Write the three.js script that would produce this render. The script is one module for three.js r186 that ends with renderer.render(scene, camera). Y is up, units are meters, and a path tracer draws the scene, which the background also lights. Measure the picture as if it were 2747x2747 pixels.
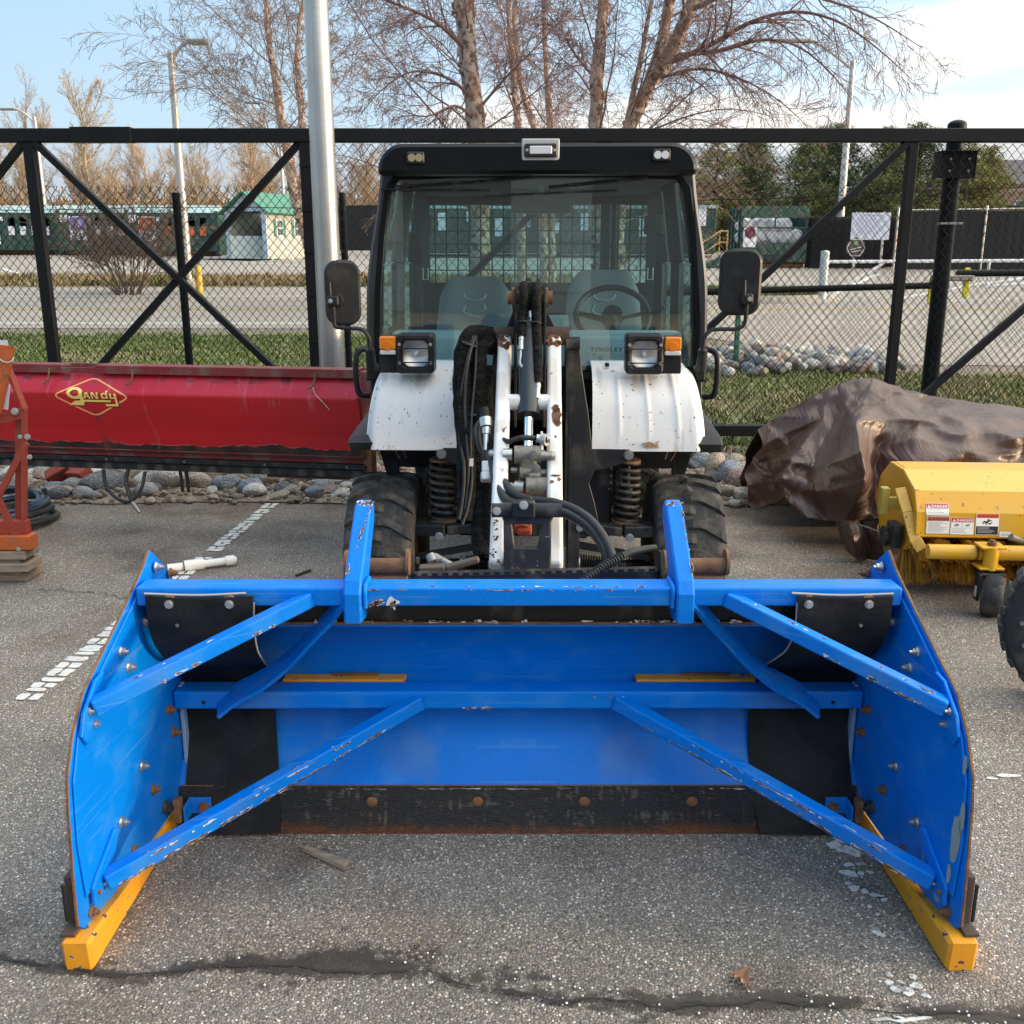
import * as THREE from 'three';
import { mergeGeometries, mergeVertices } from 'three/addons/utils/BufferGeometryUtils.js';
import { RoundedBoxGeometry } from 'three/addons/geometries/RoundedBoxGeometry.js';

// ---------------------------------------------------------------- camera, sky, sun, exposure
const scene = new THREE.Scene();
const camera = new THREE.PerspectiveCamera(55.66, 1, 0.05, 900);
camera.position.set(0, 1.6, 0);
camera.rotation.set(-14.4 * Math.PI / 180, 0, 0);
const renderer = new THREE.WebGLRenderer({ antialias: true });
renderer.toneMapping = THREE.LinearToneMapping;
renderer.toneMappingExposure = 1.5;
renderer.shadowMap.enabled = true;
renderer.shadowMap.type = THREE.PCFSoftShadowMap;

// seeded random numbers and noise
let seedState = 12345;
function seed(n) { seedState = n | 0; }
function rnd() { seedState = (seedState + 0x6d2b79f5) | 0; let t = Math.imul(seedState ^ (seedState >>> 15), 1 | seedState); t = (t + Math.imul(t ^ (t >>> 7), 61 | t)) ^ t; return ((t ^ (t >>> 14)) >>> 0) / 4294967296; }
const rr = (a, b) => a + (b - a) * rnd();
const pick = (a) => a[Math.floor(rnd() * a.length) % a.length];
const PERM = (() => { seed(77); const p = new Float32Array(65536); for (let i = 0; i < 65536; i++) p[i] = rnd(); return p; })();
const sm = (t) => t * t * (3 - 2 * t);
const clamp = (x, a = 0, b = 1) => Math.min(b, Math.max(a, x));
const lerp = (a, b, t) => a + (b - a) * t;
const sstep = (a, b, x) => sm(clamp((x - a) / (b - a)));
function vn(x, y, per = 256, off = 0) {           // value noise, repeats every `per` cells
  const ix = Math.floor(x), iy = Math.floor(y), fx = sm(x - ix), fy = sm(y - iy);
  const w = (v) => ((v % per) + per) % per;
  const h = (a, b) => PERM[(w(a) + w(b) * 256 + off * 7919) & 65535];
  return lerp(lerp(h(ix, iy), h(ix + 1, iy), fx), lerp(h(ix, iy + 1), h(ix + 1, iy + 1), fx), fy);
}
function fbm(x, y, oct = 4, per = 256, off = 0) { let s = 0, a = 0.5, n = 0; for (let i = 0; i < oct; i++) { s += a * vn(x, y, per, off + i); n += a; x *= 2; y *= 2; per *= 2; a *= 0.5; if (per > 256) per = 256; } return s / n; }
function n3(x, y, z, off = 0) { return (vn(x + z * 0.37, y - z * 0.61, 256, off) + vn(y + 17.3, z + x * 0.29, 256, off + 1) + vn(z - 5.1, x + y * 0.41, 256, off + 2)) / 3; }

const SUN_AZ = 92 * Math.PI / 180, SUN_EL = 7 * Math.PI / 180;
const sunDir = new THREE.Vector3(Math.sin(SUN_AZ) * Math.cos(SUN_EL), Math.sin(SUN_EL), -Math.cos(SUN_AZ) * Math.cos(SUN_EL));
{
  const W = 1536, H = 768, data = new Float32Array(W * H * 4);
  for (let r = 0; r < H; r++) {
    const up = ((r + 0.5) / H - 0.5) * Math.PI, y = Math.sin(up), el = up * 180 / Math.PI;
    for (let c = 0; c < W; c++) {
      const ro = ((c + 0.5) / W - 0.5) * 2 * Math.PI, x = Math.cos(ro) * Math.cos(up), z = Math.sin(ro) * Math.cos(up);
      const g = Math.acos(clamp(x * sunDir.x + y * sunDir.y + z * sunDir.z, -1, 1)) * 180 / Math.PI;
      const e = Math.max(el, 0);
      // clear air
      const t = 1 - Math.exp(-e / 24);
      let R = lerp(0.44, 0.12, t), G = lerp(0.56, 0.36, t), Bl = lerp(0.62, 0.68, t);
      // glow of the low sun behind thin cloud
      const gl = 7 * Math.exp(-g / 14) + 0.9 * Math.exp(-g / 38);
      R += gl * 1.0; G += gl * 0.90; Bl += gl * 0.74;
      // cloud sheet seen in perspective, projected on a flat layer
      const k = 1 / (Math.max(y, 0) + 0.06);
      const cx = x * k * 0.9, cz = z * k * 0.9;
      const n = fbm(cx * 0.9 + 31.7, cz * 0.9 + 12.3, 5, 256, 3);
      const streak = fbm(cx * 0.35 + 7, cz * 1.6 + 40, 4, 256, 9);
      const near = sstep(110, 40, g), high = sstep(24, 60, el);
      let cov = sstep(0.48, 0.68, n * 0.65 + streak * 0.35 + near * 0.24 + high * 0.17 - 0.07) * sstep(-1, 5, el);
      // a cloud deck is brighter overhead than at the horizon
      const lum = (0.66 + 0.42 * n + 0.3 * sstep(120, 40, g)) * lerp(0.66, 1, sstep(4, 34, el)) * (1 + 1.9 * Math.max(0, y)) + 4 * Math.exp(-g / 14);
      const shade = sstep(0.62, 0.8, n) * 0.25;
      const cr = lum * (1 - shade), cg = lum * (1 - shade) * 0.95, cb = lum * (1 - shade * 0.85) * 0.86;
      R = lerp(R, cr, cov * 0.85); G = lerp(G, cg, cov * 0.85); Bl = lerp(Bl, cb, cov * 0.85);
      // low lilac-grey bank along the horizon
      const bank = sstep(7.5, 4.5, el + 3.5 * (fbm(ro * 5, el * 0.25, 4, 256, 21) - 0.5)) * sstep(20, 60, g) * 0.65;
      R = lerp(R, 0.40, bank); G = lerp(G, 0.42, bank); Bl = lerp(Bl, 0.46, bank);
      if (el < 0) { const q = sstep(0, -6, el); R = lerp(R, 0.16, q); G = lerp(G, 0.16, q); Bl = lerp(Bl, 0.15, q); }
      const o = (r * W + c) * 4; data[o] = R; data[o + 1] = G; data[o + 2] = Bl; data[o + 3] = 1;
    }
  }
  const sky = new THREE.DataTexture(data, W, H, THREE.RGBAFormat, THREE.FloatType);
  sky.mapping = THREE.EquirectangularReflectionMapping; sky.magFilter = THREE.LinearFilter; sky.needsUpdate = true;
  scene.background = sky; scene.environment = sky;
}
const sun = new THREE.DirectionalLight(new THREE.Color().setRGB(1, 0.72, 0.42), 2.2);
sun.name = 'sun'; sun.position.copy(sunDir).multiplyScalar(60); sun.target.position.set(0, 0.5, -6);
sun.castShadow = true; sun.shadow.radius = 8; sun.shadow.mapSize.set(4096, 4096);
Object.assign(sun.shadow.camera, { left: -30, right: 30, top: 25, bottom: -25, near: 1, far: 160 });
scene.add(sun, sun.target);

// ---------------------------------------------------------------- helpers
const V = (a) => (a.isVector3 ? a : new THREE.Vector3(a[0], a[1], a[2]));
const L = (r, g, b) => new THREE.Color().setRGB(r, g, b);
function mat(color, rough = 0.6, metal = 0, extra = {}) { return new THREE.MeshStandardMaterial({ color: Array.isArray(color) ? L(...color) : color, roughness: rough, metalness: metal, ...extra }); }
function phys(color, rough, metal, extra = {}) { return new THREE.MeshPhysicalMaterial({ color: L(...color), roughness: rough, metalness: metal, ...extra }); }
function flat(g) { const q = g.index ? g.toNonIndexed() : g; for (const k of Object.keys(q.attributes)) if (!['position', 'normal', 'uv'].includes(k)) q.deleteAttribute(k); if (!q.attributes.normal) q.computeVertexNormals(); return q; }
function boxUV(g) {                                // uv in metres, from the side each face points to
  const q = flat(g), p = q.attributes.position, uv = new Float32Array(p.count * 2), a = new THREE.Vector3(), b = new THREE.Vector3(), c = new THREE.Vector3();
  for (let i = 0; i < p.count; i += 3) {
    a.fromBufferAttribute(p, i); b.fromBufferAttribute(p, i + 1); c.fromBufferAttribute(p, i + 2);
    const n = b.clone().sub(a).cross(c.clone().sub(a)), ax = Math.abs(n.x), ay = Math.abs(n.y), az = Math.abs(n.z);
    [a, b, c].forEach((v, k) => { const o = (i + k) * 2; if (ax >= ay && ax >= az) { uv[o] = v.z; uv[o + 1] = v.y; } else if (ay >= az) { uv[o] = v.x; uv[o + 1] = v.z; } else { uv[o] = v.x; uv[o + 1] = v.y; } });
  }
  q.setAttribute('uv', new THREE.BufferAttribute(uv, 2)); q.userData = g.userData; return q;
}
const usedNames = new Map();
function uniq(n) { const k = usedNames.get(n) || 0; usedNames.set(n, k + 1); return k ? `${n}_${String(k).padStart(3, '0')}` : n; }
function mesh(name, geos, m, parent, keepUV = false) {
  const list = (Array.isArray(geos) ? geos : [geos]).map((g) => (keepUV || g.userData.keep ? flat(g) : boxUV(g)));
  const g = list.length > 1 ? mergeGeometries(list.map((x) => { if (!x.attributes.uv) x.setAttribute('uv', new THREE.BufferAttribute(new Float32Array(x.attributes.position.count * 2), 2)); return x; })) : list[0];
  return put(name, g, m, parent);
}
function put(name, g, m, parent) {
  const o = new THREE.Mesh(g, m); o.castShadow = o.receiveShadow = true;
  o.name = parent && parent !== scene ? name : uniq(name); (parent || scene).add(o); return o;
}
function tag(o, label, category, group, kind) { if (label) o.userData.label = label; if (category) o.userData.category = category; if (group) o.userData.group = group; if (kind) o.userData.kind = kind; return o; }
function thing(name, label, category, pos = [0, 0, 0], turn = 0, group) { const o = new THREE.Group(); o.name = uniq(name); o.position.set(...pos); o.rotation.y = turn; scene.add(o); return tag(o, label, category, group); }
function struct(name, g, m) { const o = put(name, g, m); o.userData.kind = 'structure'; return o; }
function copyOf(src, label, group) { const c = src.clone(); c.name = uniq(src.name.replace(/_\d{3}$/, '')); c.userData = { ...src.userData }; if (label) c.userData.label = label; if (group) c.userData.group = group; scene.add(c); return c; }

function bx(w, h, d, x = 0, y = 0, z = 0, r = 0.004) { const g = new RoundedBoxGeometry(w, h, d, 1, Math.min(r, w * 0.49, h * 0.49, d * 0.49)); g.translate(x, y, z); return g; }
function aim(g, a, b, up = [0, 1, 0]) {            // geometry along +z, centred: laid from a to b
  const A = V(a), Bv = V(b), z = Bv.clone().sub(A).normalize(), u = V(up), x = u.clone().cross(z); if (x.lengthSq() < 1e-6) x.set(1, 0, 0); x.normalize(); const y = z.clone().cross(x);
  g.applyMatrix4(new THREE.Matrix4().makeBasis(x, y, z)); const m = A.clone().add(Bv).multiplyScalar(0.5); g.translate(m.x, m.y, m.z); return g;
}
function bar(a, b, w, h, r = 0.004, up) { const l = V(a).distanceTo(V(b)); return aim(bx(w, h, l, 0, 0, 0, r), a, b, up); }
function cyl(a, b, r0, r1 = r0, seg = 16, open = false) { const l = V(a).distanceTo(V(b)); const g = new THREE.CylinderGeometry(r1, r0, l, seg, 1, open); g.rotateX(Math.PI / 2); return aim(g, a, b); }
function hexp(a, b, r) { return cyl(a, b, r, r, 6); }
function tube(pts, r, seg = 40, rad = 8, closed = false) { const g = new THREE.TubeGeometry(new THREE.CatmullRomCurve3(pts.map(V), closed, 'centripetal'), seg, r, rad, closed); return g; }
function shapeOf(pts, holes = []) { const s = new THREE.Shape(pts.map((p) => new THREE.Vector2(p[0], p[1]))); for (const h of holes) s.holes.push(new THREE.Path(h.map((p) => new THREE.Vector2(p[0], p[1])))); return s; }
function ext(pts, z0, z1, bev = 0.003, holes = []) {          // outline in x,y; from z0 to z1
  const g = new THREE.ExtrudeGeometry(shapeOf(pts, holes), { depth: Math.max(1e-4, Math.abs(z1 - z0) - 2 * bev), bevelEnabled: bev > 0, bevelThickness: bev, bevelSize: bev, bevelOffset: -bev, bevelSegments: 1, curveSegments: 8 }); g.translate(0, 0, Math.min(z0, z1) + bev); return g;
}
function extX(pts, x0, x1, bev = 0.003, holes = []) {          // outline in z,y; from x0 to x1
  const g = ext(pts.map((p) => [-p[0], p[1]]), Math.min(x0, x1), Math.max(x0, x1), bev, holes.map((h) => h.map((p) => [-p[0], p[1]])));
  g.applyMatrix4(new THREE.Matrix4().makeBasis(new THREE.Vector3(0, 0, -1), new THREE.Vector3(0, 1, 0), new THREE.Vector3(1, 0, 0))); return g;
}
function rounded(w, h, r, n = 5, cx = 0, cy = 0) { const p = []; [[1, 1, 0], [-1, 1, 1], [-1, -1, 2], [1, -1, 3]].forEach(([sx, sy, q]) => { for (let i = 0; i <= n; i++) { const a = (q + i / n) * Math.PI / 2; p.push([cx + sx * (w / 2 - r) + Math.cos(a) * r, cy + sy * (h / 2 - r) + Math.sin(a) * r]); } }); return p; }
function grid(fn, nu, nv, closeU = false) {        // sheet from fn(u,v) -> [x,y,z(,s,t)]; uv = s,t or u,v
  const pos = [], uv = [], idx = [];
  for (let j = 0; j <= nv; j++) for (let i = 0; i <= nu; i++) { const p = fn(i / nu, j / nv); pos.push(p[0], p[1], p[2]); uv.push(p[3] ?? i / nu, p[4] ?? j / nv); }
  for (let j = 0; j < nv; j++) for (let i = 0; i < nu; i++) { const a = j * (nu + 1) + i, b = a + 1, c = a + nu + 1, d = c + 1; idx.push(a, b, d, a, d, c); }
  const g = new THREE.BufferGeometry(); g.setAttribute('position', new THREE.Float32BufferAttribute(pos, 3)); g.setAttribute('uv', new THREE.Float32BufferAttribute(uv, 2)); g.setIndex(idx); g.computeVertexNormals(); g.userData.keep = true; return g;
}
function slab(fn, nu, nv, th) {                    // a sheet with thickness: fn gives the top, th is the thickness along the normal
  const top = grid(fn, nu, nv), n = top.attributes.normal, p = top.attributes.position, cnt = p.count, pos = Array.from(p.array), uv = Array.from(top.attributes.uv.array), idx = Array.from(top.index.array);
  for (let i = 0; i < cnt; i++) pos.push(p.getX(i) - n.getX(i) * th, p.getY(i) - n.getY(i) * th, p.getZ(i) - n.getZ(i) * th); uv.push(...top.attributes.uv.array);
  const t = idx.length; for (let i = 0; i < t; i += 3) idx.push(cnt + idx[i], cnt + idx[i + 2], cnt + idx[i + 1]);
  const edge = (a, b) => idx.push(a, a + cnt, b, b, a + cnt, b + cnt), W = nu + 1;
  for (let i = 0; i < nu; i++) { edge(i, i + 1); edge(nv * W + i + 1, nv * W + i); } for (let j = 0; j < nv; j++) { edge((j + 1) * W, j * W); edge(j * W + nu, (j + 1) * W + nu); }
  const g = new THREE.BufferGeometry(); g.setAttribute('position', new THREE.Float32BufferAttribute(pos, 3)); g.setAttribute('uv', new THREE.Float32BufferAttribute(uv, 2)); g.setIndex(idx); const q = g.toNonIndexed(); q.computeVertexNormals();
  // smooth normals on the two faces only
  const nn = q.attributes.normal; for (let i = 0; i < t; i++) { nn.setXYZ(i, n.getX(idx[i]), n.getY(idx[i]), n.getZ(idx[i])); const k = idx[t + i] - cnt; nn.setXYZ(t + i, -n.getX(k), -n.getY(k), -n.getZ(k)); }
  q.userData.keep = true; return q;
}
class Tubes {                                      // many thin tapered tubes in one buffer
  constructor() { this.p = []; this.n = []; this.u = []; this.i = []; }
  add(pts, rad, sides = 4, v0 = 0) {
    let base = this.p.length / 3, v = v0; const d = new THREE.Vector3(), x = new THREE.Vector3(), y = new THREE.Vector3();
    for (let k = 0; k < pts.length; k++) {
      const a = pts[Math.max(0, k - 1)], b = pts[Math.min(pts.length - 1, k + 1)]; d.set(b[0] - a[0], b[1] - a[1], b[2] - a[2]).normalize();
      if (k === 0) { x.set(0, 1, 0); if (Math.abs(d.y) > 0.9) x.set(1, 0, 0); } x.addScaledVector(d, -x.dot(d)).normalize(); y.crossVectors(d, x);
      if (k) v += Math.hypot(pts[k][0] - pts[k - 1][0], pts[k][1] - pts[k - 1][1], pts[k][2] - pts[k - 1][2]);
      const R = Array.isArray(rad) ? rad[k] : rad;
      for (let s = 0; s <= sides; s++) { const t = s / sides * Math.PI * 2, c = Math.cos(t), q = Math.sin(t), nx = x.x * c + y.x * q, ny = x.y * c + y.y * q, nz = x.z * c + y.z * q; this.p.push(pts[k][0] + nx * R, pts[k][1] + ny * R, pts[k][2] + nz * R); this.n.push(nx, ny, nz); this.u.push(s / sides, v); }
      if (k) for (let s = 0; s < sides; s++) { const q = base + (k - 1) * (sides + 1) + s, w = q + sides + 1; this.i.push(q, q + 1, w + 1, q, w + 1, w); }
    }
  }
  build() { const g = new THREE.BufferGeometry(); g.setAttribute('position', new THREE.Float32BufferAttribute(this.p, 3)); g.setAttribute('normal', new THREE.Float32BufferAttribute(this.n, 3)); g.setAttribute('uv', new THREE.Float32BufferAttribute(this.u, 2)); g.setIndex(this.i); return g; }
}
// ---- textures
const S = (v) => Math.round(255 * clamp(v <= 0.0031308 ? v * 12.92 : 1.055 * Math.pow(v, 1 / 2.4) - 0.055));
function tex(w, h, fn, tileX = 1, tileY = tileX, srgb = true) {   // fn(x,y in pixels) -> [r,g,b] linear; the tile measures tileX by tileY metres
  const d = new Uint8Array(w * h * 4);
  for (let y = 0; y < h; y++) for (let x = 0; x < w; x++) { const c = fn(x, y), o = (y * w + x) * 4; if (srgb) { d[o] = S(c[0]); d[o + 1] = S(c[1]); d[o + 2] = S(c[2]); } else { d[o] = d[o + 1] = d[o + 2] = Math.round(255 * clamp(c)); } d[o + 3] = 255; }
  const t = new THREE.DataTexture(d, w, h); t.wrapS = t.wrapT = THREE.RepeatWrapping; t.magFilter = THREE.LinearFilter; t.minFilter = THREE.LinearMipmapLinearFilter; t.generateMipmaps = true; if (srgb) t.colorSpace = THREE.SRGBColorSpace; t.repeat.set(1 / tileX, 1 / tileY); t.needsUpdate = true; return t;
}
function canvasTex(w, h, draw) { const c = document.createElement('canvas'); c.width = w; c.height = h; draw(c.getContext('2d'), w, h); const t = new THREE.CanvasTexture(c); t.colorSpace = THREE.SRGBColorSpace; t.magFilter = THREE.LinearFilter; return t; }
const mix3 = (a, b, t) => [lerp(a[0], b[0], t), lerp(a[1], b[1], t), lerp(a[2], b[2], t)];
// painted steel: slight colour drift, fine dirt, a few chips down to primer and rust
function paintTex(base, { chips = 0.5, spots = 1, dirt = 0.15, rust = [0.13, 0.045, 0.02], pale = [0.45, 0.47, 0.5], size = 512, tile = 1, off = 0 } = {}) {
  return tex(size, size, (x, y) => {
    const u = x / size, v = y / size, a = fbm(u * 8, v * 8, 5, 8, off), f = vn(u * 128, v * 128, 128, off + 5), k = fbm(u * 24, v * 24, 3, 24, off + 9), gate = fbm(u * 4, v * 4, 2, 4, off + 13);
    let c = base.map((q) => q * (0.9 + 0.2 * a) * (0.97 + 0.06 * f));
    c = mix3(c, [0.16, 0.14, 0.11], dirt * sstep(0.5, 0.85, fbm(u * 12, v * 6, 4, 6, off + 17)));
    const q = k + (gate - 0.5) * 0.35 + f * 0.06, th = 0.80 - chips * 0.1;
    if (q > th) c = mix3(c, pale, sstep(th, th + 0.012, q)); if (q > th + 0.02) c = mix3(c, rust.map((r) => r * (0.7 + f * 0.8)), sstep(th + 0.02, th + 0.03, q)); return c;
  }, tile);
}
function bumpTex(freq, tile, size = 512, oct = 5, off = 0, fn) { return tex(size, size, (x, y) => { const n = fbm(x / size * freq, y / size * freq, oct, freq, off); return fn ? fn(n, x, y) : n; }, tile, tile, false); }

// ---------------------------------------------------------------- ground
const PROF = [[-50, 0], [8.2, 0], [10, 0.17], [12, 0.37], [15, 0.63], [20, 0.82], [25, 1.08], [45, 2.05], [60, 2.5], [140, 3.0], [900, 3.4]];
function hgt(d) { for (let i = 1; i < PROF.length; i++) if (d <= PROF[i][0]) { const a = PROF[i - 1], b = PROF[i]; return lerp(a[1], b[1], (d - a[0]) / (b[0] - a[0])); } return 3.4; }
const gy = (x, z) => hgt(-z);

// worn asphalt: stones of many colours standing in dark binder
const AS = 2048, ASN = 310;
const asph = (() => {
  seed(5); const N = ASN, px = new Float32Array(N * N), py = new Float32Array(N * N), rad = new Float32Array(N * N), col = [], hh = new Float32Array(N * N);
  for (let i = 0; i < N * N; i++) {
    px[i] = rnd(); py[i] = rnd(); rad[i] = rr(0.12, 0.66); hh[i] = rnd(); const q = rnd(), l = rr(0.75, 1.25);
    col.push((q < 0.34 ? [0.29, 0.255, 0.215] : q < 0.62 ? [0.20, 0.185, 0.165] : q < 0.80 ? [0.40, 0.355, 0.30] : q < 0.87 ? [0.64, 0.60, 0.54] : q < 0.91 ? [0.30, 0.22, 0.16] : [0.09, 0.086, 0.08]).map((v) => v * l));
  }
  const bump = new Float32Array(AS * AS);
  const map = tex(AS, AS, (x, y) => {
    const gx = x / AS * N, gyy = y / AS * N, ix = Math.floor(gx), iy = Math.floor(gyy); let best = 9, bi = 0, sec = 9;
    for (let b = -1; b <= 1; b++) for (let a = -1; a <= 1; a++) { const cx = ix + a, cy = iy + b, k = ((cx + N) % N) + ((cy + N) % N) * N, dx = cx + px[k] - gx, dy = cy + py[k] - gyy, dd = Math.sqrt(dx * dx * 1.2 + dy * dy) / (rad[k] + 0.35); if (dd < best) { sec = best; best = dd; bi = k; } else if (dd < sec) sec = dd; }
    const f = vn(x * 0.45, y * 0.45, 256, 40), edge = clamp((0.72 - best) * 4) * clamp((sec - best) * 7);
    const binder = [0.105 + 0.08 * f, 0.097 + 0.072 * f, 0.088 + 0.064 * f];
    bump[y * AS + x] = edge * (0.35 + 0.65 * hh[bi]);
    return mix3(binder, col[bi].map((v) => v * (0.86 + 0.28 * f)), edge);
  }, 2.0);
  const bt = tex(AS, AS, (x, y) => bump[y * AS + x], 2.0, 2.0, false);
  return { map, bt };
})();
const mAsphalt = mat([1, 1, 1], 0.88, 0, { map: asph.map, bumpMap: asph.bt, bumpScale: 0.0035, vertexColors: true });
// the tar seam that crosses the lot in front
const SEAM = [[-1.3, 0, -1.983], [-1.213, 0, -1.961], [-1.077, 0, -1.94], [-0.943, 0, -1.915], [-0.823, 0, -1.924], [-0.682, 0, -1.95], [-0.507, 0, -1.947], [-0.329, 0, -1.926], [-0.206, 0, -1.936], [-0.13, 0, -1.898], [-0.019, 0, -1.874], [0.1, 0, -1.844], [0.218, 0, -1.828], [0.394, 0, -1.819], [0.574, 0, -1.832], [0.748, 0, -1.817], [0.95, 0, -1.794], [1.18, 0, -1.766]].map((p) => [p[0], -p[2]]);
const SEAMW = [0.006, 0.012, 0.016, 0.022, 0.018, 0.016, 0.030, 0.034, 0.030, 0.012, 0.022, 0.028, 0.035, 0.02, 0.012, 0.010, 0.009, 0.008];
function seamAt(x) { for (let i = 1; i < SEAM.length; i++) if (x <= SEAM[i][0]) { const t = clamp((x - SEAM[i - 1][0]) / (SEAM[i][0] - SEAM[i - 1][0])); return [lerp(SEAM[i - 1][1], SEAM[i][1], t), lerp(SEAMW[i - 1], SEAMW[i], t)]; } return [SEAM.at(-1)[1], SEAMW.at(-1)]; }
{
  const xs = [], ds = []; for (let x = -14; x < -4.6; x += 0.4) xs.push(x); for (let x = -4.6; x < 4.6; x += 0.03) xs.push(x); for (let x = 4.6; x <= 14; x += 0.4) xs.push(x);
  for (let d = -8; d < 1.2; d += 0.4) ds.push(d); for (let d = 1.2; d < 6.7; d += 0.03) ds.push(d); ds.push(6.72);
  const g = new THREE.BufferGeometry(), pos = [], uv = [], col = [], idx = [];
  for (const d of ds) for (const x of xs) {
    const [sd, sw] = seamAt(x), near = Math.abs(d - sd);
    pos.push(x, (fbm(x * 1.3 + 9, d * 1.3 + 4, 3, 256, 50) - 0.5) * 0.006 * sstep(2.3, 3, d), -d); uv.push(x, d);
    const a = fbm(x * 0.9 + 20, d * 0.9 + 20, 4, 256, 51), b = fbm(x * 5 + 3, d * 5 + 8, 4, 256, 55), st = fbm(x * 2.3 + 40, d * 2.3 + 11, 4, 256, 58);
    let c, l = 0.94 + 0.62 * (a - 0.5) + 0.45 * (b - 0.5); l *= 1.12; c = [l * 1.02, l * 0.985, l * 0.93];
    c = mix3(c, [0.82, 0.62, 0.45], 0.30 * sstep(0.60, 0.72, st));                                    // rusty water stains
    c = mix3(c, [0.42, 0.40, 0.38], 0.55 * sstep(0.62, 0.76, fbm(x * 1.7 + 70, d * 1.7 + 5, 4, 256, 61)));  // oil and tyre marks
    if (d > 5.7) c = mix3(c, [0.55, 0.42, 0.32], 0.75 * sstep(0.40, 0.62, b * 0.5 + a * 0.2 + (d - 5.9) * 0.35));   // soil washed out of the rock bed
    col.push(...c);
  }
  const W = xs.length; for (let j = 0; j < ds.length - 1; j++) for (let i = 0; i < W - 1; i++) { const k = j * W + i; idx.push(k, k + 1, k + W + 1, k, k + W + 1, k + W); }
  g.setAttribute('position', new THREE.Float32BufferAttribute(pos, 3)); g.setAttribute('uv', new THREE.Float32BufferAttribute(uv, 2)); g.setAttribute('color', new THREE.Float32BufferAttribute(col, 3)); g.setIndex(idx); g.computeVertexNormals();
  struct('parking_lot', g, mAsphalt);
}
{ // dirt and tar washed into the crack that crosses the lot: a stain with ragged edges, and the crack itself
  const W = 2048, H = 288, X0 = -2.5, X1 = 2.5, D0 = 1.60, D1 = 2.16;
  const al = tex(W, H, (px, py) => { const x = lerp(X0, X1, px / W), d = lerp(D0, D1, py / H), [sd, sw] = seamAt(x), n = fbm(x * 7 + 3, d * 16 + 5, 5, 256, 72), n2 = fbm(x * 38, d * 60 + 9, 4, 256, 75), sp = vn(x * 150, d * 150, 256, 77), up = d > sd ? 1 : 0.75, q = Math.abs(d - sd) / (sw * 1.15 * up + 0.012); const v = 1.25 - q * 0.8 + (n - 0.5) * 2.4 + (n2 - 0.5) * 2.2 + (sp - 0.5) * 0.9; return clamp(sstep(0.40, 1.15, v) * 0.82); }, 1, 1, false);
  const cm = tex(512, 128, (x, y) => { const n = fbm(x / 512 * 40, y / 128 * 8, 4, 8, 78), f = vn(x, y, 128, 79); return mix3([0.028, 0.022, 0.018], [0.11, 0.092, 0.075], clamp(n * 0.8 + f * 0.25 - 0.2)); }, 1, 1);
  const g = grid((u, v) => [lerp(X0, X1, u), 0.0045, -lerp(D0, D1, v), u, v], 60, 8);
  struct('crack_stain', g, mat([1, 1, 1], 0.85, 0, { map: cm, alphaMap: al, transparent: true }));
}
{ // hairline cracks
  const m = mat([0.03, 0.028, 0.026], 0.95), add = (pts, w) => { const q = pts.map((p) => [p[0], -p[2]]); return grid((u, v) => { const t = u * (q.length - 1), i = Math.min(q.length - 2, Math.floor(t)), f = t - i; const x = lerp(q[i][0], q[i + 1][0], f), d = lerp(q[i][1], q[i + 1][1], f); const n = (fbm(u * 22, 3, 4, 256, 80) - 0.5) * 0.09; const ww = w * (0.2 + 1.3 * Math.max(0, fbm(u * 40, 9, 3, 256, 81) - 0.3)); return [x + n * 0.4, 0.0055, -(d + n + (v - 0.5) * ww), x, d]; }, 160, 1); };
  const seamLine = grid((u, v) => { const x = lerp(-2.4, 2.4, u), [d] = seamAt(x), n = (fbm(x * 9, 3, 5, 256, 82) - 0.5) * 0.05, w = 0.011 * Math.max(0.05, fbm(x * 14, 8, 4, 256, 83) * 2.2 - 0.55); return [x, 0.0075, -(d - 0.012 + n + (v - 0.5) * w), x, d]; }, 700, 1);
  const list = [seamLine, add([[-2.286, 0, -5.663], [-2.217, 0, -6.176], [-2.175, 0, -6.542]], 0.014), add([[-1.849, 0, -4.758], [-2.114, 0, -5.328], [-2.194, 0, -5.909], [-2.087, 0, -6.318]], 0.01), add([[-2.394, 0, -4.649], [-2.141, 0, -4.608], [-1.924, 0, -4.529], [-1.762, 0, -4.513]], 0.012), add([[-2.177, 0, -4.758], [-2.068, 0, -5.124], [-2.061, 0, -5.435]], 0.008)];
  struct('pavement_cracks', mergeGeometries(list.map(flat)), m);
}
// cracked white paint of the parking bay lines: each flake is a piece
const mPaint = mat([0.68, 0.67, 0.64], 0.75, 0, { map: tex(128, 128, (x, y) => { const n = fbm(x / 128 * 8, y / 128 * 8, 4, 8, 90), f = vn(x / 128 * 60, y / 128 * 60, 60, 92), k = (0.7 + 0.5 * n) * (f > 0.86 ? 0.5 : 1); return [k, k * 0.99, k * 0.96]; }, 0.3) });
function blob(cx, cz, rx, rz, y, n = 9, turn = 0) { const sh = []; for (let i = 0; i < n; i++) { const a = i / n * Math.PI * 2, q = rr(0.72, 1.15); sh.push([Math.cos(a) * rx * q, Math.sin(a) * rz * q]); } const c = Math.cos(turn), s = Math.sin(turn); const g = new THREE.ExtrudeGeometry(shapeOf(sh.map(([a, b]) => [a * c - b * s, a * s + b * c])), { depth: 0.0025, bevelEnabled: false }); g.rotateX(-Math.PI / 2); g.translate(cx, y, cz); return boxUV(g); }
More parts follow.
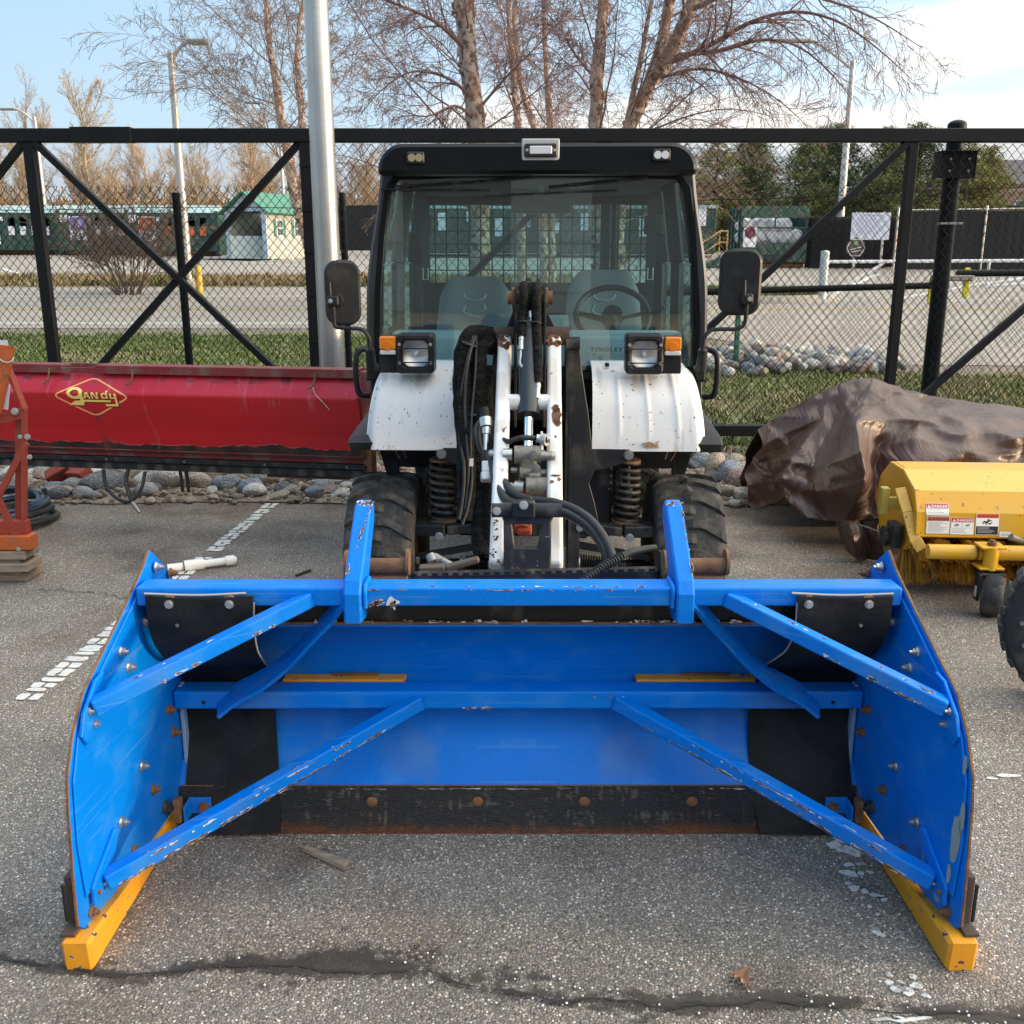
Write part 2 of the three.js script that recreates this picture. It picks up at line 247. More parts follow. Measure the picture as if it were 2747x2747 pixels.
function cell(cx, cz, dir, w, l, y) { const n = 22, ph = rr(0, 50), p = []; for (let i = 0; i < n; i++) { const t = i / n * 6.2832, c = Math.cos(t), q = Math.sin(t), k = 0.80 + 0.30 * vn(c * 1.6 + ph, q * 1.6 + 9, 256, 91) - 0.12 * rnd(); p.push([Math.sign(c) * Math.pow(Math.abs(c), 0.55) * w / 2 * k, Math.sign(q) * Math.pow(Math.abs(q), 0.55) * l / 2 * k]); } const c = Math.cos(dir), s = Math.sin(dir), g = new THREE.ExtrudeGeometry(shapeOf(p.map(([a, b]) => [a * c - b * s, a * s + b * c])), { depth: 0.002, bevelEnabled: false }); g.rotateX(-Math.PI / 2); g.translate(cx, y, cz); return boxUV(g); }
const paintLine = (() => { const o = new THREE.Group(); o.name = 'bay_line'; o.userData.kind = 'structure'; scene.add(o); return o; })();
const paintLine2 = (() => { const o = new THREE.Group(); o.name = uniq('bay_line'); o.name = 'bay_line_001'; o.userData.kind = 'structure'; scene.add(o); return o; })();
{
  seed(21);
  const a = [-1.839, 0, -3.301], b = [-1.641, 0, -6.466], dx = b[0] - a[0], dz = b[2] - a[2], len = Math.hypot(dx, dz), ang = Math.atan2(-dz, dx) - Math.PI / 2, W = 0.105;
  for (let t = -1.7; t < len; ) {
    const k = t / len, l = rr(0.026, 0.07), skip = fbm(t * 1.7 + 4, 3, 3, 256, 95);
    const gap = (k > 0.28 && k < 0.46) || (k > 0.60 && k < 0.635);
    if (!gap && skip > 0.25) { const parts = rnd() < 0.5 ? 2 : 1; for (let i = 0; i < parts; i++) { const off = parts === 1 ? rr(-0.008, 0.008) : (i - 0.5) * W * 0.5; const w = (parts === 1 ? W : W * 0.5) * rr(0.72, 1.02); const cx = a[0] + dx * k + Math.cos(ang) * off, cz = a[2] + dz * k - Math.sin(ang) * off; put('paint_flake', cell(cx, cz, ang, w, l * rr(0.8, 1.0), 0.0035), mPaint, paintLine); } }
    t += l;
  }
  // the second line, nearly worn away
  const flakes = [[[0.947, 0, -2.453], 0.03, 0.017], [[0.914, 0, -2.424], 0.022, 0.02], [[0.944, 0, -2.404], 0.028, 0.022], [[0.961, 0, -2.386], 0.016, 0.016], [[0.928, 0, -2.409], 0.012, 0.012], [[0.921, 0, -2.334], 0.016, 0.008], [[0.951, 0, -2.337], 0.007, 0.006], [[0.913, 0, -2.294], 0.022, 0.014], [[0.943, 0, -2.294], 0.010, 0.010], [[0.971, 0, -2.299], 0.008, 0.007], [[0.904, 0, -2.234], 0.018, 0.012], [[0.891, 0, -2.252], 0.008, 0.006], [[0.926, 0, -2.217], 0.010, 0.008], [[0.946, 0, -2.203], 0.016, 0.006], [[0.963, 0, -2.182], 0.010, 0.006], [[0.916, 0, -2.156], 0.006, 0.006], [[0.898, 0, -2.063], 0.016, 0.011], [[0.908, 0, -2.047], 0.010, 0.008], [[0.952, 0, -2.039], 0.006, 0.005], [[0.872, 0, -1.912], 0.008, 0.009], [[0.864, 0, -1.883], 0.012, 0.012], [[0.872, 0, -1.864], 0.016, 0.011], [[0.896, 0, -1.858], 0.018, 0.012], [[0.924, 0, -1.874], 0.014, 0.010], [[0.926, 0, -1.903], 0.010, 0.010], [[0.93, 0, -1.844], 0.010, 0.008], [[0.892, 0, -1.886], 0.005, 0.005], [[0.925, 0, -2.125], 0.006, 0.004], [[0.877, 0, -1.773], 0.05, 0.006], [[0.802, 0, -1.773], 0.03, 0.005], [[1.592, 0, -2.811], 0.04, 0.012], [[1.533, 0, -2.794], 0.02, 0.008]];
  for (const [q, rx, rz] of flakes) { for (let i = 0; i < 2; i++) put('paint_flake', blob(q[0] + (i ? rr(-1, 1) * rx : 0), q[2] + (i ? rr(-1, 1) * rz : 0), rx * (i ? rr(0.3, 0.6) : 0.9), rz * (i ? 0.5 : 0.95), i ? 0.0022 : 0.002, 14, rr(-0.4, 0.4)), mPaint, paintLine2); }
}
// beyond the lot: soil, rock bed, grass, road, verge, far lot
const mSoil = mat([1, 1, 1], 0.95, 0, { map: tex(512, 512, (x, y) => { const u = x / 512, v = y / 512, a = fbm(u * 10, v * 10, 5, 10, 100), f = vn(u * 180, v * 180, 180, 104); return mix3([0.10, 0.075, 0.05], [0.30, 0.25, 0.19], clamp(a * 0.7 + f * 0.5 - 0.1)); }, 1.5), bumpMap: bumpTex(48, 1.5, 512, 4, 106), bumpScale: 0.02 });
const mGrassSoil = mat([1, 1, 1], 0.95, 0, { map: tex(512, 512, (x, y) => { const u = x / 512, v = y / 512, a = fbm(u * 8, v * 8, 5, 8, 110), f = vn(u * 128, v * 128, 128, 113); return mix3([0.13, 0.17, 0.05], [0.34, 0.28, 0.15], sstep(0.42, 0.68, a * 0.8 + f * 0.25)); }, 3) });
const mVerge = mat([1, 1, 1], 0.95, 0, { map: tex(512, 512, (x, y) => { const u = x / 512, v = y / 512, a = fbm(u * 10, v * 10, 5, 10, 120), f = vn(u * 100, v * 100, 100, 123); return mix3([0.10, 0.11, 0.04], mix3([0.42, 0.31, 0.16], [0.20, 0.13, 0.075], f), sstep(0.36, 0.58, a * 0.8 + f * 0.22)); }, 4) });
const mRoad = mat([1, 1, 1], 0.9, 0, { map: tex(512, 512, (x, y) => { const u = x / 512, v = y / 512, a = fbm(u * 6, v * 6, 5, 6, 130), f = vn(u * 200, v * 200, 200, 133); const l = 0.29 + 0.10 * (a - 0.5) + 0.07 * (f - 0.5); return [l * 1.07, l * 0.92, l * 0.74]; }, 5) });
function strip(name, d0, d1, m, lift, x0 = -70, x1 = 70, nx = 60) { // sheet that follows the slope; d0, d1 may depend on x
  const f0 = typeof d0 === 'function' ? d0 : () => d0, f1 = typeof d1 === 'function' ? d1 : () => d1;
  return struct(name, grid((u, v) => { const x = lerp(x0, x1, u), d = lerp(f0(x), f1(x), v); return [x, hgt(d) + lift, -d, x, d]; }, nx, 24), m);
}
const wob = (x, k = 0.12, f = 1.3, o = 0) => (fbm(x * f + 60, o + 2, 3, 256, 140) - 0.5) * 2 * k;
struct('ground', grid((u, v) => { const x = lerp(-400, 400, u), d = lerp(-80, 850, v * v); return [x, hgt(d) - 0.03, -d, x, d]; }, 40, 120), mVerge);
strip('rock_bed', (x) => 6.45 + wob(x, 0.08, 2.2), (x) => 8.45 + wob(x, 0.2), mSoil, 0.008, -16, 16, 160);
const nearRoad = (x) => 15.0 - 3.0 * sstep(1.5, 5, x) + wob(x, 0.12, 0.6, 9);
strip('grass_verge', (x) => 8.3 + wob(x, 0.2), (x) => nearRoad(x) - 0.45, mGrassSoil, 0.004, -30, 30, 120);
strip('shoulder', (x) => nearRoad(x) - 0.55, (x) => nearRoad(x) + 0.3, mSoil, 0.0, -70, 70, 160);
strip('road', nearRoad, 24.1, mRoad, 0.008);

strip('far_verge', 24.0, (x) => 27.2 + wob(x, 0.3, 0.3, 4) , mVerge, 0.016, -70, 2.6, 80);
strip('far_lot', (x) => (x < 2.6 ? 27.1 + wob(x, 0.3, 0.3, 4) : 24.05), 58, mRoad, 0.008, -70, 70, 90);
// painted road lines, sheets 4 mm above the road
const mYellowLine = mat([0.50, 0.33, 0.10], 0.8), mWhiteLine = mat([0.70, 0.69, 0.66], 0.8);
function roadLine(name, d, w, m, x0, x1) { return struct(name, grid((u, v) => { const x = lerp(x0, x1, u), dd = d + (v - 0.5) * w + 0.02 * x * 0; return [x, hgt(dd) + 0.0125, -dd, x, dd]; }, 80, 1), m); }
roadLine('edge_line', 15.75, 0.11, mWhiteLine, -60, 1.2); roadLine('edge_line_001', 21.45, 0.11, mWhiteLine, -60, 1.5);
roadLine('centre_line', 18.3, 0.09, mYellowLine, -60, 60); roadLine('centre_line_001', 18.52, 0.09, mYellowLine, -60, 60);
for (const [a, b] of [[[-17, 33], [-14.6, 29.5]], [[-13.2, 33.5], [-10.8, 29.8]], [[-10.6, 37], [-6.2, 33]], [[-4.6, 33.5], [-2.6, 30.5]], [[8.2, 20], [11.5, 21.3]], [[6.9, 21.5], [10.6, 29]]]) {
  struct(uniq('stall_line'), grid((u, v) => { const x = lerp(a[0], b[0], u) + (v - 0.5) * 0.14, d = lerp(a[1], b[1], u); return [x, hgt(d) + 0.0125, -d, x, d]; }, 24, 1), mWhiteLine);
}
// concrete kerb and the grass island behind it
const mConcrete = mat([1, 1, 1], 0.9, 0, { map: tex(256, 256, (x, y) => { const a = fbm(x / 256 * 12, y / 256 * 12, 5, 12, 150), l = 0.34 + 0.14 * (a - 0.5); return [l * 1.02, l * 0.95, l * 0.82]; }, 1.5), bumpMap: bumpTex(40, 1, 256, 4, 152), bumpScale: 0.004 });
{
  const pts = []; for (let i = 0; i <= 14; i++) { const a = -Math.PI / 2 + i / 14 * Math.PI; pts.push([5.1 + Math.cos(a) * 1.7, 20.9 + Math.sin(a) * 1.25]); }
  const ring = [[1.6, 19.65], ...pts, [1.6, 22.15]];
  const out = grid((u, v) => { const t = u * (ring.length - 1), i = Math.min(ring.length - 2, Math.floor(t)), f = t - i, x = lerp(ring[i][0], ring[i + 1][0], f), d = lerp(ring[i][1], ring[i + 1][1], f), cx = 3.6, cd = 20.9, l = Math.hypot(x - cx, d - cd) || 1; const k = [[0.0, 0.0], [0.02, 0.15], [0.17, 0.16], [0.19, 0.02]][Math.round(v * 3)]; const xx = x - (x - cx) / l * k[0], dd = d - (d - cd) / l * k[0]; return [xx, hgt(dd) + k[1], -dd, u * 12, k[0] + k[1]]; }, 90, 3);
  struct('kerb', out, mConcrete);
  struct('grass_island', grid((u, v) => { const t = u * (ring.length - 1), i = Math.min(ring.length - 2, Math.floor(t)), f = t - i, x = lerp(ring[i][0], ring[i + 1][0], f), d = lerp(ring[i][1], ring[i + 1][1], f); const xx = lerp(3.6, x, v * 0.95), dd = lerp(20.9, d, v * 0.93); return [xx, hgt(dd) + 0.125 + 0.05 * (1 - v), -dd, xx, dd]; }, 60, 6), mGrassSoil);
}
// grass: blades in small tufts, far too many to count
function tuftGeo(n, h, spread) { const pos = [], nor = []; for (let i = 0; i < n; i++) { const a = rr(0, 6.28), r = rr(0, spread), x = Math.cos(a) * r, z = Math.sin(a) * r, t = rr(0, 6.28), w = rr(0.004, 0.0075), lean = rr(0.1, 0.6) * h, hh = h * rr(0.6, 1.15), wx = Math.cos(t) * w, wz = Math.sin(t) * w, lx = Math.cos(a + 1) * lean, lz = Math.sin(a + 1) * lean; pos.push(x - wx, 0, z - wz, x + wx, 0, z + wz, x + lx * 0.4 + wx * 0.6, hh * 0.6, z + lz * 0.4 + wz * 0.6, x - wx, 0, z - wz, x + lx * 0.4 + wx * 0.6, hh * 0.6, z + lz * 0.4 + wz * 0.6, x + lx, hh, z + lz); for (let k = 0; k < 6; k++) nor.push(0, 0.9, 0.44); } const g = new THREE.BufferGeometry(); g.setAttribute('position', new THREE.Float32BufferAttribute(pos, 3)); g.setAttribute('normal', new THREE.Float32BufferAttribute(nor, 3)); return g; }
function grassPatch(name, label, count, h, place, cols) {
  const im = new THREE.InstancedMesh(tuftGeo(9, h, 0.06), mat([1, 1, 1], 0.85), count), M4 = new THREE.Matrix4(), Q = new THREE.Quaternion(), E = new THREE.Euler();
  for (let i = 0; i < count; i++) { const [x, d, lift = 0] = place(); const s = rr(0.6, 1.5); E.set(0, rr(0, 6.28), 0); M4.compose(new THREE.Vector3(x, hgt(d) + lift, -d), Q.setFromEuler(E), new THREE.Vector3(s, s * rr(0.7, 1.2), s)); im.setMatrixAt(i, M4); const q = fbm(x * 0.8 + 9, d * 0.8 + 3, 4, 256, 160), c = mix3(cols[0], cols[1], clamp(sstep(0.45, 0.68, q) + rr(-0.25, 0.25))); const l = rr(0.7, 1.3); im.setColorAt(i, L(c[0] * l, c[1] * l, c[2] * l)); }
  im.name = name; im.castShadow = im.receiveShadow = true; scene.add(im); tag(im, label, 'grass', null, 'stuff');
}
seed(31); grassPatch('verge_grass', 'short green lawn grass between the black fence and the road', 30000, 0.042, () => { const x = rr(-9, 8); const d = rr(8.5, nearRoad(x) - 0.6); return [x, d]; }, [[0.22, 0.29, 0.075], [0.42, 0.38, 0.18]]);
seed(32); grassPatch('island_grass', 'green grass on the kerbed island across the road', 2600, 0.08, () => { for (;;) { const x = rr(1.7, 6.6), d = rr(19.8, 22); if (x < 5 || Math.hypot((x - 5.1) / 1.5, (d - 20.9) / 1.05) < 1) return [x, d, 0.13]; } }, [[0.15, 0.24, 0.05], [0.3, 0.3, 0.12]]);
seed(33); grassPatch('dry_grass', 'dry tan and brown grass on the verge across the road', 9000, 0.14, () => [rr(-22, 1.5), rr(24.2, 27)], [[0.50, 0.37, 0.19], [0.24, 0.22, 0.08]]);
seed(34); grassPatch('fence_grass', 'sparse grass growing among the stones at the fence foot', 900, 0.10, () => [rr(-6, 6), rr(7.75, 8.6)], [[0.13, 0.19, 0.05], [0.36, 0.29, 0.15]]);

// ---------------------------------------------------------------- shared materials
const BLUE = [0.0, 0.172, 0.66];
// sun-faded enamel with long scuffs where snow slides along it and a thin salt film in patches
const tBlue = tex(1024, 1024, (x, y) => { const u = x / 1024, v = y / 1024, a = fbm(u * 5, v * 5, 5, 256, 200), b = fbm(u * 14, v * 14, 4, 256, 203), f = vn(u * 200, v * 200, 256, 206), sc = fbm(u * 4 + 7, v * 150, 4, 256, 208), gt = fbm(u * 7, v * 9, 3, 256, 211); let c = BLUE.map((q) => q * (0.86 + 0.28 * a) * (0.97 + 0.06 * f)); c = mix3(c, [0.05, 0.26, 0.66], 0.30 * sstep(0.5, 0.75, b)); c = mix3(c, [0.09, 0.25, 0.58], 0.35 * sstep(0.64, 0.74, sc) * sstep(0.42, 0.62, gt)); c = mix3(c, [0.13, 0.16, 0.20], 0.22 * sstep(0.55, 0.8, fbm(u * 9, v * 4, 4, 256, 214))); return c; }, 1.3); tBlue.wrapS = tBlue.wrapT = THREE.MirroredRepeatWrapping;
const mBlue = phys([1, 1, 1], 0.40, 0, { specularIntensity: 0.35, map: tBlue, bumpMap: bumpTex(60, 0.4, 256, 3, 210), bumpScale: 0.0006 });
const mRust = mat([1, 1, 1], 0.85, 0.1, { map: tex(512, 512, (x, y) => { const u = x / 512, v = y / 512, a = fbm(u * 12, v * 12, 5, 12, 220), f = vn(u * 120, v * 120, 120, 224); return mix3([0.10, 0.045, 0.022], [0.30, 0.15, 0.07], clamp(a * 0.9 + f * 0.3 - 0.15)); }, 0.4), bumpMap: bumpTex(80, 0.3, 256, 4, 226), bumpScale: 0.0015 });
const mChipRust = mat([1, 1, 1], 0.9, 0, { map: tex(128, 128, (x, y) => { const f = vn(x / 128 * 40, y / 128 * 40, 40, 228), a = fbm(x / 128 * 8, y / 128 * 8, 3, 8, 229); return mix3([0.06, 0.03, 0.018], [0.26, 0.12, 0.055], clamp(a + f * 0.4 - 0.35)); }, 0.06) });
const mPrimer = mat([0.52, 0.55, 0.58], 0.8), mZinc = mat([0.52, 0.52, 0.50], 0.38, 0.85), mDullSteel = mat([0.30, 0.29, 0.27], 0.5, 0.8);
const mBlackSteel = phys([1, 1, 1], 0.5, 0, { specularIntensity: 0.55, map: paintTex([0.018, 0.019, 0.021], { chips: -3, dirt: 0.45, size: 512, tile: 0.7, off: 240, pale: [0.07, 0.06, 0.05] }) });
const mRubber = phys([1, 1, 1], 0.6, 0, { specularIntensity: 0.35, map: tex(512, 512, (x, y) => { const u = x / 512, v = y / 512, a = fbm(u * 6, v * 6, 5, 6, 250), f = vn(u * 150, v * 150, 150, 253); const l = 0.009 + 0.010 * sstep(0.4, 0.75, a) + 0.004 * f; return [l, l * 1.02, l * 1.04]; }, 0.6), bumpMap: bumpTex(50, 0.5, 256, 4, 255), bumpScale: 0.0012 });
const mHose = mat([1, 1, 1], 0.55, 0, { map: tex(256, 256, (x, y) => { const a = fbm(x / 256 * 10, y / 256 * 10, 4, 10, 260), l = 0.015 + 0.016 * sstep(0.5, 0.8, a); return [l, l, l * 1.03]; }, 0.3) });
const mOrange = phys([1, 1, 1], 0.45, 0, { map: paintTex([0.78, 0.32, 0.012], { chips: 0.15, dirt: 0.2, size: 512, tile: 0.6, off: 270 }) });

function chips(parent, a, b, across, normal, n, wMax, lMax, { rustShare = 0.75, bias = 0, name = 'worn_edge' } = {}) {   // chipped paint along an edge: flakes of bare metal with a pale rim
  const A = V(a), Bv = V(b), u = Bv.clone().sub(A), len = u.length(); u.normalize(); const v = V(across).clone().normalize(), w = V(normal).clone().normalize(), pale = [], rust = [];
  const flake = (cu, cv, ru, rv, lift) => { const k = 11, p = [], ph = rr(0, 6); for (let i = 0; i < k; i++) { const t = i / k * 6.2832, q = 0.6 + 0.4 * rnd() + 0.25 * Math.sin(3 * t + ph); p.push(A.clone().addScaledVector(u, cu + Math.cos(t) * ru * q).addScaledVector(v, cv + Math.sin(t) * rv * q).addScaledVector(w, lift)); } const c = A.clone().addScaledVector(u, cu).addScaledVector(v, cv).addScaledVector(w, lift), g = new THREE.BufferGeometry(), pos = []; for (let i = 0; i < k; i++) { const q = p[i], r = p[(i + 1) % k]; pos.push(c.x, c.y, c.z, q.x, q.y, q.z, r.x, r.y, r.z); } g.setAttribute('position', new THREE.Float32BufferAttribute(pos, 3)); g.computeVertexNormals(); return g; };
  for (let i = 0; i < n; i++) { const cu = rr(0.02, 0.98) * len, ru = lMax * Math.pow(rnd(), 2.2) + 0.004, rv = wMax * (0.25 + 0.75 * rnd()), cv = rr(-0.35, 0.35) * wMax + bias; pale.push(flake(cu, cv, ru * 1.02, rv * 1.06, 0.0007)); if (rnd() < rustShare) rust.push(flake(cu + rr(-0.002, 0.002), cv, ru * 0.93, rv * 0.88, 0.0014)); }
  for (const [q, m] of [[pale, mPrimer], [rust, mChipRust]]) if (q.length) mesh(name, q, m, parent).userData.kind = 'stuff';
}
const gWasher = (() => { const g = mergeGeometries([cyl([0, 0, 0], [0, 0, 0.003], 0.0165, 0.0165, 18), cyl([0, 0, 0.003], [0, 0, 0.006], 0.0145, 0.0125, 18), hexp([0, 0, 0.006], [0, 0, 0.016], 0.0115), cyl([0, 0, 0.016], [0, 0, 0.025], 0.006, 0.0055, 10)].map(boxUV)); return g; })();
const gHead = mergeGeometries([cyl([0, 0, 0], [0, 0, 0.003], 0.016, 0.016, 18), hexp([0, 0, 0.003], [0, 0, 0.013], 0.0125)].map(boxUV));
function bolt(parent, p, dir, m = mZinc, s = 1, g = gWasher, name = 'bolt') { const o = new THREE.Mesh(g, m); o.name = name; o.castShadow = o.receiveShadow = true; o.position.copy(V(p)); o.quaternion.setFromUnitVectors(new THREE.Vector3(0, 0, 1), V(dir).clone().normalize()); o.rotateZ(rr(0, 6)); o.scale.setScalar(s); parent.add(o); return o; }

// ---------------------------------------------------------------- blue snow pusher
seed(100);
const pusher = thing('snow_pusher', 'blue steel box snow pusher with orange shoes standing in front of the white machine', 'snow pusher', [0.018, 0, -2.3]);
{
  const q = (x, y, d) => [x, y, 2.3 - d], Z = (d) => 2.3 - d;
  // moldboard
  const prof = [[2.475, 0.652], [2.53, 0.632], [2.585, 0.60], [2.63, 0.555], [2.663, 0.50], [2.68, 0.44], [2.68, 0.37], [2.665, 0.30], [2.635, 0.23], [2.595, 0.17], [2.55, 0.115]];
  const pc = new THREE.CatmullRomCurve3(prof.map(([d, y]) => new THREE.Vector3(0, y, Z(d)))), arc = (t) => pc.getPointAt(clamp(t));
  mesh('moldboard', slab((u, v) => { const p = arc(v); const x = lerp(-1.0, 1.0, u); return [x, p.y + 0.0025 * (fbm(x * 2 + 4, v * 3, 3, 256, 280) - 0.5), p.z + 0.006 * (fbm(x * 1.6 + 9, v * 2.4, 3, 256, 281) - 0.5), x, v * 0.75]; }, 60, 30, 0.008), mBlue, pusher);
  const lip = mesh('moldboard_lip', bx(1.98, 0.008, 0.012, 0, 0.655, Z(2.472), 0.003), mRust, pusher);
  mesh('backing_plate', [bx(1.98, 0.09, 0.01, 0, 0.70, Z(2.485), 0.002), bx(1.98, 0.012, 0.05, 0, 0.722, Z(2.465), 0.002)], mBlackSteel, pusher);
  chips(lip, q(-0.6, 0.662, 2.4655), q(0.75, 0.662, 2.4655), [0, 1, 0], [0, 0, 1], 46, 0.006, 0.02, { rustShare: 0.4, name: 'worn_edge' });
  // beams
  const beam = mesh('top_beam', bx(1.985, 0.052, 0.08, 0, 0.762, Z(2.415), 0.008), mBlue, pusher);
  chips(beam, q(-0.42, 0.786, 2.3748), q(0.42, 0.786, 2.3748), [0, 1, 0], [0, 0, 1], 15, 0.004, 0.020, { bias: -0.004, rustShare: 0.9 });
  chips(beam, q(-0.41, 0.740, 2.3748), q(-0.30, 0.740, 2.3748), [0, 1, 0], [0, 0, 1], 7, 0.016, 0.03, { bias: 0.006 });
  chips(beam, q(-0.4, 0.788, 2.385), q(0.4, 0.788, 2.385), [0, 0, 1], [0, 1, 0], 14, 0.006, 0.015, { rustShare: 0.6 });
  const low = mesh('lower_tube', bx(1.975, 0.056, 0.075, 0, 0.388, Z(2.588), 0.008), mBlue, pusher);
  for (const s of [-1, 1]) mesh('tube_hole', cyl(q(s * 0.90, 0.383, 2.5515), q(s * 0.90, 0.383, 2.5495), 0.006, 0.006, 12), mBlackSteel, low);
  chips(low, q(-0.18, 0.366, 2.5495), q(-0.08, 0.366, 2.5495), [0, 1, 0], [0, 0, 1], 9, 0.004, 0.02); chips(low, q(0.2, 0.4, 2.5495), q(0.34, 0.4, 2.5495), [0, 1, 0], [0, 0, 1], 4, 0.004, 0.012);
  // cutting edge with carriage bolts
  const tEdge = tex(1024, 128, (x, y) => { const u = x / 1024, v = y / 128, a = fbm(u * 40, v * 5, 5, 40, 290), b = fbm(u * 12, v * 3, 4, 12, 293), f = vn(u * 300, v * 38, 256, 296), st = vn(u * 220, v * 3, 220, 298); const low2 = sstep(0.30, 0.02, v - 0.25 * (b - 0.5) - 0.12 * (st - 0.5)), m = sstep(0.50, 0.72, a * 0.7 + b * 0.4), w = sstep(0.62, 0.75, a * 0.5 + st * 0.35 + f * 0.2); let c = [0.048 + 0.03 * f, 0.050 + 0.03 * f, 0.054 + 0.03 * f]; c = mix3(c, [0.12, 0.07, 0.045], m * 0.4); c = mix3(c, [0.26, 0.25, 0.23], w * 0.6); return mix3(c, [0.30 * (0.6 + f * 0.6), 0.12 * (0.6 + f * 0.6), 0.04], low2 * 0.9); }, 1, 1);
  const ce = mesh('cutting_edge', grid((u, v) => [lerp(-0.985, 0.985, u), lerp(0.0, 0.124, v), Z(lerp(2.486, 2.538, v)), u, v], 4, 4), mat([1, 1, 1], 0.7, 0.25, { map: tEdge, bumpMap: bumpTex(30, 0.25, 256, 4, 299), bumpScale: 0.02 }), pusher);
  mesh('edge_back', extX([[Z(2.489), 0.001], [Z(2.541), 0.125], [Z(2.561), 0.12], [Z(2.509), 0.001]], -0.985, 0.985, 0.002), mRust, ce);
  for (const x of [-0.735, -0.425, -0.118, 0.192, 0.505, 0.80]) { const b = new THREE.SphereGeometry(0.018, 16, 6, 0, 6.283, 0, 1.2); b.rotateX(Math.PI / 2); b.scale(1, 1, 0.45); b.translate(x, 0.084, Z(2.522)); mesh('carriage_bolt', b, mRust, pusher); }
  chips(ce, q(-0.7, 0.118, 2.5335), q(0.7, 0.118, 2.5335), [0, 1, 0], [0, 0, 1], 26, 0.003, 0.03, { rustShare: 0.5 });
  // orange wear strips behind the lower tube
  for (const [a, b] of [[-0.69, -0.33], [0.345, 0.70]]) { const st = mesh('orange_strip', bx(b - a, 0.014, 0.045, (a + b) / 2, 0.414, Z(2.645), 0.004), mOrange, pusher); mesh('rust_patch', [bx(0.14, 0.006, 0.012, (a + b) / 2 + 0.03, 0.425, Z(2.655), 0.002)], mRust, st); }
  // side plates, shoes, flaps, braces, hooks: left and right
  for (const s of [-1, 1]) {
    const slant = (g) => { const p = g.attributes.position; for (let i = 0; i < p.count; i++) p.setX(i, p.getX(i) - s * 0.06 * ((2.3 - p.getZ(i)) - 1.95)); return g; };
    const xi = 1.026, O = (pts) => pts.map(([d, y]) => [Z(d), y]);
    const outer = [[2.505, 0.85], [2.58, 0.79], [2.73, 0.62], [2.78, 0.42], [2.74, 0.18], [2.64, 0.075], [2.30, 0.068], [2.10, 0.066], [1.985, 0.062], [1.952, 0.10], [1.957, 0.22], [1.972, 0.40], [1.985, 0.47], [2.025, 0.548], [2.09, 0.625], [2.30, 0.728], [2.455, 0.812]];
    const pl = mesh('side_plate', slant(boxUV(extX(O(outer), s * xi, s * (xi + 0.010), 0.0015))), mBlue, pusher, true);
    const rim = outer.slice(9).concat([outer[0]]);
    const edge = []; for (let i = 0; i < rim.length - 1; i++) edge.push(bar(q(s * (xi + 0.005), rim[i][1] + 0.0, rim[i][0] - 0.0), q(s * (xi + 0.005), rim[i + 1][1], rim[i + 1][0]), 0.0065, 0.006, 0.001));
    mesh('worn_edge', slant(mergeGeometries(edge.map(boxUV))), mRust, pl, true);
    const cov = [[2.555, 0.455], [2.02, 0.155], [1.985, 0.155], [1.975, 0.30], [1.99, 0.45], [2.03, 0.54], [2.095, 0.612], [2.30, 0.715], [2.44, 0.782], [2.50, 0.74]];
    mesh('doubler_plate', slant(boxUV(extX(O(cov), s * (xi - 0.0065), s * (xi - 0.0005), 0.002))), mBlue, pl, true);
    const lp = (px) => s * (px) ;
    const onP = (d, y, k = 0) => q(s * (xi - k - 0.06 * (d - 1.95)), y, d), inw = [-s, 0, 0.06];
    // bolts on the plate: [d, y, kind]
    const bl = [[2.515, 0.80, 0], [2.60, 0.755, 1], [2.40, 0.755, 1], [2.42, 0.68, 0], [2.27, 0.655, 0], [2.30, 0.60, 0], [2.075, 0.588, 0], [2.09, 0.548, 0], [2.52, 0.375, 1], [2.54, 0.295, 1], [2.33, 0.305, 0], [2.38, 0.205, 1], [2.19, 0.225, 0], [2.44, 0.115, 2], [2.24, 0.11, 1], [2.05, 0.145, 0], [2.02, 0.145, 1], [2.12, 0.105, 2], [2.005, 0.10, 1]];
    for (const [d, y, k] of bl) { const cover = y > 0.155 && (y > 0.155 + (d - 2.02) * 0.56); bolt(pl, onP(d, y, cover ? 0.0068 : 0.0005), inw, k === 0 ? mZinc : k === 1 ? mRust : mBlackSteel, k === 2 ? 1.15 : 0.9); }
    // scraped paint on the right plate
    if (s === 1) for (const [d, y, rx, ry] of [[2.0, 0.30, 0.022, 0.07], [1.985, 0.36, 0.012, 0.045], [2.01, 0.20, 0.01, 0.03], [2.0, 0.49, 0.01, 0.028], [2.06, 0.11, 0.02, 0.025], [2.12, 0.17, 0.018, 0.03]]) {
      const n = 26, pos = [], cover = y > 0.155, c = V(onP(d, y, cover ? 0.0074 : 0.001)); const ph = rr(0, 6), P = (i) => { const t = i / n * 6.2832, w = 0.75 + 0.3 * vn(Math.cos(t) * 3 + 9, Math.sin(t) * 5 + ph, 256, 300); return [c.x + s * -0.06 * (Math.cos(t) * rx * w) * 1, c.y + Math.sin(t) * ry * w, c.z - Math.cos(t) * rx * w]; };
      for (let i = 0; i < n; i++) { const a = P(i), b = P((i + 1) % n); pos.push(c.x, c.y, c.z, ...a, ...b); } const g = new THREE.BufferGeometry(); g.setAttribute('position', new THREE.Float32BufferAttribute(pos, 3)); g.computeVertexNormals(); mesh('scraped_paint', g, mat([0.30, 0.36, 0.33], 0.7), pl);
    }
    // shoe
    const sh = mesh('shoe', [extX(O([[1.925, 0.002], [1.918, 0.080], [1.945, 0.083], [2.02, 0.078], [2.15, 0.062], [2.66, 0.062], [2.66, 0.012], [2.60, 0.001], [1.95, 0.001]]), s * 0.992, s * 1.062, 0.008)], mOrange, pusher);
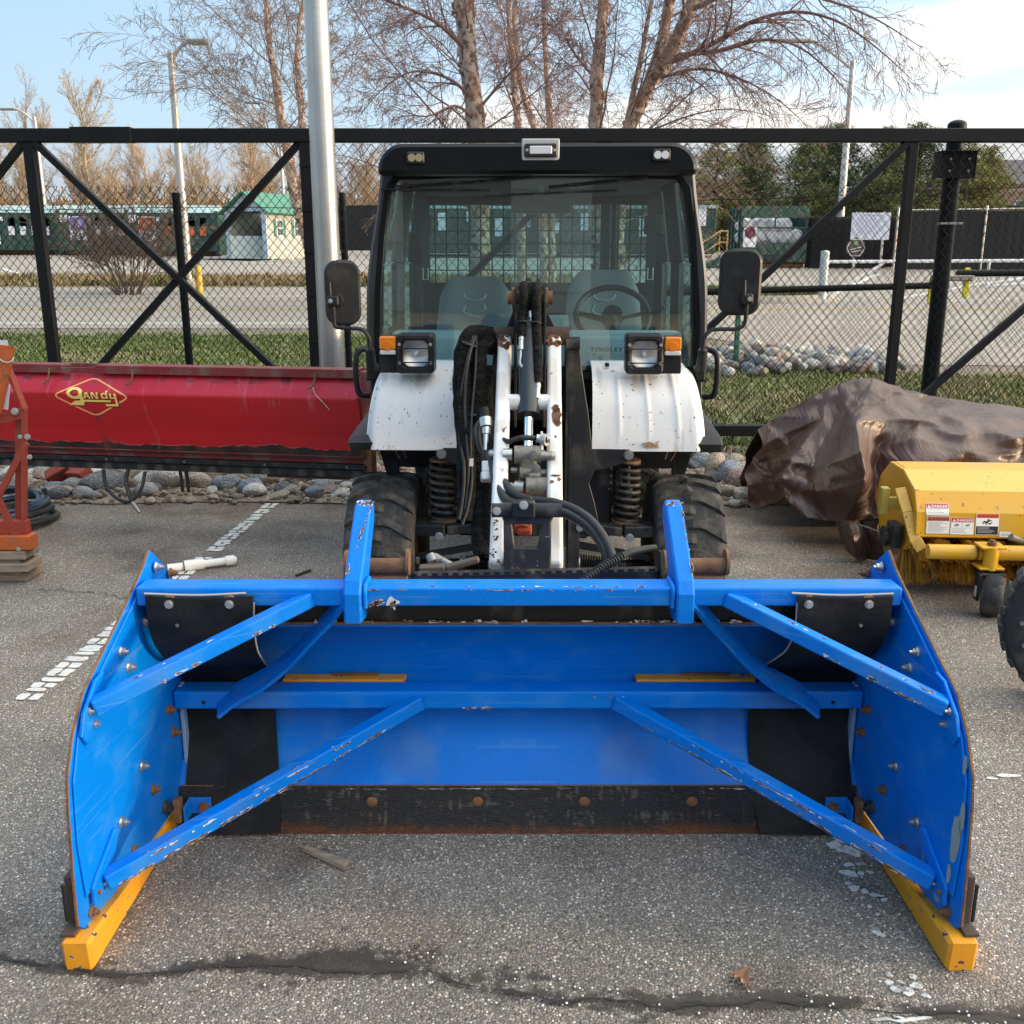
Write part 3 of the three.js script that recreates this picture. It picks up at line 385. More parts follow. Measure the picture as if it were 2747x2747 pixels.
    mesh('shoe_bracket', [bx(0.018, 0.13, 0.05, s * 1.054, 0.15, Z(2.0), 0.003), bx(0.036, 0.010, 0.08, s * 1.050, 0.087, Z(1.975), 0.003)], mat([0.07, 0.045, 0.032], 0.8), sh);
    mesh('shoe_pin', [bx(0.008, 0.10, 0.006, s * 1.056, 0.16, Z(1.955), 0.002)], mBlackSteel, sh);
    // rubber flap: hangs from the beam, runs down inside the moldboard to the ground
    const fp = [[2.3655, 0.772], [2.367, 0.71], [2.385, 0.65], [2.44, 0.585], [2.515, 0.53], [2.585, 0.475], [2.63, 0.41], [2.638, 0.34], [2.62, 0.26], [2.585, 0.18], [2.53, 0.09], [2.478, 0.008]];
    const fc = new THREE.CatmullRomCurve3(fp.map(([d, y]) => new THREE.Vector3(0, y, Z(d))));
    const flap = mesh('rubber_flap', slab((u, v) => { const p = fc.getPointAt(v), x = s * lerp(0.972 - (v < 0.3 ? 0.012 : 0), 0.70 + 0.02 * Math.sin(v * 5 + s), s < 0 ? u : 1 - u); return [x, p.y + (v < 0.02 ? -0.006 * Math.abs(Math.sin(u * 3.1)) : 0), p.z + 0.005 * Math.sin(u * 4 + v * 6) * sstep(0.05, 0.3, v), x, v]; }, 14, 44, 0.009), mRubber, pusher);
    mesh('flap_edge', tube([[s * 0.965, 0.7745, Z(2.368)], [s * 0.83, 0.7705, Z(2.368)], [s * 0.703, 0.776, Z(2.368)]], 0.0032, 20, 6), mat([0.38, 0.38, 0.37], 0.8), flap);
    mesh('flap_edge', tube([0.02, 0.1, 0.2, 0.3, 0.4, 0.46].map((v) => { const p = fc.getPointAt(v); return [s * (0.70 + 0.02 * Math.sin(v * 5 + s) - 0.001), p.y, p.z + 0.004]; }), 0.003, 30, 6), mat([0.30, 0.30, 0.29], 0.8), flap);
    for (const x of [0.90, 0.745]) { mesh('washer', cyl(q(s * x, 0.750, 2.366), q(s * x, 0.750, 2.357), 0.022, 0.022, 20), mRust, flap); bolt(flap, q(s * x, 0.750, 2.357), [0, 0, 1], mZinc, 0.72, gHead); }
    bolt(flap, q(s * 0.885, 0.69, 2.3655), [0, 0.1, 1], mDullSteel, 0.45);
    // diagonal braces
    const upA = q(s * 0.54, 0.757, 2.385), upB = q(s * 1.0, 0.592, 2.085), b1 = mesh('upper_brace', bar(upA, upB, 0.040, 0.040, 0.006), mBlue, pusher);
    const loA = q(s * 0.28, 0.384, 2.56), loB = q(s * 1.005, 0.150, 2.055), b2 = mesh('lower_brace', bar(loA, loB, 0.044, 0.043, 0.006), mBlue, pusher);
    const edgeOf = (A, Bq, w, h) => { const z = V(Bq).sub(V(A)).normalize(), x = new THREE.Vector3(0, 1, 0).cross(z).normalize(); if (x.z < 0) x.negate(); const y = z.clone().cross(x); if (y.y < 0) y.negate(); return { x, y, z, at: (t, kx, ky) => V(A).lerp(V(Bq), t).addScaledVector(x, kx * w / 2).addScaledVector(y, ky * h / 2) }; };
    let e = edgeOf(upA, upB, 0.040, 0.040); chips(b1, e.at(0.08, 1, -0.6), e.at(0.95, 1, -0.6), e.y, e.x, 8, 0.006, 0.02); chips(b1, e.at(0.1, 0.2, 1), e.at(0.95, 0.2, 1), e.x, e.y, 7, 0.006, 0.014); if (s === 1) chips(b1, e.at(0.80, 0.4, 1), e.at(0.93, 0.4, 1), e.x, e.y, 7, 0.005, 0.014);
    e = edgeOf(loA, loB, 0.044, 0.043); chips(b2, e.at(0.1, 1, -0.62), e.at(0.98, 1, -0.62), e.y, e.x, 40, 0.005, 0.035, { rustShare: 0.9 }); chips(b2, e.at(0.25, 1, 0.55), e.at(0.9, 1, 0.55), e.y, e.x, 22, 0.004, 0.03, { rustShare: 0.6 }); chips(b2, e.at(0.3, 0.75, 1), e.at(0.9, 0.75, 1), e.x, e.y, 8, 0.004, 0.02, { rustShare: 0.5 });
    // mounting lugs of the braces on the plate
    mesh('brace_mount', slant(boxUV(extX(O([[2.03, 0.545], [2.05, 0.515], [2.11, 0.515], [2.135, 0.60], [2.16, 0.65], [2.12, 0.645], [2.05, 0.59]]), s * (xi - 0.016), s * (xi - 0.0068), 0.002))), mBlue, pusher, true);
    mesh('brace_mount', slant(boxUV(extX(O([[2.0, 0.12], [2.0, 0.165], [2.02, 0.18], [2.13, 0.245], [2.15, 0.235], [2.10, 0.15], [2.06, 0.12]]), s * (xi - 0.016), s * (xi - 0.0068), 0.002))), mBlue, pusher, true);
    // bent flat strap from the hook foot down to the lower tube
    const stp = [[0.455, 0.748, 2.372, 0.05], [0.468, 0.735, 2.385, 0.05], [0.50, 0.69, 2.415, 0.052], [0.565, 0.615, 2.455, 0.056], [0.64, 0.53, 2.49, 0.062], [0.72, 0.462, 2.51, 0.075], [0.80, 0.415, 2.515, 0.085], [0.85, 0.375, 2.51, 0.085]];
    const sc = new THREE.CatmullRomCurve3(stp.map(([x, y, d]) => new THREE.Vector3(s * x, y, Z(d))));
    mesh('strap', slab((u, v) => { const p = sc.getPointAt(v), k = lerp(0.046, 0.085, sstep(0.3, 0.9, v)), a = lerp(0.55, 0.20, v); const t = (s < 0 ? u : 1 - u) - 0.3; return [p.x + s * t * k * 0.25, p.y + t * k * a, p.z - t * k, v, u]; }, 5, 40, 0.010), mBlue, pusher);
    bolt(pusher, q(s * 0.842, 0.372, 2.535), [0, -0.5, 0.4], mDullSteel, 0.7);
    // hook post
    const hk = mesh('hook_post', extX(O([[2.350, 0.70], [2.350, 0.778], [2.372, 0.808], [2.585, 0.952], [2.62, 0.962], [2.645, 0.94], [2.64, 0.90], [2.56, 0.835], [2.50, 0.775], [2.49, 0.70], [2.42, 0.685]]), s * 0.428 - 0.023, s * 0.428 + 0.023, 0.005), mBlue, pusher);
    chips(hk, q(s * 0.428 + (s < 0 ? 0.021 : -0.021) * -1, 0.81, 2.371), q(s * 0.428 + 0.021 * (s < 0 ? 1 : 1), 0.95, 2.58), [1, 0, 0], [0, 0.82, 0.56], 14, 0.005, 0.022, { rustShare: 0.95 });
    chips(hk, q(s * 0.428 - 0.012, 0.958, 2.595), q(s * 0.428 + 0.024, 0.958, 2.60), [0, 0.5, -0.85], [0, 0.9, 0.4], 5, 0.012, 0.014);
    mesh('weld_bead', tube([q(s * 0.428 - s * 0.03, 0.735, 2.372), q(s * 0.428 - s * 0.03, 0.786, 2.373), q(s * 0.428 - s * 0.03, 0.79, 2.45)], 0.007, 26, 7), mBlue, hk);
    // pivot pipe and bar through the hook
    const pipe = mesh('pivot_pipe', cyl(q(s * 0.475 - 0.09 + 0.055, 0.722, 2.77), q(s * 0.475 + 0.09 + 0.055, 0.722, 2.77), 0.024, 0.024, 20), mRust, pusher);
    mesh('pipe_flange', cyl(q(s * 0.475 + 0.055 - 0.096, 0.73, 2.77), q(s * 0.475 + 0.055 - 0.087, 0.73, 2.77), 0.040, 0.040, 24), mRust, pipe); mesh('pipe_flange', cyl(q(s * 0.475 + 0.055 + 0.087, 0.735, 2.77), q(s * 0.475 + 0.055 + 0.096, 0.735, 2.77), 0.040, 0.040, 24), mRust, pipe);
    mesh('pivot_bar', bx(0.18, 0.022, 0.03, s * 0.475 + 0.055, 0.684, Z(2.76), 0.003), mRust, pusher);
    // corner bracket at the foot of the plate
    mesh('corner_bracket', [bx(0.06, 0.05, 0.007, s * 0.915, 0.085, Z(2.50), 0.002), bx(0.007, 0.05, 0.06, s * 0.945, 0.085, Z(2.475), 0.002)], mBlue, pusher); bolt(pusher, q(s * 0.905, 0.082, 2.495), [0, 0, 1], mRust, 1.0, gHead); mesh('rusty_stop', bx(0.02, 0.07, 0.03, s * 0.963, 0.10, Z(2.45), 0.003), mRust, pusher);
    // sheet clamp at the back corner
    mesh('corner_strip', bx(0.012, 0.30, 0.03, s * 0.978, 0.27, Z(2.60), 0.003), mat([0.22, 0.34, 0.52], 0.6), pusher); mesh('orange_corner', bx(0.014, 0.05, 0.03, s * 0.976, 0.365, Z(2.628), 0.003), mOrange, pusher);
  }
}

// ---------------------------------------------------------------- white and black utility work machine
seed(300);
const tWhite = tex(1024, 1024, (x, y) => { const u = x / 1024, v = y / 1024, a = fbm(u * 6, v * 6, 5, 6, 310), f = vn(u * 200, v * 200, 200, 313), sp = fbm(u * 60, v * 60, 3, 60, 316), st = fbm(u * 26, v * 5, 4, 5, 318); let l = 0.74 + 0.05 * (a - 0.5) + 0.02 * f, c = [l * 1.0, l * 0.99, l * 0.965]; c = mix3(c, [0.33, 0.27, 0.20], 0.45 * sstep(0.60, 0.78, st * 0.7 + a * 0.35)); return mix3(c, [0.09, 0.05, 0.03], 0.8 * sstep(0.79, 0.815, sp)); }, 0.75);
const mWhite = phys([1, 1, 1], 0.38, 0, { map: tWhite, clearcoat: 0.2, clearcoatRoughness: 0.3 });
const tArm = tex(512, 512, (x, y) => { const u = x / 512, v = y / 512, a = fbm(u * 8, v * 8, 5, 8, 320), k = fbm(u * 20, v * 14, 4, 14, 322), f = vn(u * 160, v * 160, 160, 324); let l = 0.70 + 0.12 * (a - 0.5), c = [l, l * 0.98, l * 0.94]; c = mix3(c, [0.42, 0.36, 0.28], 0.5 * sstep(0.5, 0.75, a)); return mix3(c, [0.10 + 0.1 * f, 0.045 + 0.04 * f, 0.025], sstep(0.80, 0.82, k + 0.12 * (a - 0.5))); }, 0.5);
const mArm = mat([1, 1, 1], 0.5, 0, { map: tArm });
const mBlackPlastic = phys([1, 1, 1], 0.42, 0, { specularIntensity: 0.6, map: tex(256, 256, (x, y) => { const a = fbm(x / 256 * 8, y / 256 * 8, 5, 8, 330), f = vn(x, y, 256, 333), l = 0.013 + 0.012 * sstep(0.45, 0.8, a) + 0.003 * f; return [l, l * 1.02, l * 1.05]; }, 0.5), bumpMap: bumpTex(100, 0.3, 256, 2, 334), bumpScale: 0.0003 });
const mGlossBlack = phys([0.006, 0.007, 0.008], 0.28, 0, { specularIntensity: 0.45 });
const mGlass = phys([0.52, 0.74, 0.80], 0.02, 0, { transmission: 0.955, thickness: 0, ior: 2.2 });
const mSideGlass = phys([0.58, 0.78, 0.75], 0.02, 0, { transmission: 1, thickness: 0, ior: 1.52 });
const mClear = phys([0.95, 0.95, 0.95], 0.03, 0, { transmission: 1, thickness: 0, ior: 1.5 });
const mChrome = mat([0.86, 0.87, 0.88], 0.06, 1), mReflector = mat([0.62, 0.61, 0.60], 0.38, 1), mSeat = mat([0.24, 0.26, 0.28], 0.75), mTrim = mat([0.50, 0.52, 0.50], 0.7), mDark = mat([0.028, 0.028, 0.03], 0.75);
const mCast = mat([1, 1, 1], 0.55, 0.35, { map: tex(256, 256, (x, y) => { const a = fbm(x / 256 * 14, y / 256 * 14, 5, 14, 340); return mix3([0.10, 0.095, 0.075], [0.27, 0.26, 0.22], a); }, 0.15), bumpMap: bumpTex(60, 0.1, 256, 4, 342), bumpScale: 0.001 });
const mCover = phys([1, 1, 1], 0.95, 0, { specularIntensity: 0.3, map: tex(256, 256, (x, y) => { const a = fbm(x / 256 * 6, y / 256 * 30, 4, 6, 350), f = vn(x, y, 256, 352), l = 0.007 + 0.011 * sstep(0.5, 0.85, a) + 0.003 * f; return [l * 1.05, l, l * 0.95]; }, 0.3), bumpMap: bumpTex(30, 0.3, 256, 5, 354), bumpScale: 0.01 });
const mRedPart = mat([0.45, 0.07, 0.02], 0.6);

const rig = thing('work_machine', 'white and black cab utility work machine parked behind the blue snow pusher', 'work machine', [0.1, 0, -4.15], -0.03);
const tireGeo = (() => { const p = [[0.205, -0.11], [0.225, -0.135], [0.26, -0.147], [0.30, -0.147], [0.325, -0.135], [0.334, -0.10], [0.338, 0], [0.334, 0.10], [0.325, 0.135], [0.30, 0.147], [0.26, 0.147], [0.225, 0.135], [0.205, 0.11]]; const g = new THREE.LatheGeometry(p.map(([r, y]) => new THREE.Vector2(r, y)), 56); g.rotateZ(Math.PI / 2); return boxUV(g); })();
function lugGeo(s) { // one chevron lug, bent over the crown and down the shoulder
  const pos = [], H = 0.017, st = 7, R = (x) => { const a = Math.abs(x); return a < 0.10 ? 0.337 - a * 0.03 : 0.334 - (a - 0.10) * (a - 0.10) * 6; }, pt = (x, ph, h) => { const r = R(x) + h; return [x, Math.cos(ph) * r, Math.sin(ph) * r]; };
  const rows = []; for (let i = 0; i <= st; i++) { const t = i / st, x = s * lerp(-0.02, 0.143, t), c = t < 0.35 ? 0 : (t - 0.35) * 0.28, w = lerp(0.075, 0.060, t); rows.push([[x, c - w], [x, c - w * 0.75], [x, c + w * 0.75], [x, c + w]].map(([xx, ph], k) => pt(xx, ph, k === 0 || k === 3 ? -0.004 : (i === 0 || i === st ? 0.004 : H)))); }
  for (let i = 0; i < st; i++) for (let k = 0; k < 3; k++) { const a = rows[i][k], b = rows[i][k + 1], c = rows[i + 1][k], d = rows[i + 1][k + 1]; if (s > 0) pos.push(...a, ...b, ...d, ...a, ...d, ...c); else pos.push(...a, ...d, ...b, ...a, ...c, ...d); }
  for (const i of [0, st]) { const [a, b, c, d] = rows[i]; pos.push(...a, ...c, ...b, ...a, ...d, ...c); }
  const g = new THREE.BufferGeometry(); g.setAttribute('position', new THREE.Float32BufferAttribute(pos, 3)); g.computeVertexNormals(); return boxUV(g);
}
const lugL = lugGeo(-1), lugR = lugGeo(1);
const mTire = mat([1, 1, 1], 0.85, 0, { map: tex(512, 512, (x, y) => { const u = x / 512, v = y / 512, a = fbm(u * 8, v * 8, 5, 8, 360), f = vn(u * 160, v * 160, 160, 363); return mix3([0.020, 0.021, 0.023], [0.075, 0.066, 0.054], sstep(0.42, 0.75, a * 0.85 + f * 0.2)); }, 0.5), bumpMap: bumpTex(60, 0.4, 256, 4, 365), bumpScale: 0.0012 });
function wheel(x, z, label) {
  const w = new THREE.Group(); w.name = 'wheel'; w.position.set(x, 0.352, z); rig.add(w);
  const t = put('tire', tireGeo, mTire, w); for (let i = 0; i < 17; i++) for (const s of [-1, 1]) { const l = put('tread_lug', s < 0 ? lugL : lugR, mTire, w); l.rotation.x = (i + (s < 0 ? 0 : 0.5)) / 17 * Math.PI * 2; }
  mesh('rim', [cyl([-0.10, 0, 0], [0.10, 0, 0], 0.206, 0.206, 32, true), cyl([-0.02, 0, 0], [0.02, 0, 0], 0.205, 0.205, 32), cyl([-0.06, 0, 0], [0.06, 0, 0], 0.07, 0.07, 20)], mat([0.60, 0.60, 0.58], 0.5), w);
  mesh('rim_rust', [cyl([x < 0 ? 0.100 : -0.104, 0, 0], [x < 0 ? 0.104 : -0.100, 0, 0], 0.222, 0.222, 40)], mRust, w); return w;
}
wheel(-0.65, 0); wheel(0.65, 0); wheel(-0.65, -2.35); wheel(0.65, -2.35);
{
  // ---- chassis, wheel wells, rear body; black panels added behind the springs for darkness
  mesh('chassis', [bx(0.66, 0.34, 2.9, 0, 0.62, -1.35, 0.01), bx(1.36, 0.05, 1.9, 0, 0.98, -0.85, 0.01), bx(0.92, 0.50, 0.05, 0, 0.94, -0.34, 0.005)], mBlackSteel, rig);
  mesh('engine_body', [bx(1.40, 0.52, 1.5, 0, 0.92, -2.3, 0.04)], mWhite, rig);
  for (const s of [-1, 1]) mesh('wheel_well', [bx(0.30, 0.36, 0.02, s * 0.52, 0.84, -0.36, 0.004), bx(0.02, 0.30, 0.40, s * 0.345, 0.90, -0.15, 0.004)], mBlackPlastic, rig);  // black lining panels, also keep the space behind the springs dark
  // centre tower plates beside the lift arm
  const plR = [[0.13, 1.313, 0.216], [0.174, 1.313, 0.215], [0.189, 1.178, 0.214], [0.218, 1.006, 0.214], [0.237, 0.861, 0.213], [0.39, 0.861, 0.208], [0.4, 0.817, 0.208], [0.331, 0.785, 0.21], [0.248, 0.768, 0.213], [0.227, 0.714, 0.213], [0.251, 0.632, 0.213], [0.271, 0.547, 0.212], [0.276, 0.499, 0.212], [0.141, 0.499, 0.216]];
  const zz = plR[0][2], outR = plR.map((p) => [p[0], p[1]]);
  const tower = mesh('tower_plate', ext(outR, zz - 0.02, zz, 0.003), mBlackSteel, rig); const outL = outR.map(([x, y]) => [-x + 0.012, y]).reverse();
  mesh('tower_plate', ext(outL, zz - 0.02, zz, 0.003), mBlackSteel, rig);
  for (const s of [-1, 1]) { const x = outR[0][0] * s; mesh('tower_side', bx(0.012, 0.88, 0.34, x, 0.88, zz - 0.17, 0.003), mBlackSteel, rig); }
  mesh('pivot_boss', cyl([0.122, 1.289, 0.236], [0.177, 1.289, 0.235], 0.026, 0.026, 20), mBlackSteel, tower);
  for (const p of [[0.25, 0.827, 0.243], [0.309, 0.698, 0.241]]) mesh('plate_hole', cyl(p, [p[0], p[1], p[2] + 0.004], 0.004, 0.004, 8), mDark, tower);
  for (const s of [-1, 1]) bolt(rig, [s * 0.386, 0.835, zz + 0.001], [0, 0, 1], mDullSteel, 1.3, gHead, 'shock_bolt');

  // ---- coil springs over shocks
  for (const s of [-1, 1]) {
    const x = s * 0.388, z = 0.13, pts = []; for (let i = 0; i <= 150; i++) { const t = i / 150, a = t * Math.PI * 2 * 8.2; pts.push([x + s * 0.006 * (1 - t) + Math.cos(a) * 0.050, lerp(0.535, 0.79, t), z + Math.sin(a) * 0.050]); }
    const g = new THREE.Group(); g.name = 'shock_absorber'; rig.add(g);
    mesh('coil_spring', tube(pts, 0.0095, 260, 8), mat([1, 1, 1], 0.6, 0.2, { map: paintTex([0.030, 0.025, 0.021], { chips: -1, dirt: 0.5, size: 256, tile: 0.2, off: 370 }) }), g);
    mesh('damper', [cyl([x, 0.53, z], [x, 0.68, z], 0.028, 0.028, 16), cyl([x, 0.68, z], [x, 0.83, z], 0.016, 0.016, 14)], mBlackSteel, g);
    mesh('spring_seat', [cyl([x, 0.79, z], [x, 0.80, z], 0.058, 0.058, 24), cyl([x, 0.525, z], [x, 0.54, z], 0.060, 0.060, 24)], mRust, g);
  }
  // ---- suspension arms, axle boots
  for (const s of [-1, 1]) {
    const arm = mesh('control_arm', [bar([s * 0.56, 0.50, 0.16], [s * 0.37, 0.508, 0.20], 0.07, 0.05, 0.008), bar([s * 0.37, 0.508, 0.20], [s * 0.19, 0.525, 0.20], 0.06, 0.042, 0.008), bar([s * 0.56, 0.50, 0.12], [s * 0.19, 0.52, -0.10], 0.05, 0.04, 0.008)], mBlackSteel, rig);
    bolt(arm, [s * 0.40, 0.487, 0.233], [0, 0, 1], mZinc, 1.1, gHead); bolt(rig, [s * 0.19, 0.53, 0.225], [0, 0, 1], mZinc, 1.35, gHead, 'pivot_bolt');
    const lower = mesh('lower_arm', [bar([s * 0.55, 0.27, 0.10], [s * 0.15, 0.33, 0.12], 0.05, 0.04, 0.008), bar([s * 0.50, 0.375, 0.16], [s * 0.16, 0.44, 0.17], 0.02, 0.03, 0.004)], mBlackSteel, rig);
    const boot = []; for (let i = 0; i < 9; i++) { const t = i / 9; boot.push(cyl([s * lerp(0.20, 0.30, t), 0.345, 0.15], [s * lerp(0.206, 0.306, t), 0.345, 0.15], 0.045 - 0.012 * t, 0.038 - 0.012 * t, 16)); } for (let i = 0; i < 8; i++) { const t = i / 8; boot.push(cyl([s * lerp(0.40, 0.49, t), 0.33, 0.12], [s * lerp(0.406, 0.496, t), 0.33, 0.12], 0.032 + 0.014 * t, 0.028 + 0.014 * t, 16)); }
    mesh('axle_boot', boot, mRubber, rig); mesh('boot_clamp', [cyl([s * 0.188, 0.345, 0.15], [s * 0.196, 0.345, 0.15], 0.05, 0.05, 20), cyl([s * 0.312, 0.345, 0.15], [s * 0.318, 0.345, 0.15], 0.03, 0.03, 16)], mZinc, rig);
    mesh('drive_shaft', cyl([s * 0.19, 0.345, 0.15], [s * 0.56, 0.33, 0.1], 0.018, 0.018, 12), mBlackSteel, rig);
    mesh('frame_foot', [bx(0.05, 0.36, 0.30, s * 0.165, 0.40, 0.08, 0.006), bx(0.05, 0.09, 0.06, s * 0.20, 0.52, 0.19, 0.01)], mBlackSteel, rig);
  }
  // ---- fenders
  for (const s of [-1, 1]) {
    const prof = [[0.85, 0.215], [0.90, 0.212], [0.97, 0.20], [1.05, 0.178], [1.12, 0.135], [1.165, 0.07], [1.185, -0.02], [1.19, -0.12]], pc = new THREE.CatmullRomCurve3(prof.map(([y, z]) => new THREE.Vector3(0, y, z)));
    const fd = mesh('fender', slab((u, v) => { const p = pc.getPointAt(v), t = s < 0 ? u : 1 - u; /* 0 outer, 1 inner */ const xo = lerp(0.705, 0.652, sstep(0.0, 0.85, v)), xin = 0.236; let x = lerp(xo, xin, t); const corner = sstep(0.10, 0.0, t); let y = p.y - 0.03 * corner * corner * sstep(0.3, 1, v), z = p.z - 0.05 * corner * corner; for (const rb of [0.24, 0.50, 0.76]) { const k = Math.exp(-Math.pow((t - rb) / 0.016, 2)) * sstep(0.06, 0.16, v) * sstep(0.70, 0.55, v); z += 0.0032 * k * (s > 0 ? 1 : 0.4); y += 0.0015 * k; } z += 0.003 * (fbm(t * 4, v * 4 + 9 * s, 3, 256, 380) - 0.5); return [s * x, y, z, s * x, v * 0.5]; }, 70, 30, 0.006), mWhite, rig);
    mesh('fender_clip', bx(0.018, 0.016, 0.02, s * 0.30, 1.187, 0.05, 0.003), mBlackPlastic, fd);
    mesh('fender_flare', extX([[0.20, 0.845], [0.215, 0.88], [0.17, 0.905], [-0.36, 0.95], [-0.36, 0.92], [0.14, 0.865]], s * 0.66, s * 0.775, 0.012), mBlackPlastic, rig);
    mesh('splash_flap', ext([[s * 0.70, 0.86], [s * 0.60, 0.86], [s * 0.60, 0.70], [s * 0.655, 0.69]], -0.05, -0.03, 0.002), mRubber, rig);
    mesh('hanger_wire', [tube([[s * 0.60, 0.86, 0.10], [s * 0.59, 0.82, 0.10], [s * 0.575, 0.79, 0.10]], 0.004, 10, 6), tube([[s * 0.56, 0.86, 0.10], [s * 0.558, 0.82, 0.10], [s * 0.55, 0.795, 0.10]], 0.004, 10, 6)], mRust, rig);
    if (s > 0) { const bird = []; for (let i = 0; i < 30; i++) bird.push(bar([0.46 + rr(-0.02, 0.05), 0.865 + rr(0, 0.025), 0.219], [0.46 + rr(-0.02, 0.05), 0.865 + rr(0, 0.03), 0.221], 0.0015, 0.003, 0.0004)); mesh('straw_debris', bird, mat([0.36, 0.24, 0.12], 0.9), fd); }
  }
  // ---- cab: front frame around the windshield, roof, rear frame, pillars
  const oFront = (k, zf) => { const p = []; const bot = 1.10, hw = (y) => lerp(0.742, 0.668, sstep(1.45, 2.05, y)); for (let i = 0; i <= 12; i++) { const y = lerp(bot, 1.95, i / 12); p.push([hw(y) - k, y]); } for (let i = 0; i <= 8; i++) { const a = i / 8 * Math.PI / 2; p.push([0.668 - 0.10 - k * 0.6 + Math.cos(a) * (0.105 - k * 0.4), 1.955 + Math.sin(a) * (0.105 - k * 0.4)]); } return p; };
  const arch = (x0, y0, r) => { const p = [[x0, y0]]; for (let i = 0; i <= 8; i++) { const a = i / 8 * Math.PI / 2; p.push([0.552 + Math.cos(a) * r, 1.972 + Math.sin(a) * r]); } return p.concat(p.slice().reverse().map(([x, y]) => [-x, y])); };
  const full = (h) => h.concat(h.slice().reverse().map(([x, y]) => [-x, y]));
  const tilt = (g) => { const p = g.attributes.position; for (let i = 0; i < p.count; i++) { const y = p.getY(i); const t = y - 1.18; p.setZ(i, p.getZ(i) - 0.27 * t + 0.165 * t * t); } return g; };
  const holeF = full([[0.690, 1.155], [0.692, 1.30], [0.686, 1.50], [0.668, 1.72], [0.640, 1.90], [0.60, 1.955], [0.3, 1.962]]);
  const cabFrame = mesh('cab_frame', tilt(boxUV(ext(full(oFront(0)), -0.20, -0.10, 0.012, [holeF]))), phys([0.030, 0.033, 0.038], 0.3, 0), rig, true);
  mesh('windshield_seal', tilt(boxUV(ext(full([[0.705, 1.145], [0.708, 1.30], [0.702, 1.50], [0.684, 1.72], [0.655, 1.91], [0.61, 1.968], [0.3, 1.975]]), -0.105, -0.094, 0.002, [full([[0.678, 1.168], [0.680, 1.30], [0.674, 1.50], [0.656, 1.72], [0.630, 1.89], [0.59, 1.943], [0.3, 1.95]])]))), mGlossBlack, cabFrame, true);
  mesh('windshield', tilt(boxUV(grid((u, v) => { const y = lerp(1.15, 1.965, v), hw = lerp(0.70, 0.64, sstep(1.5, 1.95, y)); const x = lerp(-hw, hw, u); return [x, y, -0.115 + 0.03 * (1 - (x / 0.7) * (x / 0.7)), u, v]; }, 24, 24))), mGlass, rig, true);
  mesh('roof', [boxUV((() => { const g = ext(arch(0.655, 1.975, 0.110), -1.62, -0.20, 0.012); return g; })())], mGlossBlack, rig);
  // visor over the windshield
  mesh('roof_visor', (() => { const g = ext(arch(0.652, 1.955, 0.105), -0.22, -0.10, 0.015); const p = g.attributes.position; for (let i = 0; i < p.count; i++) p.setZ(i, p.getZ(i) - (p.getY(i) - 1.97) * 0.18 + 0.045); return g; })(), mGlossBlack, rig);
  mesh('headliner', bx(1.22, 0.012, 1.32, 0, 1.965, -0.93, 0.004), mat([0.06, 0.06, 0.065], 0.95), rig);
  for (const s of [-1, 1]) {
    mesh('side_pillar', [bar([s * 0.715, 1.02, -0.20], [s * 0.705, 1.60, -0.27], 0.05, 0.06, 0.012), bar([s * 0.705, 1.60, -0.27], [s * 0.645, 1.99, -0.34], 0.05, 0.06, 0.012), bar([s * 0.70, 1.02, -0.78], [s * 0.69, 1.60, -0.80], 0.04, 0.07, 0.01), bar([s * 0.69, 1.60, -0.80], [s * 0.64, 1.98, -0.83], 0.04, 0.07, 0.01), bar([s * 0.70, 1.02, -1.52], [s * 0.69, 1.60, -1.50], 0.06, 0.09, 0.012), bar([s * 0.69, 1.60, -1.50], [s * 0.64, 1.98, -1.50], 0.06, 0.09, 0.012), bx(0.03, 0.08, 1.34, s * 0.705, 1.06, -0.86, 0.01)], mBlackPlastic, rig);
    mesh('side_glass', grid((u, v) => { const y = lerp(1.08, 1.97, v), hw = lerp(0.705, 0.645, sstep(1.55, 1.98, y)); return [s * hw, y, lerp(-0.24, -1.5, u), u, v]; }, 2, 12), mSideGlass, rig);
    mesh('door_panel', [bx(0.03, 0.16, 1.30, s * 0.70, 1.0, -0.86, 0.01)], mBlackPlastic, rig);
    // grab handle at the side of the cab
    mesh('grab_handle', tube([[s * 0.735, 1.24, -0.12], [s * 0.775, 1.225, -0.10], [s * 0.785, 1.18, -0.09], [s * 0.785, 1.09, -0.09], [s * 0.775, 1.04, -0.10], [s * 0.735, 1.03, -0.12]], 0.013, 40, 8), mBlackPlastic, rig);
    // mirror
    const mg = new THREE.Group(); mg.name = 'mirror'; rig.add(mg);
    const cx = s < 0 ? -0.805 : 0.842, cy = s < 0 ? 1.478 : 1.523, ww = s < 0 ? 0.145 : 0.168, hh = 0.266;
    const head = [bx(0, 0, 0)].slice(1); const body = ext(rounded(ww, hh, 0.055, 6), -0.03, 0.012, 0.010), rim = ext(rounded(ww + 0.004, hh + 0.004, 0.057, 6), -0.034, -0.016, 0.004, [rounded(ww - 0.014, hh - 0.014, 0.05, 6)]);
    const back = new THREE.SphereGeometry(1, 24, 12, 0, 6.2832, 0, Math.PI / 2); back.rotateX(Math.PI / 2); back.scale(ww * 0.46, hh * 0.47, 0.012); back.translate(0, 0, 0.009);
    const turnM = (g) => { g.rotateY(s * -0.18 * (s < 0 ? 1.6 : 0.6)); g.translate(cx, cy, 0.02); return g; };
    mesh('mirror_housing', [turnM(body), turnM(rim)], mBlackPlastic, mg);
    mesh('mirror_glass', turnM(ext(rounded(ww - 0.02, hh - 0.02, 0.048, 6), -0.036, -0.031, 0.001)), mChrome, mg);
    const bxp = s < 0 ? cx - 0.035 : cx + 0.022, byp = s < 0 ? cy - 0.03 : cy - 0.065;
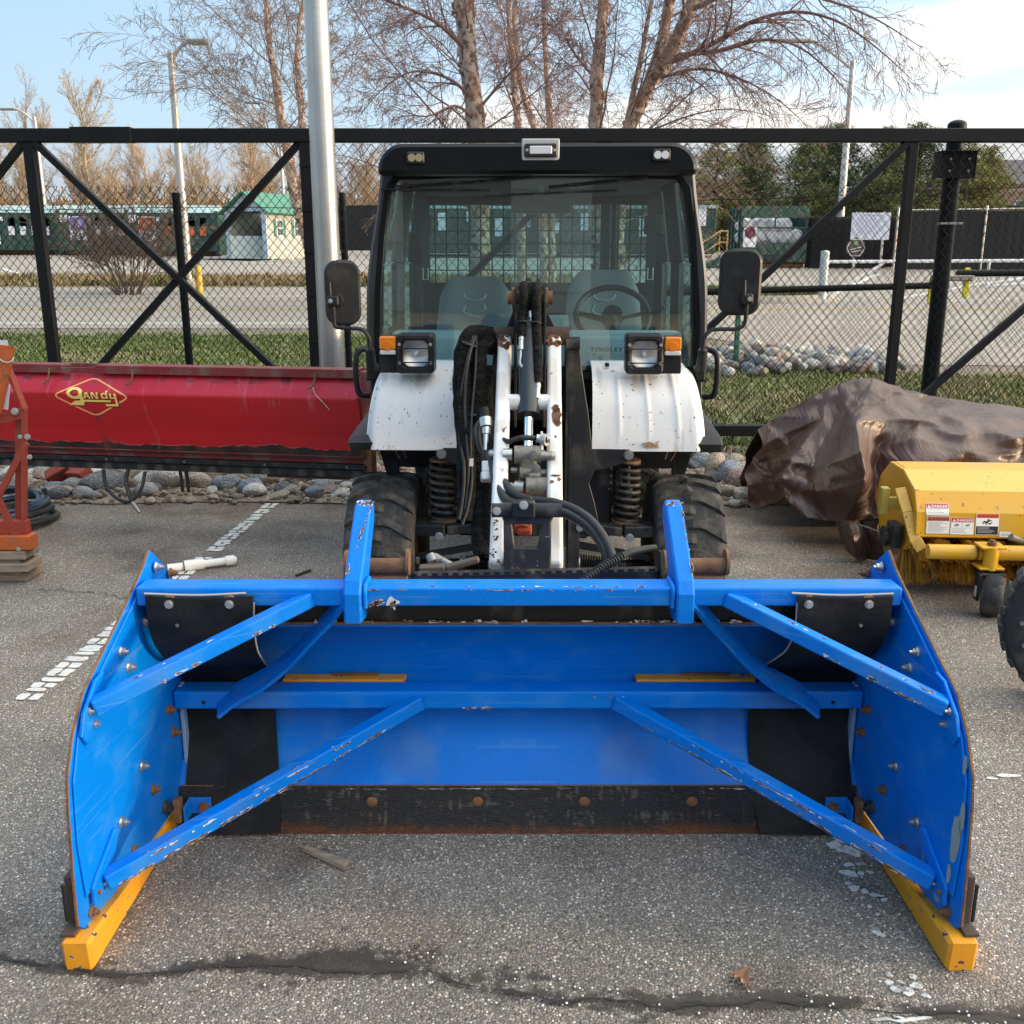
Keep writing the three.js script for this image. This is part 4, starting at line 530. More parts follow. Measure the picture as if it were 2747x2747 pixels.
    mesh('mirror_clamp', [cyl([bxp + 0.008, byp, 0.03], [bxp + 0.008, byp, 0.055], 0.030, 0.028, 20), bx(0.05, 0.046, 0.036, bxp, byp, 0.06, 0.012), cyl([bxp - 0.012, byp + 0.02, 0.062], [bxp - 0.014, byp + 0.075, 0.062], 0.008, 0.007, 10)], mBlackPlastic, mg); bolt(mg, [bxp - 0.008 * s * -1, byp, 0.078], [0, 0, 1], mZinc, 0.6, gHead);
    mesh('mirror_arm', tube([[bxp, byp + 0.01, 0.062], [bxp, byp - 0.05, 0.062], [bxp + (s < 0 ? 0.004 : -0.006), byp - 0.105, 0.06], [bxp - s * 0.028, 1.338, 0.06], [s * 0.76, 1.335, 0.06], [s * 0.725, 1.33, 0.058], [s * 0.700, 1.30, 0.055], [s * 0.697, 1.26, 0.05], [s * 0.697, 1.20, 0.03]], 0.0085, 70, 10), mBlackSteel, mg);
    mesh('mirror_socket', [cyl([s * 0.697, 1.25, 0.045], [s * 0.697, 1.16, 0.02], 0.020, 0.022, 14), bx(0.045, 0.07, 0.06, s * 0.695, 1.15, 0.0, 0.01)], mBlackPlastic, mg);
    // headlamp
    const hl = new THREE.Group(); hl.name = 'headlight'; rig.add(hl); const hx = s < 0 ? -0.487 : 0.441, hy = 1.243, hz = 0.20;
    mesh('lamp_housing', [ext(rounded(0.152, 0.160, 0.016, 4, hx, hy), hz - 0.10, hz, 0.008, [rounded(0.104, 0.106, 0.014, 4, hx, hy)]), bx(0.15, 0.155, 0.03, hx, hy, hz - 0.09, 0.01)], mBlackPlastic, hl);
    const dish = new THREE.SphereGeometry(0.075, 28, 14, 0, 6.2832, 0, 0.95); dish.rotateX(-Math.PI / 2); dish.scale(1, 1, 0.75); dish.translate(hx, hy, hz + 0.013 - 0.004); mesh('lamp_reflector', [dish, ext(rounded(0.106, 0.108, 0.012, 3, hx, hy), hz - 0.054, hz - 0.05, 0.001)], mReflector, hl);
    mesh('lamp_bulb', [cyl([hx, hy, hz - 0.045], [hx, hy, hz - 0.018], 0.010, 0.008, 14)], mat([0.7, 0.7, 0.68], 0.3), hl);
    mesh('lamp_lens', [grid((u, v) => { const x = lerp(-0.052, 0.052, u), y = lerp(-0.053, 0.053, v); const fl = y < 0.02 ? 0.0013 * Math.sin(x * 900) : 0; return [hx + x, hy + y, hz - 0.010 + 0.008 * (1 - (x * x + y * y) / 0.0055) + fl, u, v]; }, 110, 12)], mClear, hl);
    mesh('lamp_guard', [bar([hx - 0.074, hy + 0.022, hz + 0.006], [hx + 0.074, hy + 0.022, hz + 0.006], 0.005, 0.005, 0.001), bar([hx - 0.074, hy - 0.034, hz + 0.006], [hx + 0.074, hy - 0.034, hz + 0.006], 0.005, 0.005, 0.001)], mBlackSteel, hl);
    for (const [a, b] of [[-1, 0.024], [1, 0.024], [-1, -0.050], [1, -0.050]]) bolt(hl, [hx + a * 0.063, hy + b * 1.0 + 0.014, hz + 0.001], [0, 0, 1], mZinc, 0.42, gHead, 'screw');
    mesh('lamp_mount', [bx(0.10, 0.085, 0.02, s < 0 ? hx - 0.105 : hx + 0.105, 1.203, hz - 0.06, 0.006)], mBlackPlastic, hl);
    // turn signal
    const tx = hx + s * 0.112, ts = new THREE.Group(); ts.name = 'turn_signal'; rig.add(ts);
    mesh('amber_lens', [bx(0.068, 0.054, 0.045, tx, 1.286, hz - 0.025, 0.008)], phys([0.95, 0.27, 0.01], 0.15, 0, { transmission: 0.25, thickness: 0, clearcoat: 0.5 }), ts); mesh('amber_lens_ring', [cyl([tx, 1.275, hz - 0.003], [tx, 1.275, hz + 0.001], 0.019, 0.017, 24)], phys([0.70, 0.17, 0.008], 0.2, 0), ts);
    mesh('clear_lens', [bx(0.066, 0.020, 0.043, tx, 1.2485, hz - 0.025, 0.006)], phys([0.62, 0.60, 0.57], 0.15, 0, { clearcoat: 0.5 }), ts); mesh('signal_base', [bx(0.074, 0.082, 0.02, tx, 1.274, hz - 0.055, 0.006)], mBlackPlastic, ts);
    // wide-beam roof lamp
    const rl = new THREE.Group(); rl.name = 'roof_lamp'; rig.add(rl); const rx = s < 0 ? -0.498 : 0.507, ry = s < 0 ? 2.018 : 2.026, rz = -0.045; mesh('lamp_case', ext(rounded(0.072, 0.046, 0.008, 4, rx, ry), rz - 0.05, rz, 0.003), mBlackPlastic, rl);
    for (const k of [-1, 1]) mesh('lamp_eye', cyl([rx + k * 0.015, ry, rz - 0.001], [rx + k * 0.015, ry, rz + 0.003], 0.0165, 0.0155, 20), s < 0 ? mat([0.50, 0.42, 0.26], 0.25, 0.6) : mat([0.70, 0.70, 0.70], 0.35, 0.4), rl);
  }
  // centre marker lamp on the roof lip
  const ml = new THREE.Group(); ml.name = 'marker_lamp'; rig.add(ml); mesh('marker_plate', bx(0.155, 0.094, 0.012, 0.015, 2.045, -0.068, 0.005), mat([0.46, 0.45, 0.44], 0.5, 0.4), ml); mesh('marker_case', ext(rounded(0.134, 0.052, 0.009, 4, 0.016, 2.046), -0.064, -0.046, 0.004), mBlackPlastic, ml); mesh('marker_lens', bx(0.092, 0.032, 0.012, 0.016, 2.046, -0.046, 0.004), phys([0.62, 0.62, 0.62], 0.2, 0, { clearcoat: 0.4 }), ml);
  for (const k of [-1, 1]) bolt(ml, [0.016 + k * 0.056, 2.046, -0.047], [0, 0, 1], mZinc, 0.4, gHead, 'screw');
  // wipers and linkage under the visor
  mesh('wiper', [bar([-0.665, 1.905, -0.178], [-0.20, 1.90, -0.185], 0.012, 0.008, 0.002), bar([-0.60, 1.915, -0.178], [-0.25, 1.935, -0.18], 0.008, 0.01, 0.002), bar([-0.25, 1.935, -0.18], [-0.01, 1.955, -0.165], 0.012, 0.012, 0.002)], mBlackSteel, rig); mesh('wiper', [bar([-0.22, 1.878, -0.183], [0.36, 1.90, -0.185], 0.012, 0.008, 0.002), bar([0.05, 1.912, -0.178], [0.47, 1.95, -0.165], 0.010, 0.012, 0.002)], mBlackSteel, rig);
  // ---- inside the cab
  for (const [x, w, y1] of [[-0.335, 0.46, 1.53], [0.355, 0.46, 1.565]]) {
    const st = new THREE.Group(); st.name = 'seat'; rig.add(st); const z0 = -1.18;
    mesh('backrest', slab((u, v) => { const yy = lerp(1.02, y1, v), t = (u - 0.5) * 2, hw = w / 2 * (1 - 0.16 * v), cr = Math.max(0, Math.abs(t) - 0.45) / 0.55, top = 1 - 0.22 * Math.pow(cr, 2.6); return [x + t * hw, lerp(1.02, lerp(1.02, y1, top), v), z0 + 0.03 * (1 - t * t) * 1 + 0.05 * t * t - 0.12 * (v - 0.2), u, v]; }, 26, 24, 0.07), mSeat, st);
    mesh('seat_cushion', bx(w * 0.95, 0.12, 0.46, x, 1.00, z0 + 0.26, 0.05), mSeat, st); mesh('headrest_panel', bx(w * 0.5, 0.05, 0.012, x, 1.16, z0 + 0.045, 0.004), mSeat, st);
    // embossed animal-head emblem: two curved ridges above a low muzzle shape
    const em = mat([0.32, 0.34, 0.35], 0.8); mesh('emblem', [tube([[x - 0.06, 1.44, z0 + 0.025], [x - 0.045, 1.415, z0 + 0.030], [x, 1.405, z0 + 0.034], [x + 0.045, 1.415, z0 + 0.030], [x + 0.06, 1.44, z0 + 0.025]], 0.007, 24, 6), tube([[x - 0.05, 1.385, z0 + 0.038], [x - 0.06, 1.35, z0 + 0.042], [x - 0.02, 1.325, z0 + 0.046], [x + 0.03, 1.32, z0 + 0.046]], 0.007, 20, 6), tube([[x + 0.05, 1.385, z0 + 0.038], [x + 0.055, 1.36, z0 + 0.04], [x + 0.02, 1.345, z0 + 0.044]], 0.006, 16, 6)], em, st);
  }
  mesh('centre_console', slab((u, v) => [lerp(-0.13, 0.16, u), lerp(1.12, 1.34, sstep(0, 0.9, v)) + 0.0, lerp(-0.35, -0.95, v), u, v], 8, 14, 0.08), mTrim, rig);
  const dash = mesh('dashboard', [bx(1.30, 0.165, 0.06, 0, 1.205, -0.26, 0.02), bx(1.30, 0.03, 0.16, 0, 1.285, -0.33, 0.012)], mTrim, rig);
  mesh('dash_base', bx(1.34, 0.07, 0.05, 0, 1.12, -0.17, 0.01), mDark, rig);
  const tTing = canvasTex(512, 128, (c, w, h) => { c.fillStyle = '#b4c4bb'; c.fillRect(0, 0, w, h); c.fillStyle = '#4a0f0c'; c.font = 'bold 84px sans-serif'; c.textBaseline = 'middle'; c.textAlign = 'center'; c.setTransform(1.25, 0, -0.18, 1, 10, 0); c.fillText('TINGLEY', 205, 60); });
  { const g = new THREE.PlaneGeometry(0.172, 0.040); g.translate(0.315, 1.225, -0.2285); g.userData.keep = true; mesh('name_sticker', g, mat([1, 1, 1], 0.5, 0, { map: tTing }), dash); }
  const sw = new THREE.Group(); sw.name = 'steering_wheel'; rig.add(sw); { const tor = new THREE.TorusGeometry(0.175, 0.015, 10, 48); const hub = new THREE.CylinderGeometry(0.045, 0.055, 0.05, 20); hub.rotateX(Math.PI / 2); const T = (g) => { g.rotateX(-0.75); g.translate(0.365, 1.355, -0.62); return g; }; mesh('rim', T(tor), mBlackPlastic, sw); mesh('spokes', [T(bar([-0.17, 0.02, 0], [-0.03, -0.02, 0.0], 0.02, 0.01, 0.003)), T(bar([0.17, 0.02, 0], [0.03, -0.02, 0], 0.02, 0.01, 0.003)), T(bar([0, -0.17, 0], [0, -0.04, 0], 0.02, 0.01, 0.003))], mBlackPlastic, sw); mesh('hub', T(hub), mBlackPlastic, sw); mesh('column', cyl([0.365, 1.345, -0.63], [0.365, 1.20, -0.42], 0.035, 0.045, 14), mBlackPlastic, sw); mesh('lever', [cyl([0.20, 1.36, -0.6], [0.32, 1.33, -0.6], 0.006, 0.006, 8), cyl([0.52, 1.36, -0.55], [0.60, 1.40, -0.5], 0.008, 0.008, 8)], mBlackPlastic, sw); }
  mesh('rear_view_mirror', [bx(0.27, 0.065, 0.03, 0.02, 1.845, -0.36, 0.02), bx(0.10, 0.05, 0.05, 0.02, 1.88, -0.33, 0.015)], mBlackPlastic, rig); mesh('mirror_badge', bx(0.024, 0.032, 0.01, 0.02, 1.905, -0.305, 0.004), mTrim, rig);
  for (const s of [-1, 1]) { const bt = new THREE.Group(); bt.name = 'seat_belt'; rig.add(bt); mesh('belt_strap', [bar([s * 0.62, 1.93, -1.36], [s * 0.61, 1.56, -1.30], 0.05, 0.004, 0.001), bar([s * 0.61, 1.56, -1.30], [s * 0.60, 1.10, -1.24], 0.045, 0.004, 0.001), bx(0.10, 0.10, 0.05, s * 0.63, 1.80, -1.37, 0.01)], mDark, bt); mesh('belt_buckle', [bar([s * 0.61 - 0.014, 1.575, -1.28], [s * 0.61 - 0.014, 1.51, -1.275], 0.006, 0.004, 0.001), bar([s * 0.61 + 0.014, 1.575, -1.28], [s * 0.61 + 0.014, 1.51, -1.275], 0.006, 0.004, 0.001), bar([s * 0.61 - 0.014, 1.513, -1.275], [s * 0.61 + 0.014, 1.513, -1.275], 0.006, 0.004, 0.001)], mZinc, bt); }
  mesh('rear_wall', [bx(1.36, 0.44, 0.03, 0, 1.27, -1.50, 0.006), bx(1.36, 0.06, 0.03, 0, 1.945, -1.50, 0.006)], mBlackPlastic, rig);
  { const bars = []; for (let i = 0; i <= 20; i++) { const x = lerp(-0.64, 0.64, i / 20); bars.push(bar([x, 1.49, -1.48], [x, 1.915, -1.48], 0.0075, 0.006, 0.001)); } for (let j = 0; j <= 6; j++) { const y = lerp(1.49, 1.915, j / 6); bars.push(bar([-0.64, y, -1.482], [0.64, y, -1.482], 0.0075, 0.006, 0.001)); } mesh('window_guard', bars, mBlackPlastic, rig); }
  mesh('rear_window', (() => { const g = new THREE.PlaneGeometry(1.3, 0.44); g.translate(0, 1.70, -1.51); return g; })(), mSideGlass, rig);
}

{ // ---- lift arm in front of the cab: white tubes, cylinder, hoses, valve block, attachment frame
  seed(340);
  const arm = new THREE.Group(); arm.name = 'lift_arm'; rig.add(arm);
  const tl = [-0.121, 1.313, 0.224], tr = [0.074, 1.313, 0.218], bl = [-0.117, 0.616, 1.074], br = [0.075, 0.616, 1.068], ctl = [-0.119, 1.307, 0.254];
  const mid = (a, b, t) => [lerp(a[0], b[0], t), lerp(a[1], b[1], t), lerp(a[2], b[2], t)];
  mesh('arm_tube', [bar(tl, bl, 0.055, 0.062, 0.016)], mArm, arm); mesh('arm_tube', [bar(tr, br, 0.055, 0.062, 0.016)], mArm, arm);
  mesh('cross_tube', cyl(mid(tl, bl, 0.32), mid(tr, br, 0.32), 0.030, 0.030, 20), mArm, arm);
  // rust at the arm tops and one bare patch
  mesh('rusty_pivot', [cyl([tl[0] - 0.045, tl[1] + 0.005, tl[2]], [tl[0] + 0.055, tl[1] + 0.005, tl[2]], 0.036, 0.036, 22), cyl([tr[0] - 0.055, tr[1] + 0.005, tr[2]], [tr[0] + 0.06, tr[1] + 0.005, tr[2]], 0.036, 0.036, 22)], mat([0.055, 0.032, 0.022], 0.8), arm);
  for (const A of [tl, tr]) { const c = mid(A, A === tl ? bl : br, 0.045); const z = V(A === tl ? bl : br).sub(V(A)).normalize(); const blobs = []; for (let i = 0; i < 16; i++) { const o = rr(-0.035, 0.05); const g = new THREE.CircleGeometry(rr(0.004, 0.014), 9); g.scale(1, rr(0.8, 1.8), 1); const n = new THREE.Vector3(1, 0, 0).cross(z).normalize(); if (n.z < 0) n.negate(); g.lookAt(n); g.translate(c[0] + rr(-0.026, 0.026) + n.x * 0.0318, c[1] + z.y * o + n.y * 0.0318, c[2] + z.z * o + n.z * 0.0318); blobs.push(g); } mesh('rust_stain', blobs, mChipRust, arm).userData.kind = 'stuff'; }
  { const z = V(br).sub(V(tr)).normalize(), n = new THREE.Vector3(1, 0, 0).cross(z).normalize(); if (n.z < 0) n.negate(); const patches = [[0.405, 0.008, 0.018, 0.05], [0.375, 0.004, 0.017, 0.02], [0.44, 0.012, 0.014, 0.02], [0.665, 0.004, 0.02, 0.006], [0.68, 0.016, 0.008, 0.008], [0.69, -0.01, 0.008, 0.008], [0.50, 0.004, 0.005, 0.006], [0.21, -0.01, 0.006, 0.003]]; const gs = patches.map(([t, ox, rx, ry]) => { const pts = []; for (let i = 0; i < 18; i++) { const a = i / 18 * 6.283, q = rr(0.72, 1.12); pts.push([Math.cos(a) * rx * q, Math.sin(a) * ry * q]); } const g = new THREE.ShapeGeometry(shapeOf(pts)); g.lookAt(n); const c = mid(tr, br, t); g.translate(c[0] + ox + n.x * 0.0318, c[1] + n.y * 0.0318, c[2] + n.z * 0.0318); return g; }); mesh('bare_patch', gs, mChipRust, arm).userData.kind = 'stuff'; }
  // head of the lift cylinder between gusset plates
  const gz = [-0.021, 1.392, 0.291][2];
  for (const [x0, x1] of [[0, 1]]) {
    const lf = [[-0.087, 1.487, 0.293], [-0.072, 1.497, 0.292], [-0.066, 1.31, 0.292], [-0.135, 1.31, 0.294], [-0.12, 1.339, 0.294], [-0.091, 1.412, 0.293]], rt = [[0.041, 1.487, 0.289], [0.026, 1.497, 0.289], [0.021, 1.31, 0.29], [0.101, 1.31, 0.287], [0.084, 1.339, 0.288], [0.048, 1.412, 0.289]];
    mesh('gusset_plate', ext(lf.map((p) => [p[0], p[1]]), gz - 0.10, gz - 0.09, 0.002), mBlackSteel, arm); mesh('gusset_plate', ext(rt.map((p) => [p[0], p[1]]).reverse(), gz - 0.10, gz - 0.09, 0.002), mBlackSteel, arm);
    const yT = [-0.021, 1.503, 0.291][1], yB = [-0.02, 1.306, 0.291][1], xa = [-0.079, 1.473, 0.293][0], xb = [0.037, 1.473, 0.289][0];
    for (const x of [xa, xb]) mesh('clevis_plate', extX([[gz + 0.02, yT - 0.05], [gz + 0.012, yT], [gz - 0.05, yT + 0.005], [gz - 0.10, yT - 0.01], [gz - 0.11, yB - 0.35], [gz - 0.02, yB - 0.35], [gz - 0.0, yB]], x - 0.005, x + 0.005, 0.0015), mBlackSteel, arm);
    mesh('clevis_pin', [cyl([xa - 0.03, yT - 0.035, gz - 0.04], [xb + 0.03, yT - 0.035, gz - 0.04], 0.026, 0.026, 22), cyl([xa - 0.012, yT - 0.035, gz - 0.04], [xa - 0.006, yT - 0.035, gz - 0.04], 0.04, 0.04, 22), cyl([xb + 0.006, yT - 0.035, gz - 0.04], [xb + 0.012, yT - 0.035, gz - 0.04], 0.04, 0.04, 22)], mRust, arm);
  }
  // cylinder barrel, gland, rod
  const ct = [-0.023, 1.393, 0.311], cb = [-0.022, 1.047, 0.531], rb = [-0.022, 0.89, 0.651];
  mesh('cylinder_barrel', [cyl(ct, cb, 0.039, 0.039, 28), cyl(mid(cb, ct, 0.08), cb, 0.0405, 0.0405, 28)], mat([0.035, 0.040, 0.048], 0.45, 0.2), arm);
  mesh('cylinder_rod', cyl(cb, rb, 0.0175, 0.0175, 24), mChrome, arm);
  mesh('cylinder_eye', [cyl([-0.039, 0.693, 0.872], rb, 0.030, 0.022, 16), bar([-0.033, 0.838, 0.711], [-0.029, 0.683, 0.891], 0.05, 0.03, 0.008)], mRedPart, arm);
  // steel pipe on the barrel
  mesh('hydraulic_pipe', tube([[-0.018, 1.415, 0.351], [-0.016, 1.375, 0.361], [-0.014, 1.327, 0.381], [-0.012, 1.26, 0.421], [-0.012, 1.233, 0.436], [-0.02, 1.217, 0.451], [-0.034, 1.213, 0.451], [-0.048, 1.219, 0.452], [-0.057, 1.232, 0.442], [-0.055, 1.257, 0.432], [-0.054, 1.289, 0.412]], 0.0058, 80, 10), mat([0.42, 0.42, 0.40], 0.35, 0.8), arm);
  const fit = (a, b, r, k = 1) => { const g = [hexp(a, mid(a, b, 0.28), r), cyl(mid(a, b, 0.28), mid(a, b, 0.5), r * 0.8, r * 0.8, 14), hexp(mid(a, b, 0.5), mid(a, b, 0.72), r * 0.85), cyl(mid(a, b, 0.72), b, r * 0.95, r * 0.8, 16)]; return g; };
  mesh('hose_fitting', fit([-0.054, 1.279, 0.417], [-0.052, 1.329, 0.392], 0.013), mZinc, arm); mesh('hose_fitting', fit([0.009, 1.106, 0.51], [0.012, 1.162, 0.48], 0.014), mZinc, arm); mesh('hose_fitting', [hexp([-0.018, 1.395, 0.356], [-0.019, 1.419, 0.346], 0.011)], mZinc, arm);
  mesh('hose_sleeve', tube([[-0.052, 1.329, 0.392], [-0.052, 1.376, 0.372], [-0.048, 1.425, 0.352], [-0.044, 1.475, 0.351], [-0.045, 1.503, 0.322], [-0.046, 1.516, 0.252]], 0.0175, 40, 10), mCover, arm); mesh('hose_sleeve', tube([[0.012, 1.162, 0.48], [0.011, 1.223, 0.45], [0.009, 1.299, 0.41], [0.004, 1.376, 0.37], [0.004, 1.465, 0.35], [0.004, 1.501, 0.32], [0.004, 1.512, 0.25]], 0.0185, 50, 10), mCover, arm); mesh('hose_sleeve', tube([[-0.02, 1.417, 0.321], [-0.02, 1.474, 0.321], [-0.021, 1.503, 0.291]], 0.02, 16, 10), mCover, arm); mesh('hose_elbow', tube([[0.009, 1.106, 0.51], [0.007, 1.095, 0.515], [-0.005, 1.082, 0.5]], 0.009, 10, 8), mBlackSteel, arm);
  mesh('cable_tie', tube([[-0.068, 1.383, 0.387], [-0.05, 1.385, 0.397], [-0.019, 1.383, 0.386], [0.009, 1.381, 0.39], [0.023, 1.376, 0.374]], 0.004, 20, 5), mBlackPlastic, arm);
  // ---- bundle of sleeved hoses on the left of the arm
  const bun = new THREE.Group(); bun.name = 'hose_bundle'; rig.add(bun);
  const wr = (pts, r, seed0, w = 0.18) => { const g = tube(pts, r, 120, 14), p = g.attributes.position, c = new THREE.CatmullRomCurve3(pts.map(V), false, 'centripetal'); for (let i = 0; i < p.count; i++) { const ring = Math.floor(i / 15), o = c.getPointAt(ring / 120), dx = p.getX(i) - o.x, dy = p.getY(i) - o.y, dz = p.getZ(i) - o.z, k = 1 + w * 2 * (fbm(ring * 0.13 + seed0, (i % 15) / 14 * 4, 3, 256, 390) - 0.5); p.setXYZ(i, o.x + dx * k, o.y + dy * k, o.z + dz * k); } g.computeVertexNormals(); return g; };
  mesh('fabric_sleeve', wr([[-0.16, 1.303, 0.205], [-0.199, 1.323, 0.256], [-0.234, 1.33, 0.297], [-0.259, 1.32, 0.328], [-0.274, 1.274, 0.358], [-0.282, 1.194, 0.379], [-0.279, 1.076, 0.419], [-0.265, 0.962, 0.478], [-0.258, 0.85, 0.538], [-0.254, 0.74, 0.598], [-0.256, 0.657, 0.638]], 0.036, 1), mCover, bun);
  mesh('fabric_sleeve', wr([[-0.171, 1.271, 0.195], [-0.199, 1.298, 0.276], [-0.216, 1.27, 0.317], [-0.221, 1.192, 0.357], [-0.222, 1.073, 0.397], [-0.215, 0.938, 0.457], [-0.212, 0.806, 0.527], [-0.206, 0.698, 0.596], [-0.199, 0.611, 0.656], [-0.185, 0.542, 0.716]], 0.034, 7), mCover, bun);
  mesh('fabric_sleeve', wr([[-0.2, 1.183, 0.276], [-0.189, 1.026, 0.356], [-0.176, 0.879, 0.475], [-0.167, 0.756, 0.575], [-0.167, 0.632, 0.655], [-0.174, 0.533, 0.706]], 0.030, 13, 0.14), mCover, bun);
  const cable = (pts, r = 0.006) => mesh('cable', tube(pts, r, 80, 8), mHose, bun);
  cable([[-0.228, 1.326, 0.357], [-0.247, 1.277, 0.398], [-0.261, 1.199, 0.428], [-0.267, 1.081, 0.458], [-0.258, 0.948, 0.518], [-0.247, 0.857, 0.573], [-0.252, 0.747, 0.628], [-0.266, 0.665, 0.668]]); cable([[-0.239, 1.326, 0.357], [-0.259, 1.238, 0.413], [-0.286, 1.08, 0.449], [-0.283, 0.947, 0.509], [-0.263, 0.858, 0.578], [-0.267, 0.729, 0.638], [-0.277, 0.675, 0.669]]); cable([[-0.228, 1.322, 0.347], [-0.229, 1.197, 0.407], [-0.24, 1.042, 0.467], [-0.241, 0.911, 0.537], [-0.233, 0.811, 0.597], [-0.247, 0.711, 0.648], [-0.265, 0.658, 0.678]], 0.0055);
  cable([[-0.281, 1.306, 0.384], [-0.255, 1.297, 0.393], [-0.224, 1.286, 0.377]], 0.006); cable([[-0.292, 1.013, 0.439], [-0.261, 1.028, 0.458], [-0.222, 1.034, 0.452]], 0.0065); cable([[-0.276, 0.92, 0.499], [-0.251, 0.924, 0.518], [-0.239, 0.92, 0.497]], 0.008);
  cable([[-0.184, 1.016, 0.556], [-0.203, 1.029, 0.576], [-0.216, 1.003, 0.597], [-0.206, 0.948, 0.626], [-0.179, 0.894, 0.656], [-0.169, 0.867, 0.675]], 0.008); cable([[-0.18, 1.02, 0.556], [-0.197, 1.021, 0.586], [-0.2, 0.968, 0.626], [-0.181, 0.914, 0.656], [-0.167, 0.871, 0.675]], 0.007); cable([[-0.176, 1.016, 0.556], [-0.184, 0.964, 0.606], [-0.173, 0.879, 0.675]], 0.007);
  mesh('paper_tag', bar([-0.239, 0.885, 0.557], [-0.239, 0.858, 0.577], 0.02, 0.002, 0.0008, [0, 0, 1]), mat([0.72, 0.62, 0.58], 0.8), bun);
  // quick couplers and connector block
  mesh('coupler', [cyl([-0.182, 1.039, 0.576], [-0.178, 1.01, 0.596], 0.024, 0.024, 20), cyl([-0.178, 1.006, 0.596], [-0.178, 0.985, 0.611], 0.019, 0.017, 18), cyl([-0.178, 0.985, 0.611], [-0.178, 0.932, 0.646], 0.012, 0.009, 14)], mZinc, bun); mesh('coupler_boot', cyl([-0.187, 1.07, 0.546], [-0.182, 1.039, 0.576], 0.018, 0.021, 18), mRubber, bun);
  mesh('connector_block', [bar([-0.173, 0.899, 0.696], [-0.172, 0.864, 0.725], 0.032, 0.03, 0.005), bar([-0.172, 0.866, 0.725], [-0.168, 0.839, 0.745], 0.042, 0.034, 0.006)], mat([0.48, 0.50, 0.50], 0.5, 0.2), bun);
  mesh('mount_plate', ext([[-0.165, 0.938, 0.675], [-0.14, 0.946, 0.674], [-0.123, 0.934, 0.674], [-0.126, 0.914, 0.674], [-0.142, 0.906, 0.675], [-0.136, 0.879, 0.674], [-0.15, 0.859, 0.675], [-0.165, 0.871, 0.675], [-0.173, 0.902, 0.675]].map((p) => [p[0], p[1]]), [-0.15, 0.918, 0.675][2] - 0.006, [-0.15, 0.918, 0.675][2] + 0.006, 0.0015, [(() => { const c = [-0.142, 0.926, 0.675]; return rounded(0.010, 0.010, 0.0045, 3, c[0], c[1]); })()]), mZinc, bun);
  // ---- valve block
  const vb = new THREE.Group(); vb.name = 'valve_block'; rig.add(vb);
  mesh('valve_body', [cyl([-0.07, 0.934, 0.732], [0.025, 0.934, 0.73], 0.033, 0.033, 24), bx(0.062, 0.085, 0.06, ...[-0.017, 0.907, 0.731], 0.016), cyl([-0.05, 0.872, 0.752], [0.014, 0.872, 0.75], 0.024, 0.024, 20), cyl([-0.027, 0.831, 0.791], [0.056, 0.831, 0.789], 0.034, 0.034, 26), bx(0.05, 0.05, 0.05, ...[0.002, 0.857, 0.77], 0.014), cyl([0.003, 0.87, 0.75], [0.059, 0.87, 0.749], 0.015, 0.015, 14)], mCast, vb);
  for (const p of [[-0.002, 0.941, 0.765], [0.009, 0.894, 0.78]]) mesh('valve_plug', [cyl(p, [p[0], p[1], p[2] + 0.008], 0.016, 0.016, 20), hexp([p[0], p[1], p[2] + 0.008], [p[0], p[1], p[2] + 0.014], 0.008)], mDullSteel, vb);
  mesh('port_fitting', fit([0.024, 0.934, 0.74], [0.077, 0.93, 0.738], 0.020), mDullSteel, vb); mesh('port_fitting', fit([0.055, 0.87, 0.749], [0.089, 0.868, 0.748], 0.011), mDullSteel, vb); mesh('port_fitting', [cyl([0.056, 0.831, 0.789], [0.071, 0.831, 0.788], 0.033, 0.031, 6), cyl([0.071, 0.831, 0.788], [0.101, 0.831, 0.787], 0.024, 0.024, 20), cyl([0.078, 0.831, 0.788], [0.084, 0.831, 0.788], 0.027, 0.027, 20), cyl([0.092, 0.831, 0.788], [0.097, 0.831, 0.787], 0.027, 0.027, 20)], mDullSteel, vb);
  mesh('hose_nut', [hexp([-0.112, 0.932, 0.724], [-0.078, 0.932, 0.723], 0.023), cyl([-0.158, 0.932, 0.705], [-0.112, 0.932, 0.724], 0.010, 0.010, 14)], mZinc, vb); mesh('hose_nut', [hexp([-0.066, 0.826, 0.772], [-0.032, 0.826, 0.781], 0.022), cyl([-0.098, 0.829, 0.753], [-0.066, 0.826, 0.772], 0.012, 0.012, 14)], mat([0.62, 0.62, 0.58], 0.35, 0.8), vb); mesh('hose_nut', [cyl([-0.129, 0.883, 0.714], [-0.089, 0.879, 0.733], 0.009, 0.006, 10), hexp([-0.082, 0.878, 0.733], [-0.059, 0.878, 0.732], 0.011)], mDullSteel, vb);
  mesh('side_coupler', [cyl([0.009, 0.99, 0.71], [0.024, 0.988, 0.71], 0.016, 0.016, 16), cyl([0.028, 1.003, 0.709], [0.034, 0.974, 0.719], 0.004, 0.004, 8), cyl([0.028, 0.986, 0.709], [0.047, 0.986, 0.719], 0.022, 0.022, 20), hexp([0.047, 0.988, 0.719], [0.057, 0.988, 0.719], 0.014), bar([0.027, 1.015, 0.71], [0.03, 0.949, 0.729], 0.008, 0.004, 0.001)], mZinc, vb);
  mesh('pilot_hose', tube([[0.005, 0.99, 0.71], [-0.018, 0.992, 0.711], [-0.043, 0.992, 0.712], [-0.068, 0.984, 0.702], [-0.087, 0.975, 0.693], [-0.101, 0.975, 0.683], [-0.121, 0.977, 0.654], [-0.136, 0.966, 0.634]], 0.010, 50, 10), mHose, vb); mesh('boot', bar([-0.151, 0.968, 0.625], [-0.15, 0.881, 0.685], 0.04, 0.04, 0.015), mCover, vb);
